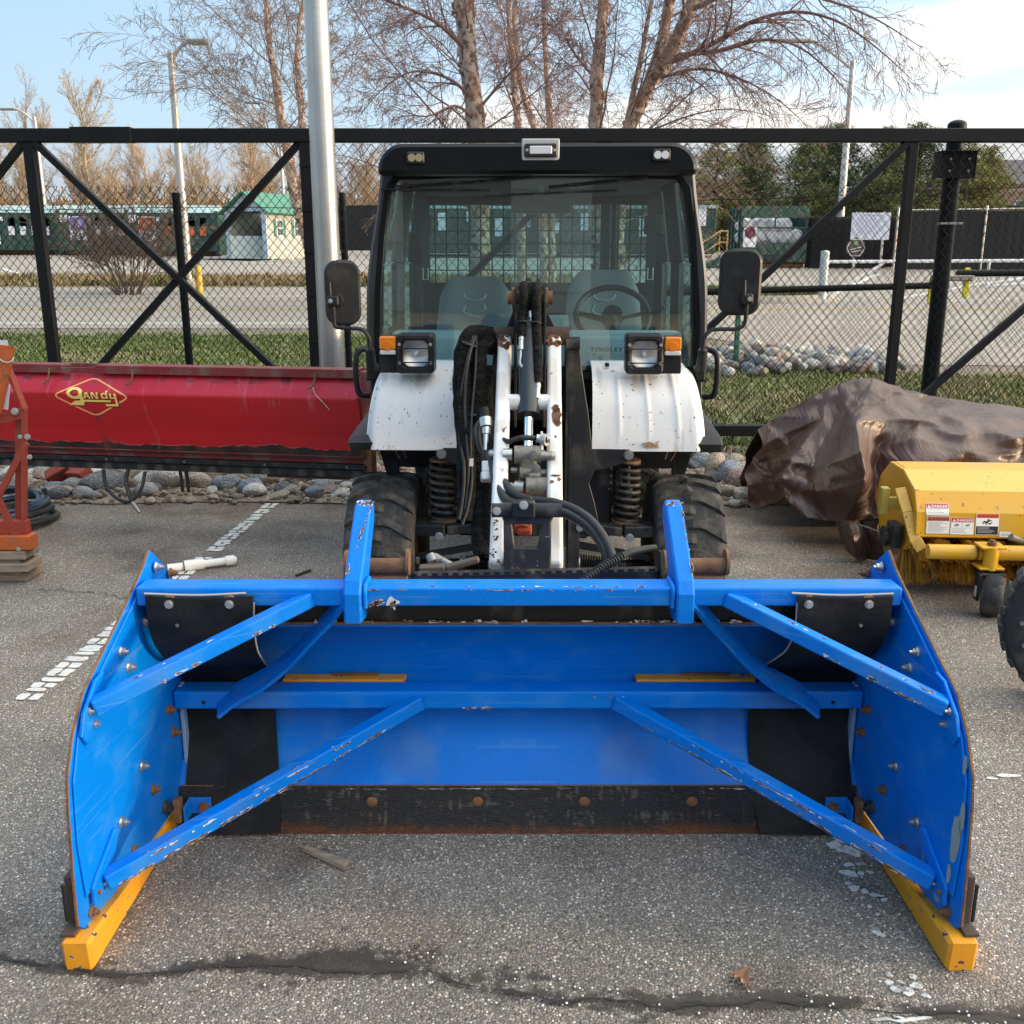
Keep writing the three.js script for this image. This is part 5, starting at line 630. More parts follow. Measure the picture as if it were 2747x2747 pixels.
  // ---- two thick hoses looping over the arm to the attachment
  const ah = new THREE.Group(); ah.name = 'auxiliary_hoses'; rig.add(ah);
  mesh('hose', tube([[-0.175, 0.928, 0.626], [-0.157, 0.908, 0.685], [-0.143, 0.883, 0.735], [-0.134, 0.856, 0.794], [-0.115, 0.822, 0.854], [-0.08, 0.802, 0.913], [-0.028, 0.799, 0.951], [0.044, 0.8, 0.989], [0.114, 0.792, 1.027], [0.174, 0.766, 1.065], [0.216, 0.727, 1.104], [0.241, 0.681, 1.143], [0.245, 0.634, 1.153]], 0.0165, 110, 14), mHose, ah); mesh('hose', tube([[-0.159, 0.936, 0.625], [-0.142, 0.918, 0.675], [-0.128, 0.897, 0.724], [-0.117, 0.869, 0.774], [-0.094, 0.84, 0.833], [-0.059, 0.821, 0.882], [-0.01, 0.814, 0.931], [0.061, 0.817, 0.969], [0.132, 0.807, 1.017], [0.192, 0.777, 1.065], [0.234, 0.73, 1.113], [0.256, 0.684, 1.153], [0.261, 0.637, 1.163]], 0.0165, 110, 14), mHose, ah);
  mesh('hose_clamp', bar([-0.037, 0.802, 0.972], [-0.01, 0.833, 0.961], 0.02, 0.05, 0.004, [0, 0, 1]), mBlackPlastic, ah);
  { const pts = [[0.39, 0.731, 1.209], [0.351, 0.73, 1.22], [0.307, 0.726, 1.241], [0.265, 0.711, 1.263], [0.223, 0.696, 1.294], [0.181, 0.675, 1.325], [0.148, 0.655, 1.346]]; mesh('hose', tube(pts, 0.0115, 60, 12), mHose, ah); const c = new THREE.CatmullRomCurve3(pts.map(V)), w = []; for (let i = 0; i <= 240; i++) { const t = lerp(0.42, 1, i / 240), p = c.getPointAt(t), a = i / 240 * 6.283 * 16; w.push([p.x + Math.cos(a) * 0.013 * 0.7, p.y + Math.sin(a) * 0.013, p.z + Math.cos(a) * 0.013 * 0.7]); } mesh('spring_guard', tube(w, 0.0032, 420, 5), mHose, ah); }
  // ---- cast plate at the foot of the arm
  const fz = [-0.017, 0.738, 1.101][2], cp = (px) => px; const o = [[-0.103, 0.842, 1.104], [-0.103, 0.806, 1.104], [-0.095, 0.783, 1.103], [-0.095, 0.602, 1.103], [0.062, 0.602, 1.099], [0.061, 0.783, 1.099], [0.071, 0.806, 1.098], [0.07, 0.842, 1.098]].map((p) => [p[0], p[1]]), h1 = [[-0.067, 0.774, 1.103], [-0.057, 0.695, 1.102], [0.016, 0.695, 1.1], [0.03, 0.774, 1.1]].map((p) => [p[0], p[1]]), h2 = [[-0.06, 0.629, 1.102], [-0.06, 0.607, 1.102], [0.019, 0.607, 1.1], [0.019, 0.629, 1.1]].map((p) => [p[0], p[1]]);
  const foot = mesh('foot_plate', ext(o, fz - 0.03, fz, 0.005, [h1, h2]), mat([1, 1, 1], 0.5, 0.15, { map: paintTex([0.038, 0.040, 0.044], { chips: -0.6, dirt: 0.4, size: 256, tile: 0.4, off: 395 }) }), arm);
  mesh('foot_pin', [cyl([-0.132, 0.825, 1.114], [0.094, 0.825, 1.108], 0.023, 0.023, 22), bx(0.075, 0.055, 0.05, ...[-0.029, 0.835, 1.131], 0.008)], mBlackSteel, arm); bolt(arm, (() => { const p = [-0.028, 0.855, 1.161]; return [p[0], p[1], p[2]]; })(), [0, 0.2, 1], mZinc, 0.9, gHead); bolt(arm, [-0.114, 0.833, 1.154], [0, 0.2, 1], mZinc, 0.85, gHead);
  mesh('dirt_splash', (() => { const gs = []; const z = V(bl).sub(V(tl)).normalize(), n = new THREE.Vector3(1, 0, 0).cross(z).normalize(); if (n.z < 0) n.negate(); for (let i = 0; i < 26; i++) { const t = rr(0.80, 0.985), c = mid(tl, bl, t), g = new THREE.CircleGeometry(rr(0.001, 0.005), 7); g.lookAt(n); g.translate(c[0] + rr(-0.024, 0.0) + n.x * 0.0318, c[1] + n.y * 0.0318, c[2] + n.z * 0.0318); gs.push(g); } return gs; })(), mDark, arm).userData.kind = 'stuff';
  // ---- attachment frame behind the pusher
  const af = new THREE.Group(); af.name = 'attachment_frame'; rig.add(af);
  const a0 = [-0.378, 0.636, 1.242], a1 = [0.399, 0.653, 1.219];
  mesh('frame_bar', [bar([a0[0], a0[1] - 0.01, a0[2]], [a1[0], a1[1] - 0.01, a1[2]], 0.05, 0.05, 0.005)], mBlackSteel, af);
  { const teeth = []; for (let i = 0; i < 24; i++) { const t = (i + 0.3) / 24; const p = mid(a0, a1, t); teeth.push(bx(0.019, 0.008, 0.012, p[0], p[1] + 0.018, p[2] + 0.02, 0.001)); } mesh('step_teeth', teeth, mBlackSteel, af); }
  mesh('frame_side', [extX([[a0[2] - 0.05, a0[1] - 0.10], [a0[2] + 0.05, a0[1] - 0.10], [a0[2] + 0.05, a0[1] + 0.03], [a0[2] + 0.02, a0[1] + 0.075], [a0[2] - 0.05, a0[1] + 0.06]], a0[0] - 0.012, a0[0], 0.002), extX([[a1[2] - 0.05, a1[1] - 0.10], [a1[2] + 0.05, a1[1] - 0.10], [a1[2] + 0.05, a1[1] + 0.03], [a1[2] + 0.02, a1[1] + 0.075], [a1[2] - 0.05, a1[1] + 0.06]], a1[0], a1[0] + 0.012, 0.002)], mBlackSteel, af);
  mesh('lock_lever', [bar([-0.363, 0.65, 1.191], [-0.278, 0.655, 1.189], 0.04, 0.02, 0.006), bar([-0.278, 0.651, 1.189], [-0.169, 0.682, 1.186], 0.03, 0.022, 0.008)], mat([0.13, 0.10, 0.075], 0.55, 0.3), af); mesh('lever_rod', [cyl([-0.331, 0.679, 1.14], [-0.319, 0.66, 1.16], 0.016, 0.02, 14), cyl([-0.318, 0.675, 1.14], [-0.246, 0.648, 1.178], 0.013, 0.013, 14), cyl([-0.307, 0.667, 1.15], [-0.295, 0.663, 1.159], 0.017, 0.017, 14)], mDullSteel, af); mesh('coil', [cyl([-0.376, 0.66, 1.162], [-0.364, 0.66, 1.161], 0.02, 0.02, 14)], mBlackSteel, af);
}

// ---------------------------------------------------------------- red drop spreader
seed(400);
const spreader = thing('drop_spreader', 'long faded red drop spreader hopper with a yellow diamond logo, beside the machine', 'spreader', [-0.885, 0, -5.67], -0.16);
{
  const LN = 3.6, tRed = canvasTex(2048, 400, (c, w, h) => {
    const img = c.createImageData(w, h), d = img.data;
    for (let y = 0; y < h; y++) for (let x = 0; x < w; x++) {
      const u = x / w, v = 1 - y / h, m = u * 9, a = fbm(m * 1.4, v * 4, 5, 256, 410), b = fbm(m * 6, v * 9, 4, 256, 414), st = fbm(m * 16, v * 1.6, 4, 256, 417), f = vn(x * 0.5, y * 0.5, 256, 419);
      let k = [0.56 * (0.88 + 0.24 * a), 0.008, 0.016];
      k = mix3(k, [0.52, 0.06, 0.095], 0.45 * sstep(0.56, 0.86, v * 0.55 + a * 0.3 + st * 0.15));                // sun-bleached upper band
      k = mix3(k, [0.58, 0.16, 0.19], 0.4 * sstep(0.64, 0.78, st * 0.6 + b * 0.25 + v * 0.16));
      k = mix3(k, [0.10, 0.028, 0.025], 0.8 * sstep(0.60, 0.74, b * 0.5 + a * 0.25 + (v > 0.88 ? 0.22 : 0)));      // dark red-brown blotches, dense along the top edge
      const edge = 0.075 + 0.10 * Math.max(0, fbm(u * 26, 2, 5, 256, 421) - 0.28) + 0.05 * sstep(0.6, 1, u) * fbm(u * 40, 7, 3, 256, 423);
      if (v < edge) k = mix3([0.020, 0.016, 0.015], [0.09, 0.03, 0.025], sstep(0.4, 0.8, b));                       // paint gone down to black scale
      else if (v < edge + 0.012 && st > 0.45) k = [0.50, 0.10, 0.10];
      const seam = Math.abs(u - 0.5325); if (seam < 0.005) k = mix3(k, [0.17, 0.03, 0.03], 0.7 * sstep(0.3, 0.6, b)); 
      const drip = Math.abs(u - 0.628 - 0.004 * Math.sin(v * 9)); if (drip < 0.003 && v < 0.62) k = mix3(k, [0.45, 0.13, 0.10], 0.4 * f);
      const o = (y * w + x) * 4; d[o] = S(k[0] * (0.95 + 0.1 * f)); d[o + 1] = S(k[1]); d[o + 2] = S(k[2]); d[o + 3] = 255;
    }
    c.putImageData(img, 0, 0);
    // diamond logo
    const X = (m) => (m + LN) / LN * w, cx = X(-1.69), cy = h * 0.315, hw = 142, hh = 96;
    const dia = (s) => { c.beginPath(); const P = [[-hw * s, 0], [0, -hh * s], [hw * s, 0], [0, hh * s]], R = 24; for (let i = 0; i < 4; i++) { const p = P[i], q = P[(i + 1) % 4], n = (a, b) => { const l = Math.hypot(b[0] - a[0], b[1] - a[1]); return [(b[0] - a[0]) / l, (b[1] - a[1]) / l]; }, e = n(p, q); const s0 = [p[0] + e[0] * R, p[1] + e[1] * R], s1 = [q[0] - e[0] * R, q[1] - e[1] * R], r = P[(i + 2) % 4], e2 = n(q, r); if (i === 0) c.moveTo(cx + s0[0], cy + s0[1]); c.lineTo(cx + s1[0], cy + s1[1]); c.quadraticCurveTo(cx + q[0], cy + q[1], cx + q[0] + e2[0] * R, cy + q[1] + e2[1] * R); } c.closePath(); };
    dia(1); c.strokeStyle = '#ffb878'; c.lineWidth = 7; c.stroke();
    const word = (dx, dy, col) => { c.fillStyle = col; c.strokeStyle = col; c.textBaseline = 'alphabetic'; c.lineWidth = 11; c.beginPath(); c.arc(cx - 47 + dx, cy - 12 + dy, 18, 0, 6.29); c.stroke(); c.beginPath(); c.moveTo(cx - 29 + dx, cy - 18 + dy); c.lineTo(cx - 29 + dx, cy + 30 + dy); c.stroke(); c.beginPath(); c.moveTo(cx - 24 + dx, cy + 35 + dy); c.lineTo(cx - 70 + dx, cy + 35 + dy); c.lineTo(cx - 52 + dx, cy + 18 + dy); c.lineTo(cx - 34 + dx, cy + 16 + dy); c.lineTo(cx - 34 + dx, cy + 26 + dy); c.closePath(); c.fill(); c.fillRect(cx - 27 + dx, cy + 13 + dy, 82, 8); c.font = 'bold 33px sans-serif'; c.fillText('AN', cx - 23 + dx, cy + 8 + dy); c.font = 'bold 40px sans-serif'; c.fillText('d', cx + 28 + dx, cy + 8 + dy); c.font = 'bold 38px sans-serif'; c.fillText('u', cx + 52 + dx, cy + 8 + dy); c.fillRect(cx + 68 + dx, cy - 10 + dy, 7, 44); c.fillRect(cx + 38 + dx, cy + 28 + dy, 37, 8); };
    c.save(); c.translate(cx, cy); c.scale(1.28, 1.28); c.translate(-cx, -cy); word(3, 4, '#3a0a10'); word(0, 0, '#ffdd78'); c.restore();
  });
  const prof = [[-0.055, 0.455], [-0.018, 0.60], [0.024, 0.72], [0.056, 0.825], [0.058, 0.832], [0.054, 0.839], [0.008, 0.90], [-0.034, 0.955]];
  const arcL = [0]; for (let i = 1; i < prof.length; i++) arcL.push(arcL[i - 1] + Math.hypot(prof[i][0] - prof[i - 1][0], prof[i][1] - prof[i - 1][1])); const tot = arcL.at(-1);
  const at = (v) => { const s = v * tot; let i = 1; while (i < prof.length - 1 && arcL[i] < s) i++; const t = (s - arcL[i - 1]) / (arcL[i] - arcL[i - 1]); return [lerp(prof[i - 1][0], prof[i][0], t), lerp(prof[i - 1][1], prof[i][1], t)]; };
  mesh('hopper_front', grid((u, v) => { const p = at(v), x = lerp(-LN, 0, u); return [x, p[1], p[0] + 0.003 * (fbm(x * 1.7, v * 3, 3, 256, 425) - 0.5), u, v]; }, 120, 40), phys([1, 1, 1], 0.38, 0, { map: tRed, clearcoat: 0.15, clearcoatRoughness: 0.4 }), spreader);
  const mRedDull = mat([1, 1, 1], 0.6, 0, { map: paintTex([0.20, 0.018, 0.022], { chips: 0.3, dirt: 0.6, size: 512, tile: 0.9, off: 430, pale: [0.30, 0.12, 0.10] }) });
  mesh('hopper_back', extX([[-0.15, 0.455], [-0.33, 0.80], [-0.33, 0.975], [-0.30, 0.975], [-0.30, 0.80], [-0.13, 0.46]], -LN, -0.01, 0.002), mRedDull, spreader);
  mesh('end_plate', extX([[-0.15, 0.34], [-0.34, 0.80], [-0.34, 0.985], [0.0, 0.985], [0.065, 0.84], [-0.10, 0.45], [-0.06, 0.34]], -0.006, 0.016, 0.003), mRedDull, spreader);
  mesh('end_bracket', bx(0.05, 0.30, 0.10, 0.008, 0.36, -0.11, 0.005), mRust, spreader);
  mesh('lid', [bx(1.65, 0.018, 0.10, -0.845, 0.990, -0.04, 0.004), bx(1.62, 0.018, 0.10, -2.70, 0.990, -0.04, 0.004), bx(LN, 0.035, 0.012, -LN / 2, 0.965, 0.004, 0.002)], mRedDull, spreader);
  for (const x of [-0.28, -1.43, -1.98, -2.9]) mesh('lid_latch', tube([[x + 0.012, 0.975, 0.022], [x + 0.014, 0.935, 0.036], [x + 0.008, 0.905, 0.050], [x - 0.012, 0.893, 0.058], [x - 0.02, 0.893, 0.062]], 0.006, 24, 6), mRust, spreader);
  const bar1 = mesh('metering_bar', [bx(LN, 0.045, 0.07, -LN / 2, 0.445, -0.11, 0.004), bx(LN, 0.012, 0.10, -LN / 2, 0.47, -0.10, 0.003)], mRedDull, spreader); mesh('slide_bar', [bx(LN + 0.0, 0.03, 0.10, -LN / 2, 0.405, -0.10, 0.003), bx(LN, 0.045, 0.085, -LN / 2, 0.362, -0.105, 0.003)], mBlackSteel, spreader);
  for (let i = 0; i < 20; i++) bolt(bar1, [-0.12 - i * 0.175, 0.405, -0.05], [0, 0, 1], i % 3 ? mBlackSteel : mDullSteel, 0.45, gHead);
  mesh('stand_leg', bx(0.05, 0.34, 0.05, 0.0, 0.17, -0.26, 0.005), mBlackSteel, spreader); mesh('stand_leg', bx(0.06, 0.34, 0.06, -3.3, 0.17, -0.28, 0.005), mBlackSteel, spreader);
  mesh('wooden_block', bx(0.55, 0.04, 0.10, -0.45, 0.30, -0.30, 0.006), mat([0.10, 0.085, 0.07], 0.9), spreader);
  mesh('hanging_hose', [tube([[-2.495, 0.381, -5.8], [-2.48, 0.286, -5.78], [-2.411, 0.21, -5.75], [-2.32, 0.198, -5.72], [-2.261, 0.26, -5.75], [-2.24, 0.365, -5.8]].map((p) => [(p[0] + 0.885) * 0.987 + (-(p[2]) - 5.67) * -0.16, p[1], (p[0] + 0.885) * -0.16 - (-p[2] - 5.67) * 0.987]), 0.011, 60, 8), tube([[-2.342, 0.381, -5.8], [-2.354, 0.32, -5.78], [-2.33, 0.246, -5.74], [-2.305, 0.191, -5.72]].map((p) => [(p[0] + 0.885) * 0.987 + (-(p[2]) - 5.67) * -0.16, p[1], (p[0] + 0.885) * -0.16 - (-p[2] - 5.67) * 0.987]), 0.013, 40, 8)], mHose, spreader);
  mesh('hose_end', [[-2.305, 0.191, -5.72], [-2.258, 0.133, -5.7]].map((p) => [(p[0] + 0.885) * 0.987 + (-(p[2]) - 5.67) * -0.16, p[1], (p[0] + 0.885) * -0.16 - (-p[2] - 5.67) * 0.987]).reduce((a, b) => [cyl(a, b, 0.015, 0.013, 12)]), mDullSteel, spreader);
  mesh('hanging_cable', [cyl([-1.23, 0.34, -0.1], [-1.225, 0.20, -0.1], 0.011, 0.011, 8), cyl([-1.19, 0.34, -0.1], [-1.185, 0.20, -0.1], 0.011, 0.011, 8)], mHose, spreader);
  mesh('plastic_tie', tube([[-0.27, 0.90, 0.06], [-0.255, 0.86, 0.065], [-0.22, 0.82, 0.06], [-0.18, 0.765, 0.04]], 0.0025, 20, 5), mat([0.62, 0.55, 0.52], 0.5), spreader);
}
// ---------------------------------------------------------------- orange implement frame at the left, on a wooden pallet
const mRedOx = mat([1, 1, 1], 0.6, 0, { map: paintTex([0.30, 0.042, 0.022], { chips: 0.15, dirt: 0.35, size: 512, tile: 0.6, off: 440, pale: [0.35, 0.14, 0.08] }) });
const mOrangeOld = mat([1, 1, 1], 0.55, 0, { map: paintTex([0.48, 0.10, 0.018], { chips: 0.25, dirt: 0.4, size: 512, tile: 0.5, off: 446, rust: [0.20, 0.07, 0.03], pale: [0.45, 0.16, 0.07] }) });
const mWood = mat([1, 1, 1], 0.85, 0, { map: tex(512, 512, (x, y) => { const u = x / 512, v = y / 512, g = fbm(u * 4, v * 60, 4, 4, 450), a = fbm(u * 6, v * 6, 4, 6, 453), k = mix3([0.16, 0.12, 0.085], [0.36, 0.29, 0.21], clamp(g * 0.8 + a * 0.4 - 0.1)); return k; }, 0.5), bumpMap: bumpTex(24, 0.3, 256, 4, 456), bumpScale: 0.003 });
{
  const palette = thing('wooden_pallet', 'weathered grey wooden pallet under the orange implement frame', 'pallet', [0, 0, 0]);
  const f0 = [-2.486, 0.081, -4.72], x1 = f0[0], zf = f0[2];
  for (const [y, dx, dz] of [[0.155, 0, 0], [0.092, 0.012, 0.012], [0.028, -0.02, -0.04]]) mesh('plank', bx(1.2, 0.045, 0.16, x1 - 0.60 + dx, y - 0.004, zf - 0.10 + dz, 0.006), mWood, palette);
  for (const y of [0.1235, 0.06]) mesh('block', bx(0.12, 0.022, 0.14, x1 - 0.10, y - 0.004, zf - 0.11, 0.004), mWood, palette);
  const fr = thing('orange_implement', 'rusty red and orange steel implement frame standing on a pallet by the spreader', 'frame', [0, 0, 0]);
  const D0 = 4.78, q = (a) => a;
  mesh('base_beam', bx(1.3, 0.075, 0.09, x1 - 0.62, 0.216, zf - 0.07, 0.006), mOrangeOld, fr);
  mesh('base_rail', bx(1.3, 0.07, 0.05, x1 - 0.645, 0.29, zf - 0.085, 0.005), mRedOx, fr);
  const post = mesh('upright', [bar([-2.425, 0.896, -4.8], [-2.52, 0.141, -4.8], 0.034, 0.02, 0.003), bar([-2.462, 0.89, -4.84], [-2.557, 0.129, -4.84], 0.008, 0.06, 0.002)], mRedOx, fr);
  mesh('curved_arm', [bar([-2.482, 1.11, -4.8], [-2.423, 0.896, -4.8], 0.05, 0.012, 0.002, [1, 0, 0])], mRedOx, fr);
  mesh('side_arm', [bar([-2.596, 0.84, -4.78], [-2.423, 0.873, -4.79], 0.012, 0.045, 0.002)], mRedOx, fr);
  mesh('diagonal', [bar([-2.431, 0.729, -4.79], [-2.624, 0.429, -4.79], 0.012, 0.034, 0.002)], mRedOx, fr); mesh('diagonal', [bar([-2.615, 0.459, -4.78], [-2.507, 0.165, -4.78], 0.012, 0.040, 0.002)], mRedOx, fr);
  mesh('lift_pipe', [cyl([-2.552, 0.897, -4.74], [-2.455, 1.163, -4.74], 0.044, 0.037, 24), cyl([-2.456, 1.157, -4.74], [-2.442, 1.206, -4.74], 0.036, 0.036, 24, true)], mOrangeOld, fr); mesh('wire_loop', tube([[-2.475, 1.166, -4.7], [-2.448, 1.144, -4.69], [-2.423, 1.137, -4.69], [-2.407, 1.143, -4.7], [-2.41, 1.158, -4.73]], 0.004, 20, 6), mat([0.40, 0.38, 0.33], 0.6), fr);
  for (const [a, s] of [[[-2.456, 0.89, -4.765], 1.1], [[-2.412, 0.762, -4.77], 0.9], [[-2.449, 0.762, -4.77], 0.7], [[-2.519, 0.186, -4.755], 0.95], [[-2.414, 0.66, -4.77], 0.8]]) bolt(fr, a, [0.2, 0.1, 1], mZinc, s, gHead);
  mesh('document_pouch', [bar([-2.503, 1.032, -4.76], [-2.53, 0.907, -4.76], 0.09, 0.004, 0.001, [0, 0, 1])], mat([0.60, 0.56, 0.66], 0.4), fr); mesh('paper_label', [bar([-2.497, 1.234, -4.8], [-2.495, 1.167, -4.8], 0.06, 0.003, 0.001, [0, 0, 1])], mat([0.62, 0.62, 0.66], 0.6), fr);
}
{ // coil of hoses on the ground behind the frame
  const coil = thing('hose_coil', 'coil of thick black hose with blue sheen lying on the asphalt by the rocks', 'hose', [0, 0, 0]); const c0 = [-3.197, 0, -5.973];
  for (let k = 0; k < 5; k++) { const pts = []; for (let i = 0; i <= 40; i++) { const a = i / 40 * 6.283; pts.push([c0[0] - 0.02 + Math.cos(a) * (0.30 - k * 0.022), 0.035 + k * 0.030 + 0.03 * Math.sin(a + k), c0[2] + 0.05 + Math.sin(a) * (0.36 - k * 0.03)]); } mesh('hose_loop', tube(pts, 0.021 - (k > 2 ? 0.004 : 0), 90, 10), k > 1 ? mat([0.02, 0.028, 0.05], 0.3) : mHose, coil); }  // upper loops have a dark blue base colour
  for (const [a, b] of [[[-3.048, 0.178, -6.15], [-3.022, 0.107, -6.15]], [[-3.04, 0.168, -6.1], [-3.062, 0.098, -6.1]], [[-3.179, 0.1, -5.95], [-3.146, 0.002, -5.9]]]) mesh('hose_end', cyl(a, b, 0.017, 0.014, 10), mBlackSteel, coil);
}
// ---------------------------------------------------------------- things lying on the ground
{
  const mPVC = mat([0.74, 0.74, 0.71], 0.4), a = [-1.832, 0.028, -4.921], b = [-1.507, 0.028, -5.073], m = (t) => [lerp(a[0], b[0], t), 0.028, lerp(a[2], b[2], t)];
  const pvc = thing('pipe_fitting', 'white plastic drain pipe fitting lying on the asphalt beside the worn white line', 'pipe', [0, 0, 0]);
  mesh('pipe', [cyl(a, m(0.25), 0.021, 0.021, 22), cyl(m(0.24), m(0.52), 0.030, 0.031, 22), cyl(m(0.52), m(0.86), 0.021, 0.021, 22)], mPVC, pvc); mesh('coupling', [cyl(m(0.84), m(0.97), 0.028, 0.028, 22), cyl(m(0.97), m(1), 0.020, 0.020, 6)], mPVC, pvc); mesh('rubber_band', [cyl(m(0.22), m(0.235), 0.0235, 0.0235, 20)], mRust, pvc);
  const st = mesh('wooden_stick', (() => { const p = [-0.581, 0, -2.396], q = [-0.449, 0, -2.318]; const g = bar([p[0], 0.012, p[2]], [q[0], 0.012, q[2]], 0.022, 0.018, 0.004); const ps = g.attributes.position; for (let i = 0; i < ps.count; i++) { const t = clamp((ps.getX(i) - p[0]) / (q[0] - p[0])); ps.setZ(i, ps.getZ(i) + (ps.getZ(i) - lerp(p[2], q[2], t)) * (t - 0.5) * 0.9); } return g; })(), mWood); tag(st, 'short weathered wood splinter lying on the asphalt inside the pusher', 'stick');
  const st2 = mesh('black_stick', bar([-1.137, 0.008, -4.856], [-1.077, 0.008, -4.947], 0.012, 0.014, 0.003), mat([0.02, 0.018, 0.016], 0.8)); tag(st2, 'small black strip lying on the asphalt by the machine tyre', 'stick');
  const lc = [0.521, 0, -1.883], lf = mesh('dry_leaf', (() => { const g = grid((u, v) => { const a = (u - 0.5) * 2, w = Math.sin(Math.PI * clamp(v * 0.96 + 0.02)) * 0.022 * (1 + 0.35 * Math.sin(v * 17)), x = a * w; return [x + 0.01 * Math.sin(v * 4), 0.006 + 0.016 * Math.abs(a) * Math.sin(v * 3) + 0.010 * v * v, (v - 0.5) * 0.055, u, v]; }, 8, 16); g.rotateY(0.7); g.translate(lc[0], 0.003, lc[2]); return g; })(), mat([0.34, 0.16, 0.085], 0.8, 0, { side: THREE.DoubleSide })); tag(lf, 'curled brown dry leaf lying on the asphalt near the tar seam', 'leaf');
  // grains of salt along the tar seam
  seed(470); const N = 190, im = new THREE.InstancedMesh(new THREE.IcosahedronGeometry(0.0036, 0), mat([0.78, 0.78, 0.78], 0.5), N), M4 = new THREE.Matrix4(), Q = new THREE.Quaternion();
  for (let i = 0; i < N; i++) { const x = i < 140 ? rr(-0.35, 1.2) : rr(-2, 2), [d] = seamAt(x), off = (rnd() + rnd() + rnd() - 1.5) * 0.11 * (0.3 + vn(x * 6, 3, 256, 471) * 1.4), s = rr(0.4, 0.95); M4.compose(new THREE.Vector3(x, 0.009, -(d - 0.015 + off)), Q.setFromEuler(new THREE.Euler(rr(0, 3), rr(0, 3), 0)), new THREE.Vector3(s, s * 0.8, s)); im.setMatrixAt(i, M4); }
  im.name = 'salt_grains'; im.castShadow = true; scene.add(im); tag(im, 'white salt grains scattered along the tar seam', 'salt', null, 'stuff');
}
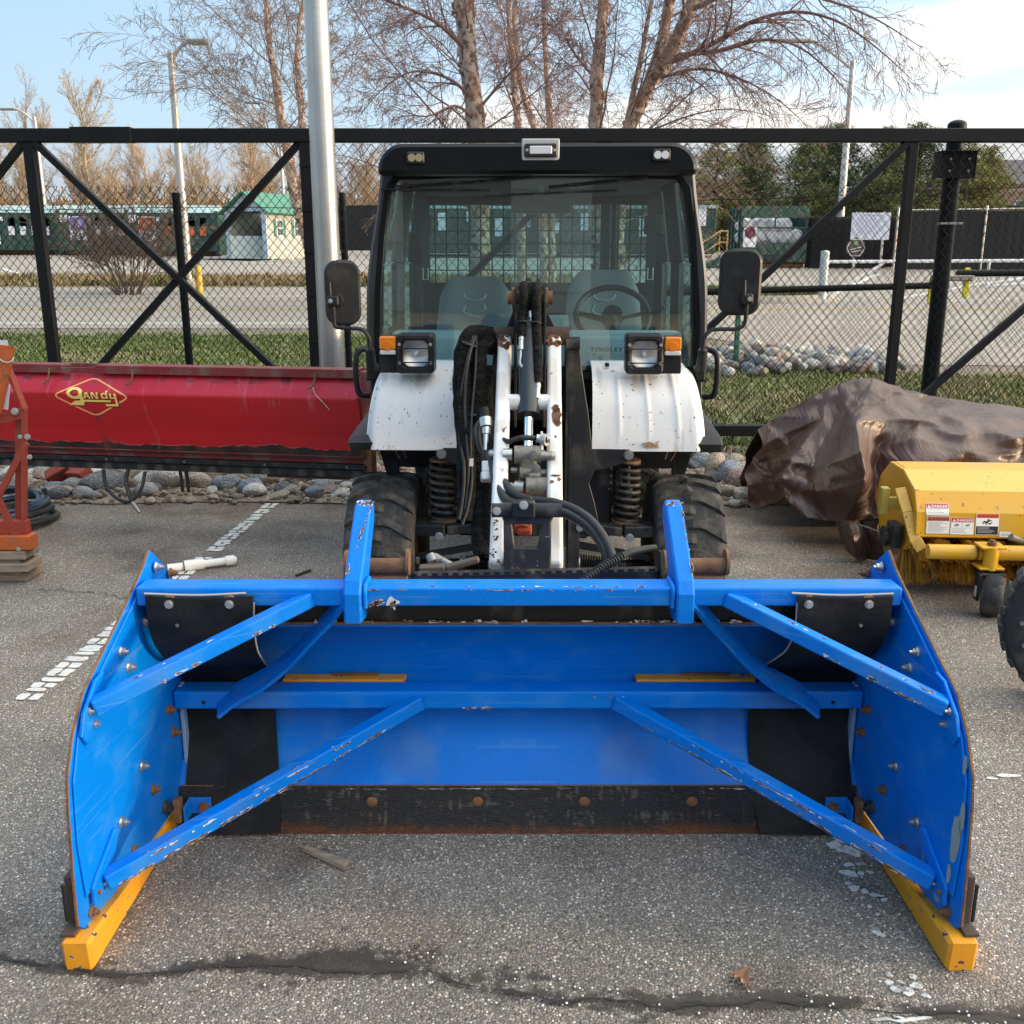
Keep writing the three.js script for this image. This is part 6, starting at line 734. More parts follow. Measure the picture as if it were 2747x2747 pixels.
// ---------------------------------------------------------------- brown tarpaulin over an implement
{
  seed(500);
  const mTarp = phys([1, 1, 1], 0.42, 0, { map: tex(512, 512, (x, y) => { const u = x / 512, v = y / 512, a = fbm(u * 5, v * 5, 5, 5, 510), f = vn(u * 220, v * 220, 220, 514); return mix3([0.052, 0.024, 0.016], [0.115, 0.066, 0.047], clamp(sstep(0.35, 0.8, a) * 0.8 + f * 0.12)); }, 1.2), bumpMap: bumpTex(10, 0.9, 512, 5, 516, (n) => Math.abs(n - 0.5) * 2), bumpScale: 0.008 });
  const tp = thing('covered_implement', 'implement under a crumpled dark brown tarpaulin, behind the yellow sweeper', 'tarpaulin', [0, 0, 0]);
  // creased plastic sheet: straight facets between the fold points, fine crumples on top
  const facet = (cols, n, th, s0) => { const C = cols.length - 1, R = cols[0].length - 1; return slab((u, v) => { const fu = u * C, fv = v * R, i = Math.min(C - 1, Math.floor(fu)), j = Math.min(R - 1, Math.floor(fv)), a = fu - i, b = fv - j, A = cols[i][j], B = cols[i + 1][j], D = cols[i][j + 1], E = cols[i + 1][j + 1], p = [0, 1, 2].map((k) => ((i + j) & 1 ? (a + b < 1 ? A[k] + (B[k] - A[k]) * a + (D[k] - A[k]) * b : E[k] + (D[k] - E[k]) * (1 - a) + (B[k] - E[k]) * (1 - b)) : (a > b ? A[k] + (B[k] - A[k]) * a + (E[k] - B[k]) * b : A[k] + (D[k] - A[k]) * b + (E[k] - D[k]) * a)) * 0.72 + 0.28 * lerp(lerp(A[k], B[k], sm(a)), lerp(D[k], E[k], sm(a)), sm(b))); const rid = (q) => 1 - Math.abs(2 * q - 1), cr = rid(vn(p[0] * 7 + p[1] * 5 + s0, p[1] * 8 - p[2] * 3, 256, 520)) - 0.5, c2 = rid(vn(p[0] * 17 - p[1] * 9, p[1] * 15 + p[2] * 7 + s0, 256, 524)) - 0.5, f = vn(p[0] * 5, p[1] * 5 + s0, 256, 527); return [p[0] + 0.02 * cr, Math.max(0.012, p[1] + 0.02 * cr + 0.010 * c2), p[2] + 0.055 * cr * (0.3 + f) + 0.016 * c2, p[0], p[1] * 1.3 + p[2]]; }, C * n, R * n, th); };
  const cols = [
    [[1.53, 0.066, -6], [1.48, 0.226, -6.03], [1.496, 0.292, -6.06], [1.522, 0.357, -6.1], [1.592, 0.46, -6.12], [1.572, 0.552, -6.2]],
    [[1.655, 0.169, -5.85], [1.642, 0.268, -5.95], [1.633, 0.318, -6.02], [1.635, 0.371, -6.08], [1.597, 0.484, -6.08], [1.683, 0.628, -6.2]],
    [[1.572, 0.279, -5.52], [1.562, 0.371, -5.55], [1.647, 0.471, -5.65], [1.783, 0.552, -5.8], [1.909, 0.674, -5.95], [1.938, 0.796, -6.15]],
    [[1.678, 0.189, -5.35], [1.682, 0.322, -5.47], [1.755, 0.436, -5.6], [1.876, 0.556, -5.78], [1.995, 0.707, -5.95], [2.038, 0.856, -6.12]],
    [[1.786, 0.187, -5.3], [1.764, 0.353, -5.3], [1.807, 0.503, -5.38], [1.897, 0.606, -5.62], [2.014, 0.745, -5.85], [2.121, 0.892, -6.1]],
    [[1.856, 0.207, -5.2], [1.897, 0.454, -5.12], [1.883, 0.599, -5.2], [1.927, 0.727, -5.42], [2.098, 0.782, -5.75], [2.229, 0.904, -6.05]],
    [[2.049, 0.192, -5.34], [2.085, 0.4, -5.46], [2.113, 0.553, -5.55], [2.188, 0.713, -5.62], [2.298, 0.818, -5.88], [2.381, 0.858, -6.05]],
    [[2.219, 0.215, -5.25], [2.206, 0.461, -5.28], [2.285, 0.642, -5.42], [2.373, 0.707, -5.6], [2.417, 0.75, -5.75], [2.593, 0.792, -6.05]],
    [[2.504, 0.228, -5.2], [2.51, 0.437, -5.32], [2.519, 0.592, -5.3], [2.564, 0.679, -5.45], [2.616, 0.735, -5.62], [2.826, 0.759, -6.05]],
    [[2.839, 0.228, -5.2], [2.79, 0.448, -5.2], [2.9, 0.542, -5.4], [2.874, 0.648, -5.4], [3.015, 0.708, -5.65], [3.21, 0.712, -6.05]],
    [[3.218, 0.207, -5.2], [3.275, 0.411, -5.3], [3.228, 0.532, -5.3], [3.351, 0.584, -5.5], [3.445, 0.627, -5.7], [3.666, 0.618, -6.05]],
    [[3.828, 0.134, -5.3], [3.847, 0.326, -5.4], [3.866, 0.408, -5.45], [3.94, 0.471, -5.6], [4.067, 0.513, -5.8], [4.234, 0.517, -6.05]]].map((c, i) => c.concat([[c[5][0] + 0.02, Math.max(0.3, c[5][1] - 0.22), c[5][2] - 0.35], [c[5][0] + 0.05, 0.03, c[5][2] - 0.5]]));
  mesh('tarp_sheet', facet(cols, 12, 0.004, 3), mTarp, tp); mesh('tarp_end', facet([[[1.814, 0.187, -5.32], [1.856, 0.213, -5.2], [1.964, 0.198, -5.28], [2.027, 0.224, -5.15]], [[1.839, 0.11, -5.25], [1.85, 0.147, -5.08], [1.966, 0.094, -5.2], [1.998, 0.146, -5.05]], [[1.871, 0.038, -5.2], [1.898, 0.014, -5.1], [1.978, -0.02, -5.12], [2.048, 0.008, -5.08]]], 12, 0.004, 9), mTarp, tp);
  mesh('covered_frame', [bx(2.2, 0.30, 0.5, 3.1, 0.25, -6.0, 0.02), bx(0.35, 0.55, 0.35, 2.2, 0.29, -6.0, 0.02)], mDark, tp);
  mesh('rope', tube([[1.909, 0.187, -5.22], [1.944, 0.191, -5.17], [1.993, 0.183, -5.1], [2.027, 0.181, -5], [2.065, 0.172, -4.95]], 0.005, 40, 6), mat([0.30, 0.29, 0.26], 0.9), tp);
}
// ---------------------------------------------------------------- yellow rotary broom
{
  seed(560);
  const bw = thing('rotary_broom', 'yellow rotary sweeper broom attachment with safety stickers in front of the brown tarpaulin', 'sweeper', [1.95, 0, -4.6], -0.07);
  const tY = tex(1024, 512, (x, y) => { const u = x / 1024, v = y / 512, a = fbm(u * 10, v * 5, 5, 5, 570), f = vn(u * 200, v * 100, 100, 573), sp = fbm(u * 70, v * 35, 3, 35, 576); let k = [0.72 * (0.93 + 0.14 * a), 0.365 * (0.92 + 0.16 * a), 0.008]; k = mix3(k, [0.50, 0.34, 0.10], 0.35 * sstep(0.5, 0.75, a)); return mix3(k, [0.16, 0.08, 0.03], 0.8 * sstep(0.82, 0.84, sp + 0.05 * f)); }, 1.4, 0.7);
  const mY = phys([1, 1, 1], 0.42, 0, { map: tY, clearcoat: 0.2, clearcoatRoughness: 0.3 });
  // local: x to the right, z towards the viewer; front face of the hood near z = 0.1
  const P = [[0.10, 0.325], [0.085, 0.44], [0.03, 0.535], [-0.16, 0.60], [-0.36, 0.60], [-0.50, 0.50], [-0.56, 0.36]];
  const hood = mesh('hood', extX(P.concat(P.slice().reverse().map(([z, y]) => [z - 0.004, y - 0.006])), 0.02, 1.6, 0.0015), mY, bw);
  mesh('hood_end', extX(P.concat([[-0.40, 0.20], [-0.02, 0.22]]), -0.004, 0.018, 0.004), mY, bw); mesh('end_flange', [bar([0.008, 0.335, 0.108], [0.008, 0.44, 0.092], 0.02, 0.006, 0.002), bar([0.008, 0.44, 0.092], [0.008, 0.535, 0.036], 0.02, 0.006, 0.002), bar([0.008, 0.538, 0.034], [0.008, 0.602, -0.16], 0.02, 0.006, 0.002)], mY, bw);
  mesh('hinge_strap', [bar([-0.055, 0.535, -0.02], [-0.03, 0.43, 0.05], 0.05, 0.012, 0.004, [0, 0, 1]), bar([-0.03, 0.43, 0.05], [0.0, 0.30, 0.11], 0.05, 0.012, 0.004, [0, 0, 1]), bar([0.0, 0.31, 0.11], [0.03, 0.262, 0.125], 0.055, 0.014, 0.005, [0, 0, 1])], mat([1, 1, 1], 0.5, 0, { map: paintTex([0.62, 0.36, 0.06], { chips: 0.15, dirt: 0.5, size: 256, tile: 0.3, off: 580 }) }), bw);
  mesh('side_tab', [bx(0.04, 0.14, 0.05, -0.10, 0.45, -0.10, 0.006), bx(0.06, 0.06, 0.03, -0.06, 0.44, -0.10, 0.004)], mat([0.45, 0.33, 0.06], 0.6), bw); mesh('motor_mount', [bx(0.05, 0.12, 0.12, -0.045, 0.29, -0.06, 0.01), cyl([-0.09, 0.27, -0.10], [-0.01, 0.27, -0.10], 0.05, 0.05, 20)], mBlackSteel, bw);
  // stickers on the hood
  const decal = (w, h, draw) => mat([1, 1, 1], 0.5, 0, { map: canvasTex(w, h, draw) });
  const lines = (c, x0, x1, y0, y1, n, col) => { c.fillStyle = col; for (let i = 0; i < n; i++) { const y = lerp(y0, y1, i / n); c.fillRect(x0, y, (x1 - x0) * rr(0.6, 1), 5); } };
  const head = (c, w, t, bg, fg) => { c.fillStyle = bg; c.fillRect(5, 5, w - 10, 56); c.fillStyle = fg; c.beginPath(); c.moveTo(16, 54); c.lineTo(58, 54); c.lineTo(37, 14); c.closePath(); c.fill(); c.fillStyle = bg; c.fillRect(34, 26, 6, 14); c.fillRect(34, 44, 6, 5); c.fillStyle = fg; c.font = 'bold 46px sans-serif'; c.textBaseline = 'middle'; c.fillText(t, 62, 36, w - 74); };
  const dec = (mx, cx, y0, y1, w) => { const zAt = (y) => (y < 0.44 ? lerp(0.10, 0.085, (y - 0.325) / 0.115) : lerp(0.085, 0.03, (y - 0.44) / 0.095)) + 0.0045; const g = grid((u, v) => { const y = lerp(y0, y1, v); return [cx + (u - 0.5) * w, y, zAt(y), u, v]; }, 1, 10); mesh('sticker', g, mx, hood); };
  const man = (c, x, y, s, col) => { c.strokeStyle = col; c.lineWidth = 6 * s; c.lineCap = 'round'; c.beginPath(); c.arc(x + 6 * s, y - 16 * s, 4 * s, 0, 6.3); c.stroke(); for (const [a, b, d, e] of [[-26, 10, 24, -14], [-20, -8, 18, 12], [-8, 18, 6, -20], [-28, 0, -6, -6], [10, 14, 26, 0]]) { c.beginPath(); c.moveTo(x + a * s, y + b * s); c.lineTo(x + d * s, y + e * s); c.stroke(); } };
  dec(decal(256, 140, (c, w, h) => { c.fillStyle = '#eceae2'; c.fillRect(0, 0, w, h); head(c, w, 'DANGER', '#b3372c', '#f3e6dd'); lines(c, 14, w - 20, 74, 124, 2, '#77756e'); }), 0.098, 0.427, 0.482, 0.106);
  dec(decal(256, 230, (c, w, h) => { c.fillStyle = '#e6e4dc'; c.fillRect(0, 0, w, h); head(c, w, 'WARNING', '#b0563f', '#4a1f18'); lines(c, 16, w - 16, 74, 220, 11, '#85827b'); }), 0.103, 0.340, 0.422, 0.108);
  dec(decal(256, 230, (c, w, h) => { c.fillStyle = '#eceae2'; c.fillRect(0, 0, w, h); head(c, w, 'DANGER', '#b32f28', '#f3e6dd'); c.strokeStyle = '#55534e'; c.lineWidth = 2; c.strokeRect(8, 66, 118, 74); c.strokeRect(128, 66, 118, 74); man(c, 66, 104, 1, '#20201e'); man(c, 188, 104, 0.9, '#20201e'); lines(c, 14, w - 18, 152, 222, 4, '#77756e'); }), 0.216, 0.338, 0.418, 0.108);
  dec(decal(256, 290, (c, w, h) => { c.fillStyle = '#e8ded6'; c.fillRect(0, 0, w, h); head(c, w, 'WARNING', '#e2532b', '#5a1d10'); c.fillStyle = '#f1efe9'; c.fillRect(6, 62, w - 12, 108); man(c, 128, 118, 1.9, '#17171a'); c.fillStyle = '#1d1f26'; c.fillRect(6, 172, w - 12, 112); lines(c, 24, w - 40, 184, 272, 5, '#c9c9c6'); }), 0.332, 0.337, 0.440, 0.108);
  dec(decal(128, 80, (c, w, h) => { c.fillStyle = '#e8e6de'; c.fillRect(0, 0, w, h); c.strokeStyle = '#99958a'; c.lineWidth = 4; c.strokeRect(3, 3, w - 6, h - 6); c.fillStyle = '#4a4a48'; c.font = 'bold 27px sans-serif'; c.textAlign = 'center'; c.fillText('GREASE', w / 2, 58, 108); c.fillRect(26, 22, 76, 5); }), 0.418, 0.328, 0.356, 0.055);
  // emblem on the end plate
  mesh('end_emblem', [bar([-0.006, 0.52, -0.13], [-0.006, 0.47, -0.09], 0.004, 0.004, 0.001), bar([-0.006, 0.47, -0.09], [-0.006, 0.42, -0.13], 0.004, 0.004, 0.001), bar([-0.006, 0.42, -0.13], [-0.006, 0.47, -0.17], 0.004, 0.004, 0.001), bar([-0.006, 0.47, -0.17], [-0.006, 0.52, -0.13], 0.004, 0.004, 0.001), bar([-0.006, 0.49, -0.14], [-0.006, 0.45, -0.12], 0.004, 0.012, 0.001)], mBlackPlastic, bw);
  // brush: core and bristles
  mesh('brush_core', cyl([0.03, 0.30, -0.15], [1.6, 0.30, -0.15], 0.12, 0.12, 24), mDark, bw);
  { const N = 15000, g = new THREE.CylinderGeometry(0.0016, 0.0028, 0.19, 3, 1, true); g.translate(0, 0.095, 0); const im = new THREE.InstancedMesh(g, mat([1, 1, 1], 0.6), N), M4 = new THREE.Matrix4(), Q = new THREE.Quaternion(), up = new THREE.Vector3(0, 1, 0); for (let i = 0; i < N; i++) { const clump = Math.floor(rnd() * 260), cx = 0.03 + PERM[clump] * 1.2, x = clamp(cx + (rnd() - 0.5) * 0.05, 0.025, 1.25), a = -0.15 + PERM[clump + 700] * 3.4 + (rnd() - 0.5) * 0.14, dir = new THREE.Vector3((PERM[clump + 300] - 0.5) * 0.5 + rr(-0.1, 0.1), Math.cos(a), Math.sin(a)).normalize(); let l = rr(0.82, 1.0); { const by = 0.30 + Math.cos(a) * 0.10, bz = -0.15 + Math.sin(a) * 0.10; if (by + dir.y * 0.19 * l > 0.31 && bz + dir.z * 0.19 * l > 0.06) l = Math.max(0.15, (0.06 - bz) / (dir.z * 0.19)); if (by + dir.y * 0.19 * l > 0.42) l *= 0.5; } const base = new THREE.Vector3(x, 0.30 + Math.cos(a) * 0.10, -0.15 + Math.sin(a) * 0.10); if (base.y + dir.y * 0.19 * l < 0.004) dir.y *= 0.9; M4.compose(base, Q.setFromUnitVectors(up, dir), new THREE.Vector3(1, l, 1)); im.setMatrixAt(i, M4); const t = PERM[clump + 1500]; const k = mix3([0.42, 0.17, 0.018], [0.70, 0.36, 0.05], t * 0.6 + rnd() * 0.4); im.setColorAt(i, L(...k)); } im.name = 'bristles'; im.castShadow = im.receiveShadow = true; im.userData.kind = 'stuff'; bw.add(im); }
  // cross pipe, clamps, caster
  mesh('cross_pipe', [cyl([0.03, 0.278, 0.20], [1.6, 0.278, 0.20], 0.036, 0.036, 24), cyl([0.255, 0.278, 0.20], [0.27, 0.278, 0.20], 0.0385, 0.0385, 24)], mY, bw); mesh('weld_ring', cyl([0.243, 0.278, 0.20], [0.254, 0.278, 0.20], 0.0392, 0.0392, 24), mRust, bw);
  const tipX = 0.30; mesh('caster_socket', [bx(0.115, 0.012, 0.10, tipX, 0.322, 0.235, 0.004), bx(0.115, 0.012, 0.10, tipX, 0.222, 0.235, 0.004), cyl([tipX, 0.215, 0.255], [tipX, 0.325, 0.255], 0.033, 0.033, 20)], mY, bw); mesh('caster_bolt', [hexp([tipX, 0.326, 0.25], [tipX, 0.345, 0.25], 0.022), cyl([tipX, 0.345, 0.25], [tipX, 0.355, 0.25], 0.012, 0.012, 10)], mRust, bw);
  const cs = new THREE.Group(); cs.name = 'caster'; bw.add(cs); mesh('caster_fork', [bx(0.125, 0.018, 0.06, tipX + 0.0, 0.195, 0.27, 0.008), bx(0.014, 0.13, 0.045, tipX - 0.055, 0.135, 0.28, 0.005), bx(0.014, 0.13, 0.045, tipX + 0.055, 0.135, 0.28, 0.005), cyl([tipX, 0.19, 0.255], [tipX, 0.225, 0.255], 0.018, 0.018, 14)], mBlackSteel, cs);
  { const g = new THREE.LatheGeometry([[0.05, -0.042], [0.08, -0.046], [0.094, -0.038], [0.099, -0.018], [0.099, 0.018], [0.094, 0.038], [0.08, 0.046], [0.05, 0.042]].map(([r, y]) => new THREE.Vector2(r, y)), 36); g.rotateZ(Math.PI / 2); g.rotateY(-0.45); g.translate(tipX + 0.01, 0.1, 0.305); mesh('caster_tire', g, mTire, cs); const h = cyl([-0.05, 0, 0], [0.05, 0, 0], 0.046, 0.046, 20); h.rotateY(-0.45); h.translate(tipX + 0.01, 0.1, 0.305); mesh('caster_hub', h, mBlackSteel, cs); mesh('paper_strip', bx(0.004, 0.05, 0.02, tipX - 0.064, 0.115, 0.285, 0.001), mat([0.5, 0.48, 0.42], 0.8), cs); }
  mesh('pivot_clamp', [bx(0.13, 0.012, 0.11, 0.60, 0.322, 0.225, 0.004), bx(0.13, 0.012, 0.11, 0.60, 0.216, 0.225, 0.004)], mY, bw); mesh('pivot_pin', [cyl([0.60, 0.20, 0.27], [0.60, 0.31, 0.27], 0.034, 0.034, 20)], mat([0.02, 0.02, 0.022], 0.2, 0.6), bw); mesh('pivot_nut', [cyl([0.60, 0.328, 0.24], [0.60, 0.336, 0.24], 0.032, 0.032, 20), hexp([0.60, 0.336, 0.24], [0.60, 0.356, 0.24], 0.019), cyl([0.60, 0.356, 0.24], [0.60, 0.385, 0.24], 0.010, 0.010, 12)], mZinc, bw);
  mesh('hydraulic_stub', [cyl([0.42, 0.345, 0.16], [0.49, 0.315, 0.14], 0.017, 0.014, 14)], mDullSteel, bw); mesh('hydraulic_hose', tube([[0.52, 0.32, 0.16], [0.56, 0.36, 0.17], [0.62, 0.40, 0.19], [0.75, 0.42, 0.20]], 0.019, 30, 10), mHose, bw);
}
// ---------------------------------------------------------------- black spoked-tread wheel at the right
{
  seed(600); const wh = thing('cleated_tyre', 'black rubber tyre with cleated tread standing beside the yellow sweeper', 'tyre', [2.13, 0, -3.36], -0.42);
  const R = 0.30; const prof = [[0.20, -0.05], [0.235, -0.062], [0.275, -0.062], [0.292, -0.05], [0.296, 0], [0.292, 0.05], [0.275, 0.062], [0.235, 0.062], [0.20, 0.05]]; const g = new THREE.LatheGeometry(prof.map(([r, y]) => new THREE.Vector2(r, y)), 60); g.rotateX(Math.PI / 2); g.translate(0, R, 0); mesh('tire', g, mTire, wh);
  for (let i = 0; i < 26; i++) { const a = i / 26 * 6.283; const b = bx(0.034, 0.018, 0.122, 0, 0, 0, 0.004); b.translate(0, 0.294, 0); b.rotateZ(a); b.translate(0, R + 0.002, 0); const o = mesh('tread_cleat', b, mTire, wh); }
  const rim = new THREE.LatheGeometry([[0.05, 0.02], [0.19, 0.0], [0.202, 0.05], [0.208, 0.05], [0.208, -0.05], [0.05, -0.02]].map(([r, y]) => new THREE.Vector2(r, y)), 40); rim.rotateX(Math.PI / 2); rim.translate(0, R, 0); mesh('rim', rim, mat([0.012, 0.013, 0.014], 0.35), wh);
  for (let i = 0; i < 16; i++) { const a = i / 16 * 6.283; bolt(wh, [Math.cos(a) * 0.225, R + Math.sin(a) * 0.225, 0.062], [0, 0, 1], mDullSteel, 0.55, gHead, 'rim_bolt'); }
  mesh('axle', cyl([0, R, -0.08], [0, R, 0.08], 0.04, 0.04, 18), mBlackSteel, wh);
}

// ---------------------------------------------------------------- gate, fences, poles
const mFence = phys([1, 1, 1], 0.5, 0, { specularIntensity: 0.32, map: tex(256, 256, (x, y) => { const a = fbm(x / 256 * 6, y / 256 * 6, 4, 6, 610), l = 0.005 + 0.005 * a; return [l, l * 1.15, l * 1.4]; }, 1) });
const mWire = phys([0.006, 0.007, 0.008], 0.6, 0, { specularIntensity: 0.3 });
function chain(x0, x1, y0, y1, z, pitch = 0.054, r = 0.0021, spikes = false, jig = 0) {       // woven diamond mesh from upright zigzag wires
  const t = new Tubes(), n = Math.round((x1 - x0) / (pitch / 2)), k = Math.round((y1 - y0) / (pitch * 0.59)), hy = (y1 - y0) / k, px = (x1 - x0) / n;
  for (let i = 0; i <= n; i++) { const pts = [], xb = x0 + i * px, sag = jig * (fbm(xb * 1.3, 1, 3, 256, 620) - 0.5); for (let j = 0; j <= k; j++) { const side = (j + i) % 2 ? 1 : -1; pts.push([xb + side * px * 0.52, y0 + j * hy + sag * (1 - j / k) * 0.3, z + side * 0.003 + sag * 0.15 * (1 - j / k)]); } if (spikes) pts.push([xb + rr(-0.01, 0.01), y1 + 0.03, z + 0.006]); t.add(pts, r, 3); }
  return t.build();
}
{
  const Z = -8.0, yt = 2.555, yb = 0.25, Xs = [-3.745, -1.605, 0.74, 3.11, 5.5];
  const gate = thing('sliding_gate', 'wide black steel cantilever gate with diagonal braces behind the machine', 'gate', [0, 0, Z]);
  mesh('top_rail', bx(12.2, 0.10, 0.09, 0.4, yt, 0, 0.008), mFence, gate); mesh('rail_sleeve', bx(0.47, 0.112, 0.10, -3.17, yt + 0.004, 0, 0.006), mFence, gate);
  mesh('bottom_rail', bx(12.2, 0.09, 0.09, 0.4, yb, 0, 0.008), mFence, gate);
  for (const x of Xs) mesh('upright', bx(x < 0 ? 0.086 : 0.075, yt - yb - 0.10, 0.07, x, (yt + yb) / 2, 0, 0.006), mFence, gate);
  const dia = (x0, y0, x1, y1, z = 0.0) => mesh('brace', bar([x0, y0, z], [x1, y1, z], 0.05, 0.068, 0.005, [0, 0, 1]), mFence, gate);
  const T0 = yt - 0.05, B0 = yb + 0.05;
  dia(-3.70, T0, -1.65, B0 + 0.16, 0.006); dia(-1.65, T0, -3.70, B0 + 0.16, -0.012); dia(-3.79, T0, -5.7, B0 + 0.2); dia(0.70, T0, -1.56, B0); dia(3.07, T0, 0.78, B0); dia(5.45, T0, 3.15, B0);
  put('chain_link', chain(-1.52, 6.2, 0.10, yt - 0.05, -0.075, 0.073, 0.0033, false, 0.05), mWire, gate);
  const bands = []; for (const y of [2.33, 2.0, 1.68, 1.35, 0.98, 0.62]) bands.push(bx(0.10, 0.014, 0.085, -1.60, y, 0.0, 0.003), bx(0.07, 0.02, 0.02, -1.53, y, -0.02, 0.004)); mesh('tension_bands', bands, mFence, gate); mesh('tension_bar', bx(0.018, 2.2, 0.008, -1.505, 1.40, -0.06, 0.002), mFence, gate);
  const fn = thing('chain_link_fence', 'black chain link fence behind the open frame of the gate, above the red spreader', 'fence', [0, 0, -8.65]);
  put('chain_link', chain(-6.4, -1.45, 0.05, 2.20, 0, 0.073, 0.0036, true, 0.03), mWire, fn);
  mesh('line_post', cyl([-2.87, 0, -0.04], [-2.87, 2.18, -0.04], 0.034, 0.034, 16), mFence, fn); mesh('line_post', cyl([-5.6, 0, -0.04], [-5.6, 2.18, -0.04], 0.034, 0.034, 16), mFence, fn); mesh('end_post', cyl([-1.45, 0, -0.04], [-1.45, 2.18, -0.04], 0.03, 0.03, 16), mFence, fn);
  mesh('tension_wire', [tube([[-6.4, 2.05, 0.006], [-4.2, 2.035, 0.006], [-2.87, 2.06, 0.006], [-1.45, 2.05, 0.006]], 0.003, 30, 5), tube([[-6.4, 0.12, 0.006], [-1.45, 0.12, 0.006]], 0.003, 20, 5)], mWire, fn);
  const ties = []; for (const y of [1.98, 1.4, 0.9, 0.45]) ties.push(new THREE.TorusGeometry(0.036, 0.003, 5, 20).rotateX(Math.PI / 2).translate(-2.87, y, -0.04)); mesh('tie_wires', ties, mWire, fn);
  const f2 = thing('chain_link_fence', 'second black chain link panel with a pipe rail behind the gate, right of the cab', 'fence', [0, 0, -8.9]);
  put('chain_link', chain(0.9, 6.6, 0.10, 2.28, 0, 0.072, 0.0027, false, 0.06), mWire, f2);
  mesh('pipe_rail', [cyl([0.9, 1.33, 0.04], [3.88, 1.41, 0.04], 0.029, 0.029, 14)], mFence, f2); mesh('pipe_rail', [cyl([3.95, 1.51, 0.04], [6.6, 1.53, 0.04], 0.029, 0.029, 14)], mFence, f2);
  mesh('top_wire', [tube([[0.9, 2.12, 0.01], [2.4, 2.15, 0.01], [3.8, 2.22, 0.01], [6.6, 2.28, 0.01]], 0.0035, 30, 5)], mWire, f2); mesh('end_post', cyl([0.9, 0, 0.02], [0.9, 2.25, 0.02], 0.03, 0.03, 14), mFence, f2);
  mesh('yellow_reflector', [bx(0.05, 0.22, 0.02, 3.74, 1.36, 0.02, 0.01), bx(0.06, 0.26, 0.02, 4.05, 1.43, 0.02, 0.01)], mat([0.72, 0.68, 0.05], 0.6), f2); mesh('pipe_clamp', [bx(0.36, 0.05, 0.09, 3.9, 1.47, 0.06, 0.01)], mDullSteel, f2);
  const gp = thing('gate_post', 'tall round black gate post with a domed cap and roller bracket', 'post', [3.56, 0, -8.28]);
  mesh('post', cyl([0, 0, 0], [0, 2.66, 0], 0.067, 0.067, 24), mFence, gp); const cap = new THREE.SphereGeometry(0.073, 24, 8, 0, 6.2832, 0, 1.57); cap.scale(1, 0.6, 1); cap.translate(0, 2.665, 0); mesh('post_cap', [cap, cyl([0, 2.62, 0], [0, 2.667, 0], 0.074, 0.073, 24)], mFence, gp);
  mesh('roller_bracket', [bx(0.28, 0.21, 0.012, 0, 2.36, 0.10, 0.004), bx(0.30, 0.012, 0.20, 0.0, 2.46, 0.02, 0.003), bx(0.012, 0.20, 0.16, -0.135, 2.36, 0.03, 0.003), bx(0.012, 0.20, 0.16, 0.135, 2.36, 0.03, 0.003)], mFence, gp); for (const [x, y] of [[-0.07, 2.40], [0.08, 2.40], [-0.07, 2.31], [0.08, 2.31]]) bolt(gp, [x, y, 0.107], [0, 0, 1], mDullSteel, 0.7, gHead);
  mesh('post_band', [cyl([0, 1.90, 0], [0, 1.92, 0], 0.072, 0.072, 20), bx(0.20, 0.018, 0.02, 0, 1.91, 0.07, 0.004)], mDullSteel, gp);
  const p2 = thing('gate_post', 'slim black post with tension bands at the end of the gate mesh', 'post', [-1.475, 0, -8.2]); mesh('post', cyl([0, 0, 0], [0, 2.5, 0], 0.024, 0.024, 16), mFence, p2);
  // aluminium light pole in the lot
  const mAlu = mat([1, 1, 1], 0.36, 0.85, { map: tex(512, 512, (x, y) => { const u = x / 512, v = y / 512, a = fbm(u * 60, v * 2, 3, 2, 640), b = fbm(u * 6, v * 6, 4, 6, 643), l = 0.42 + 0.10 * (a - 0.5) + 0.10 * (b - 0.5); return [l, l * 0.995, l * 0.97]; }, 1), bumpMap: bumpTex(4, 0.05, 256, 4, 645), bumpScale: 0.0006 });
  const lp = thing('light_pole', 'tall bare aluminium light pole rising between the red spreader and the cab', 'light pole', [-1.325, 0, -7.2]); mesh('pole_shaft', cyl([0, 0, 0], [0, 9, 0], 0.098, 0.055, 40), mAlu, lp); mesh('pole_base', [bx(0.34, 0.03, 0.34, 0, 0.02, 0, 0.006), cyl([0, 0.03, 0], [0, 0.16, 0], 0.12, 0.102, 30)], mAlu, lp);
}
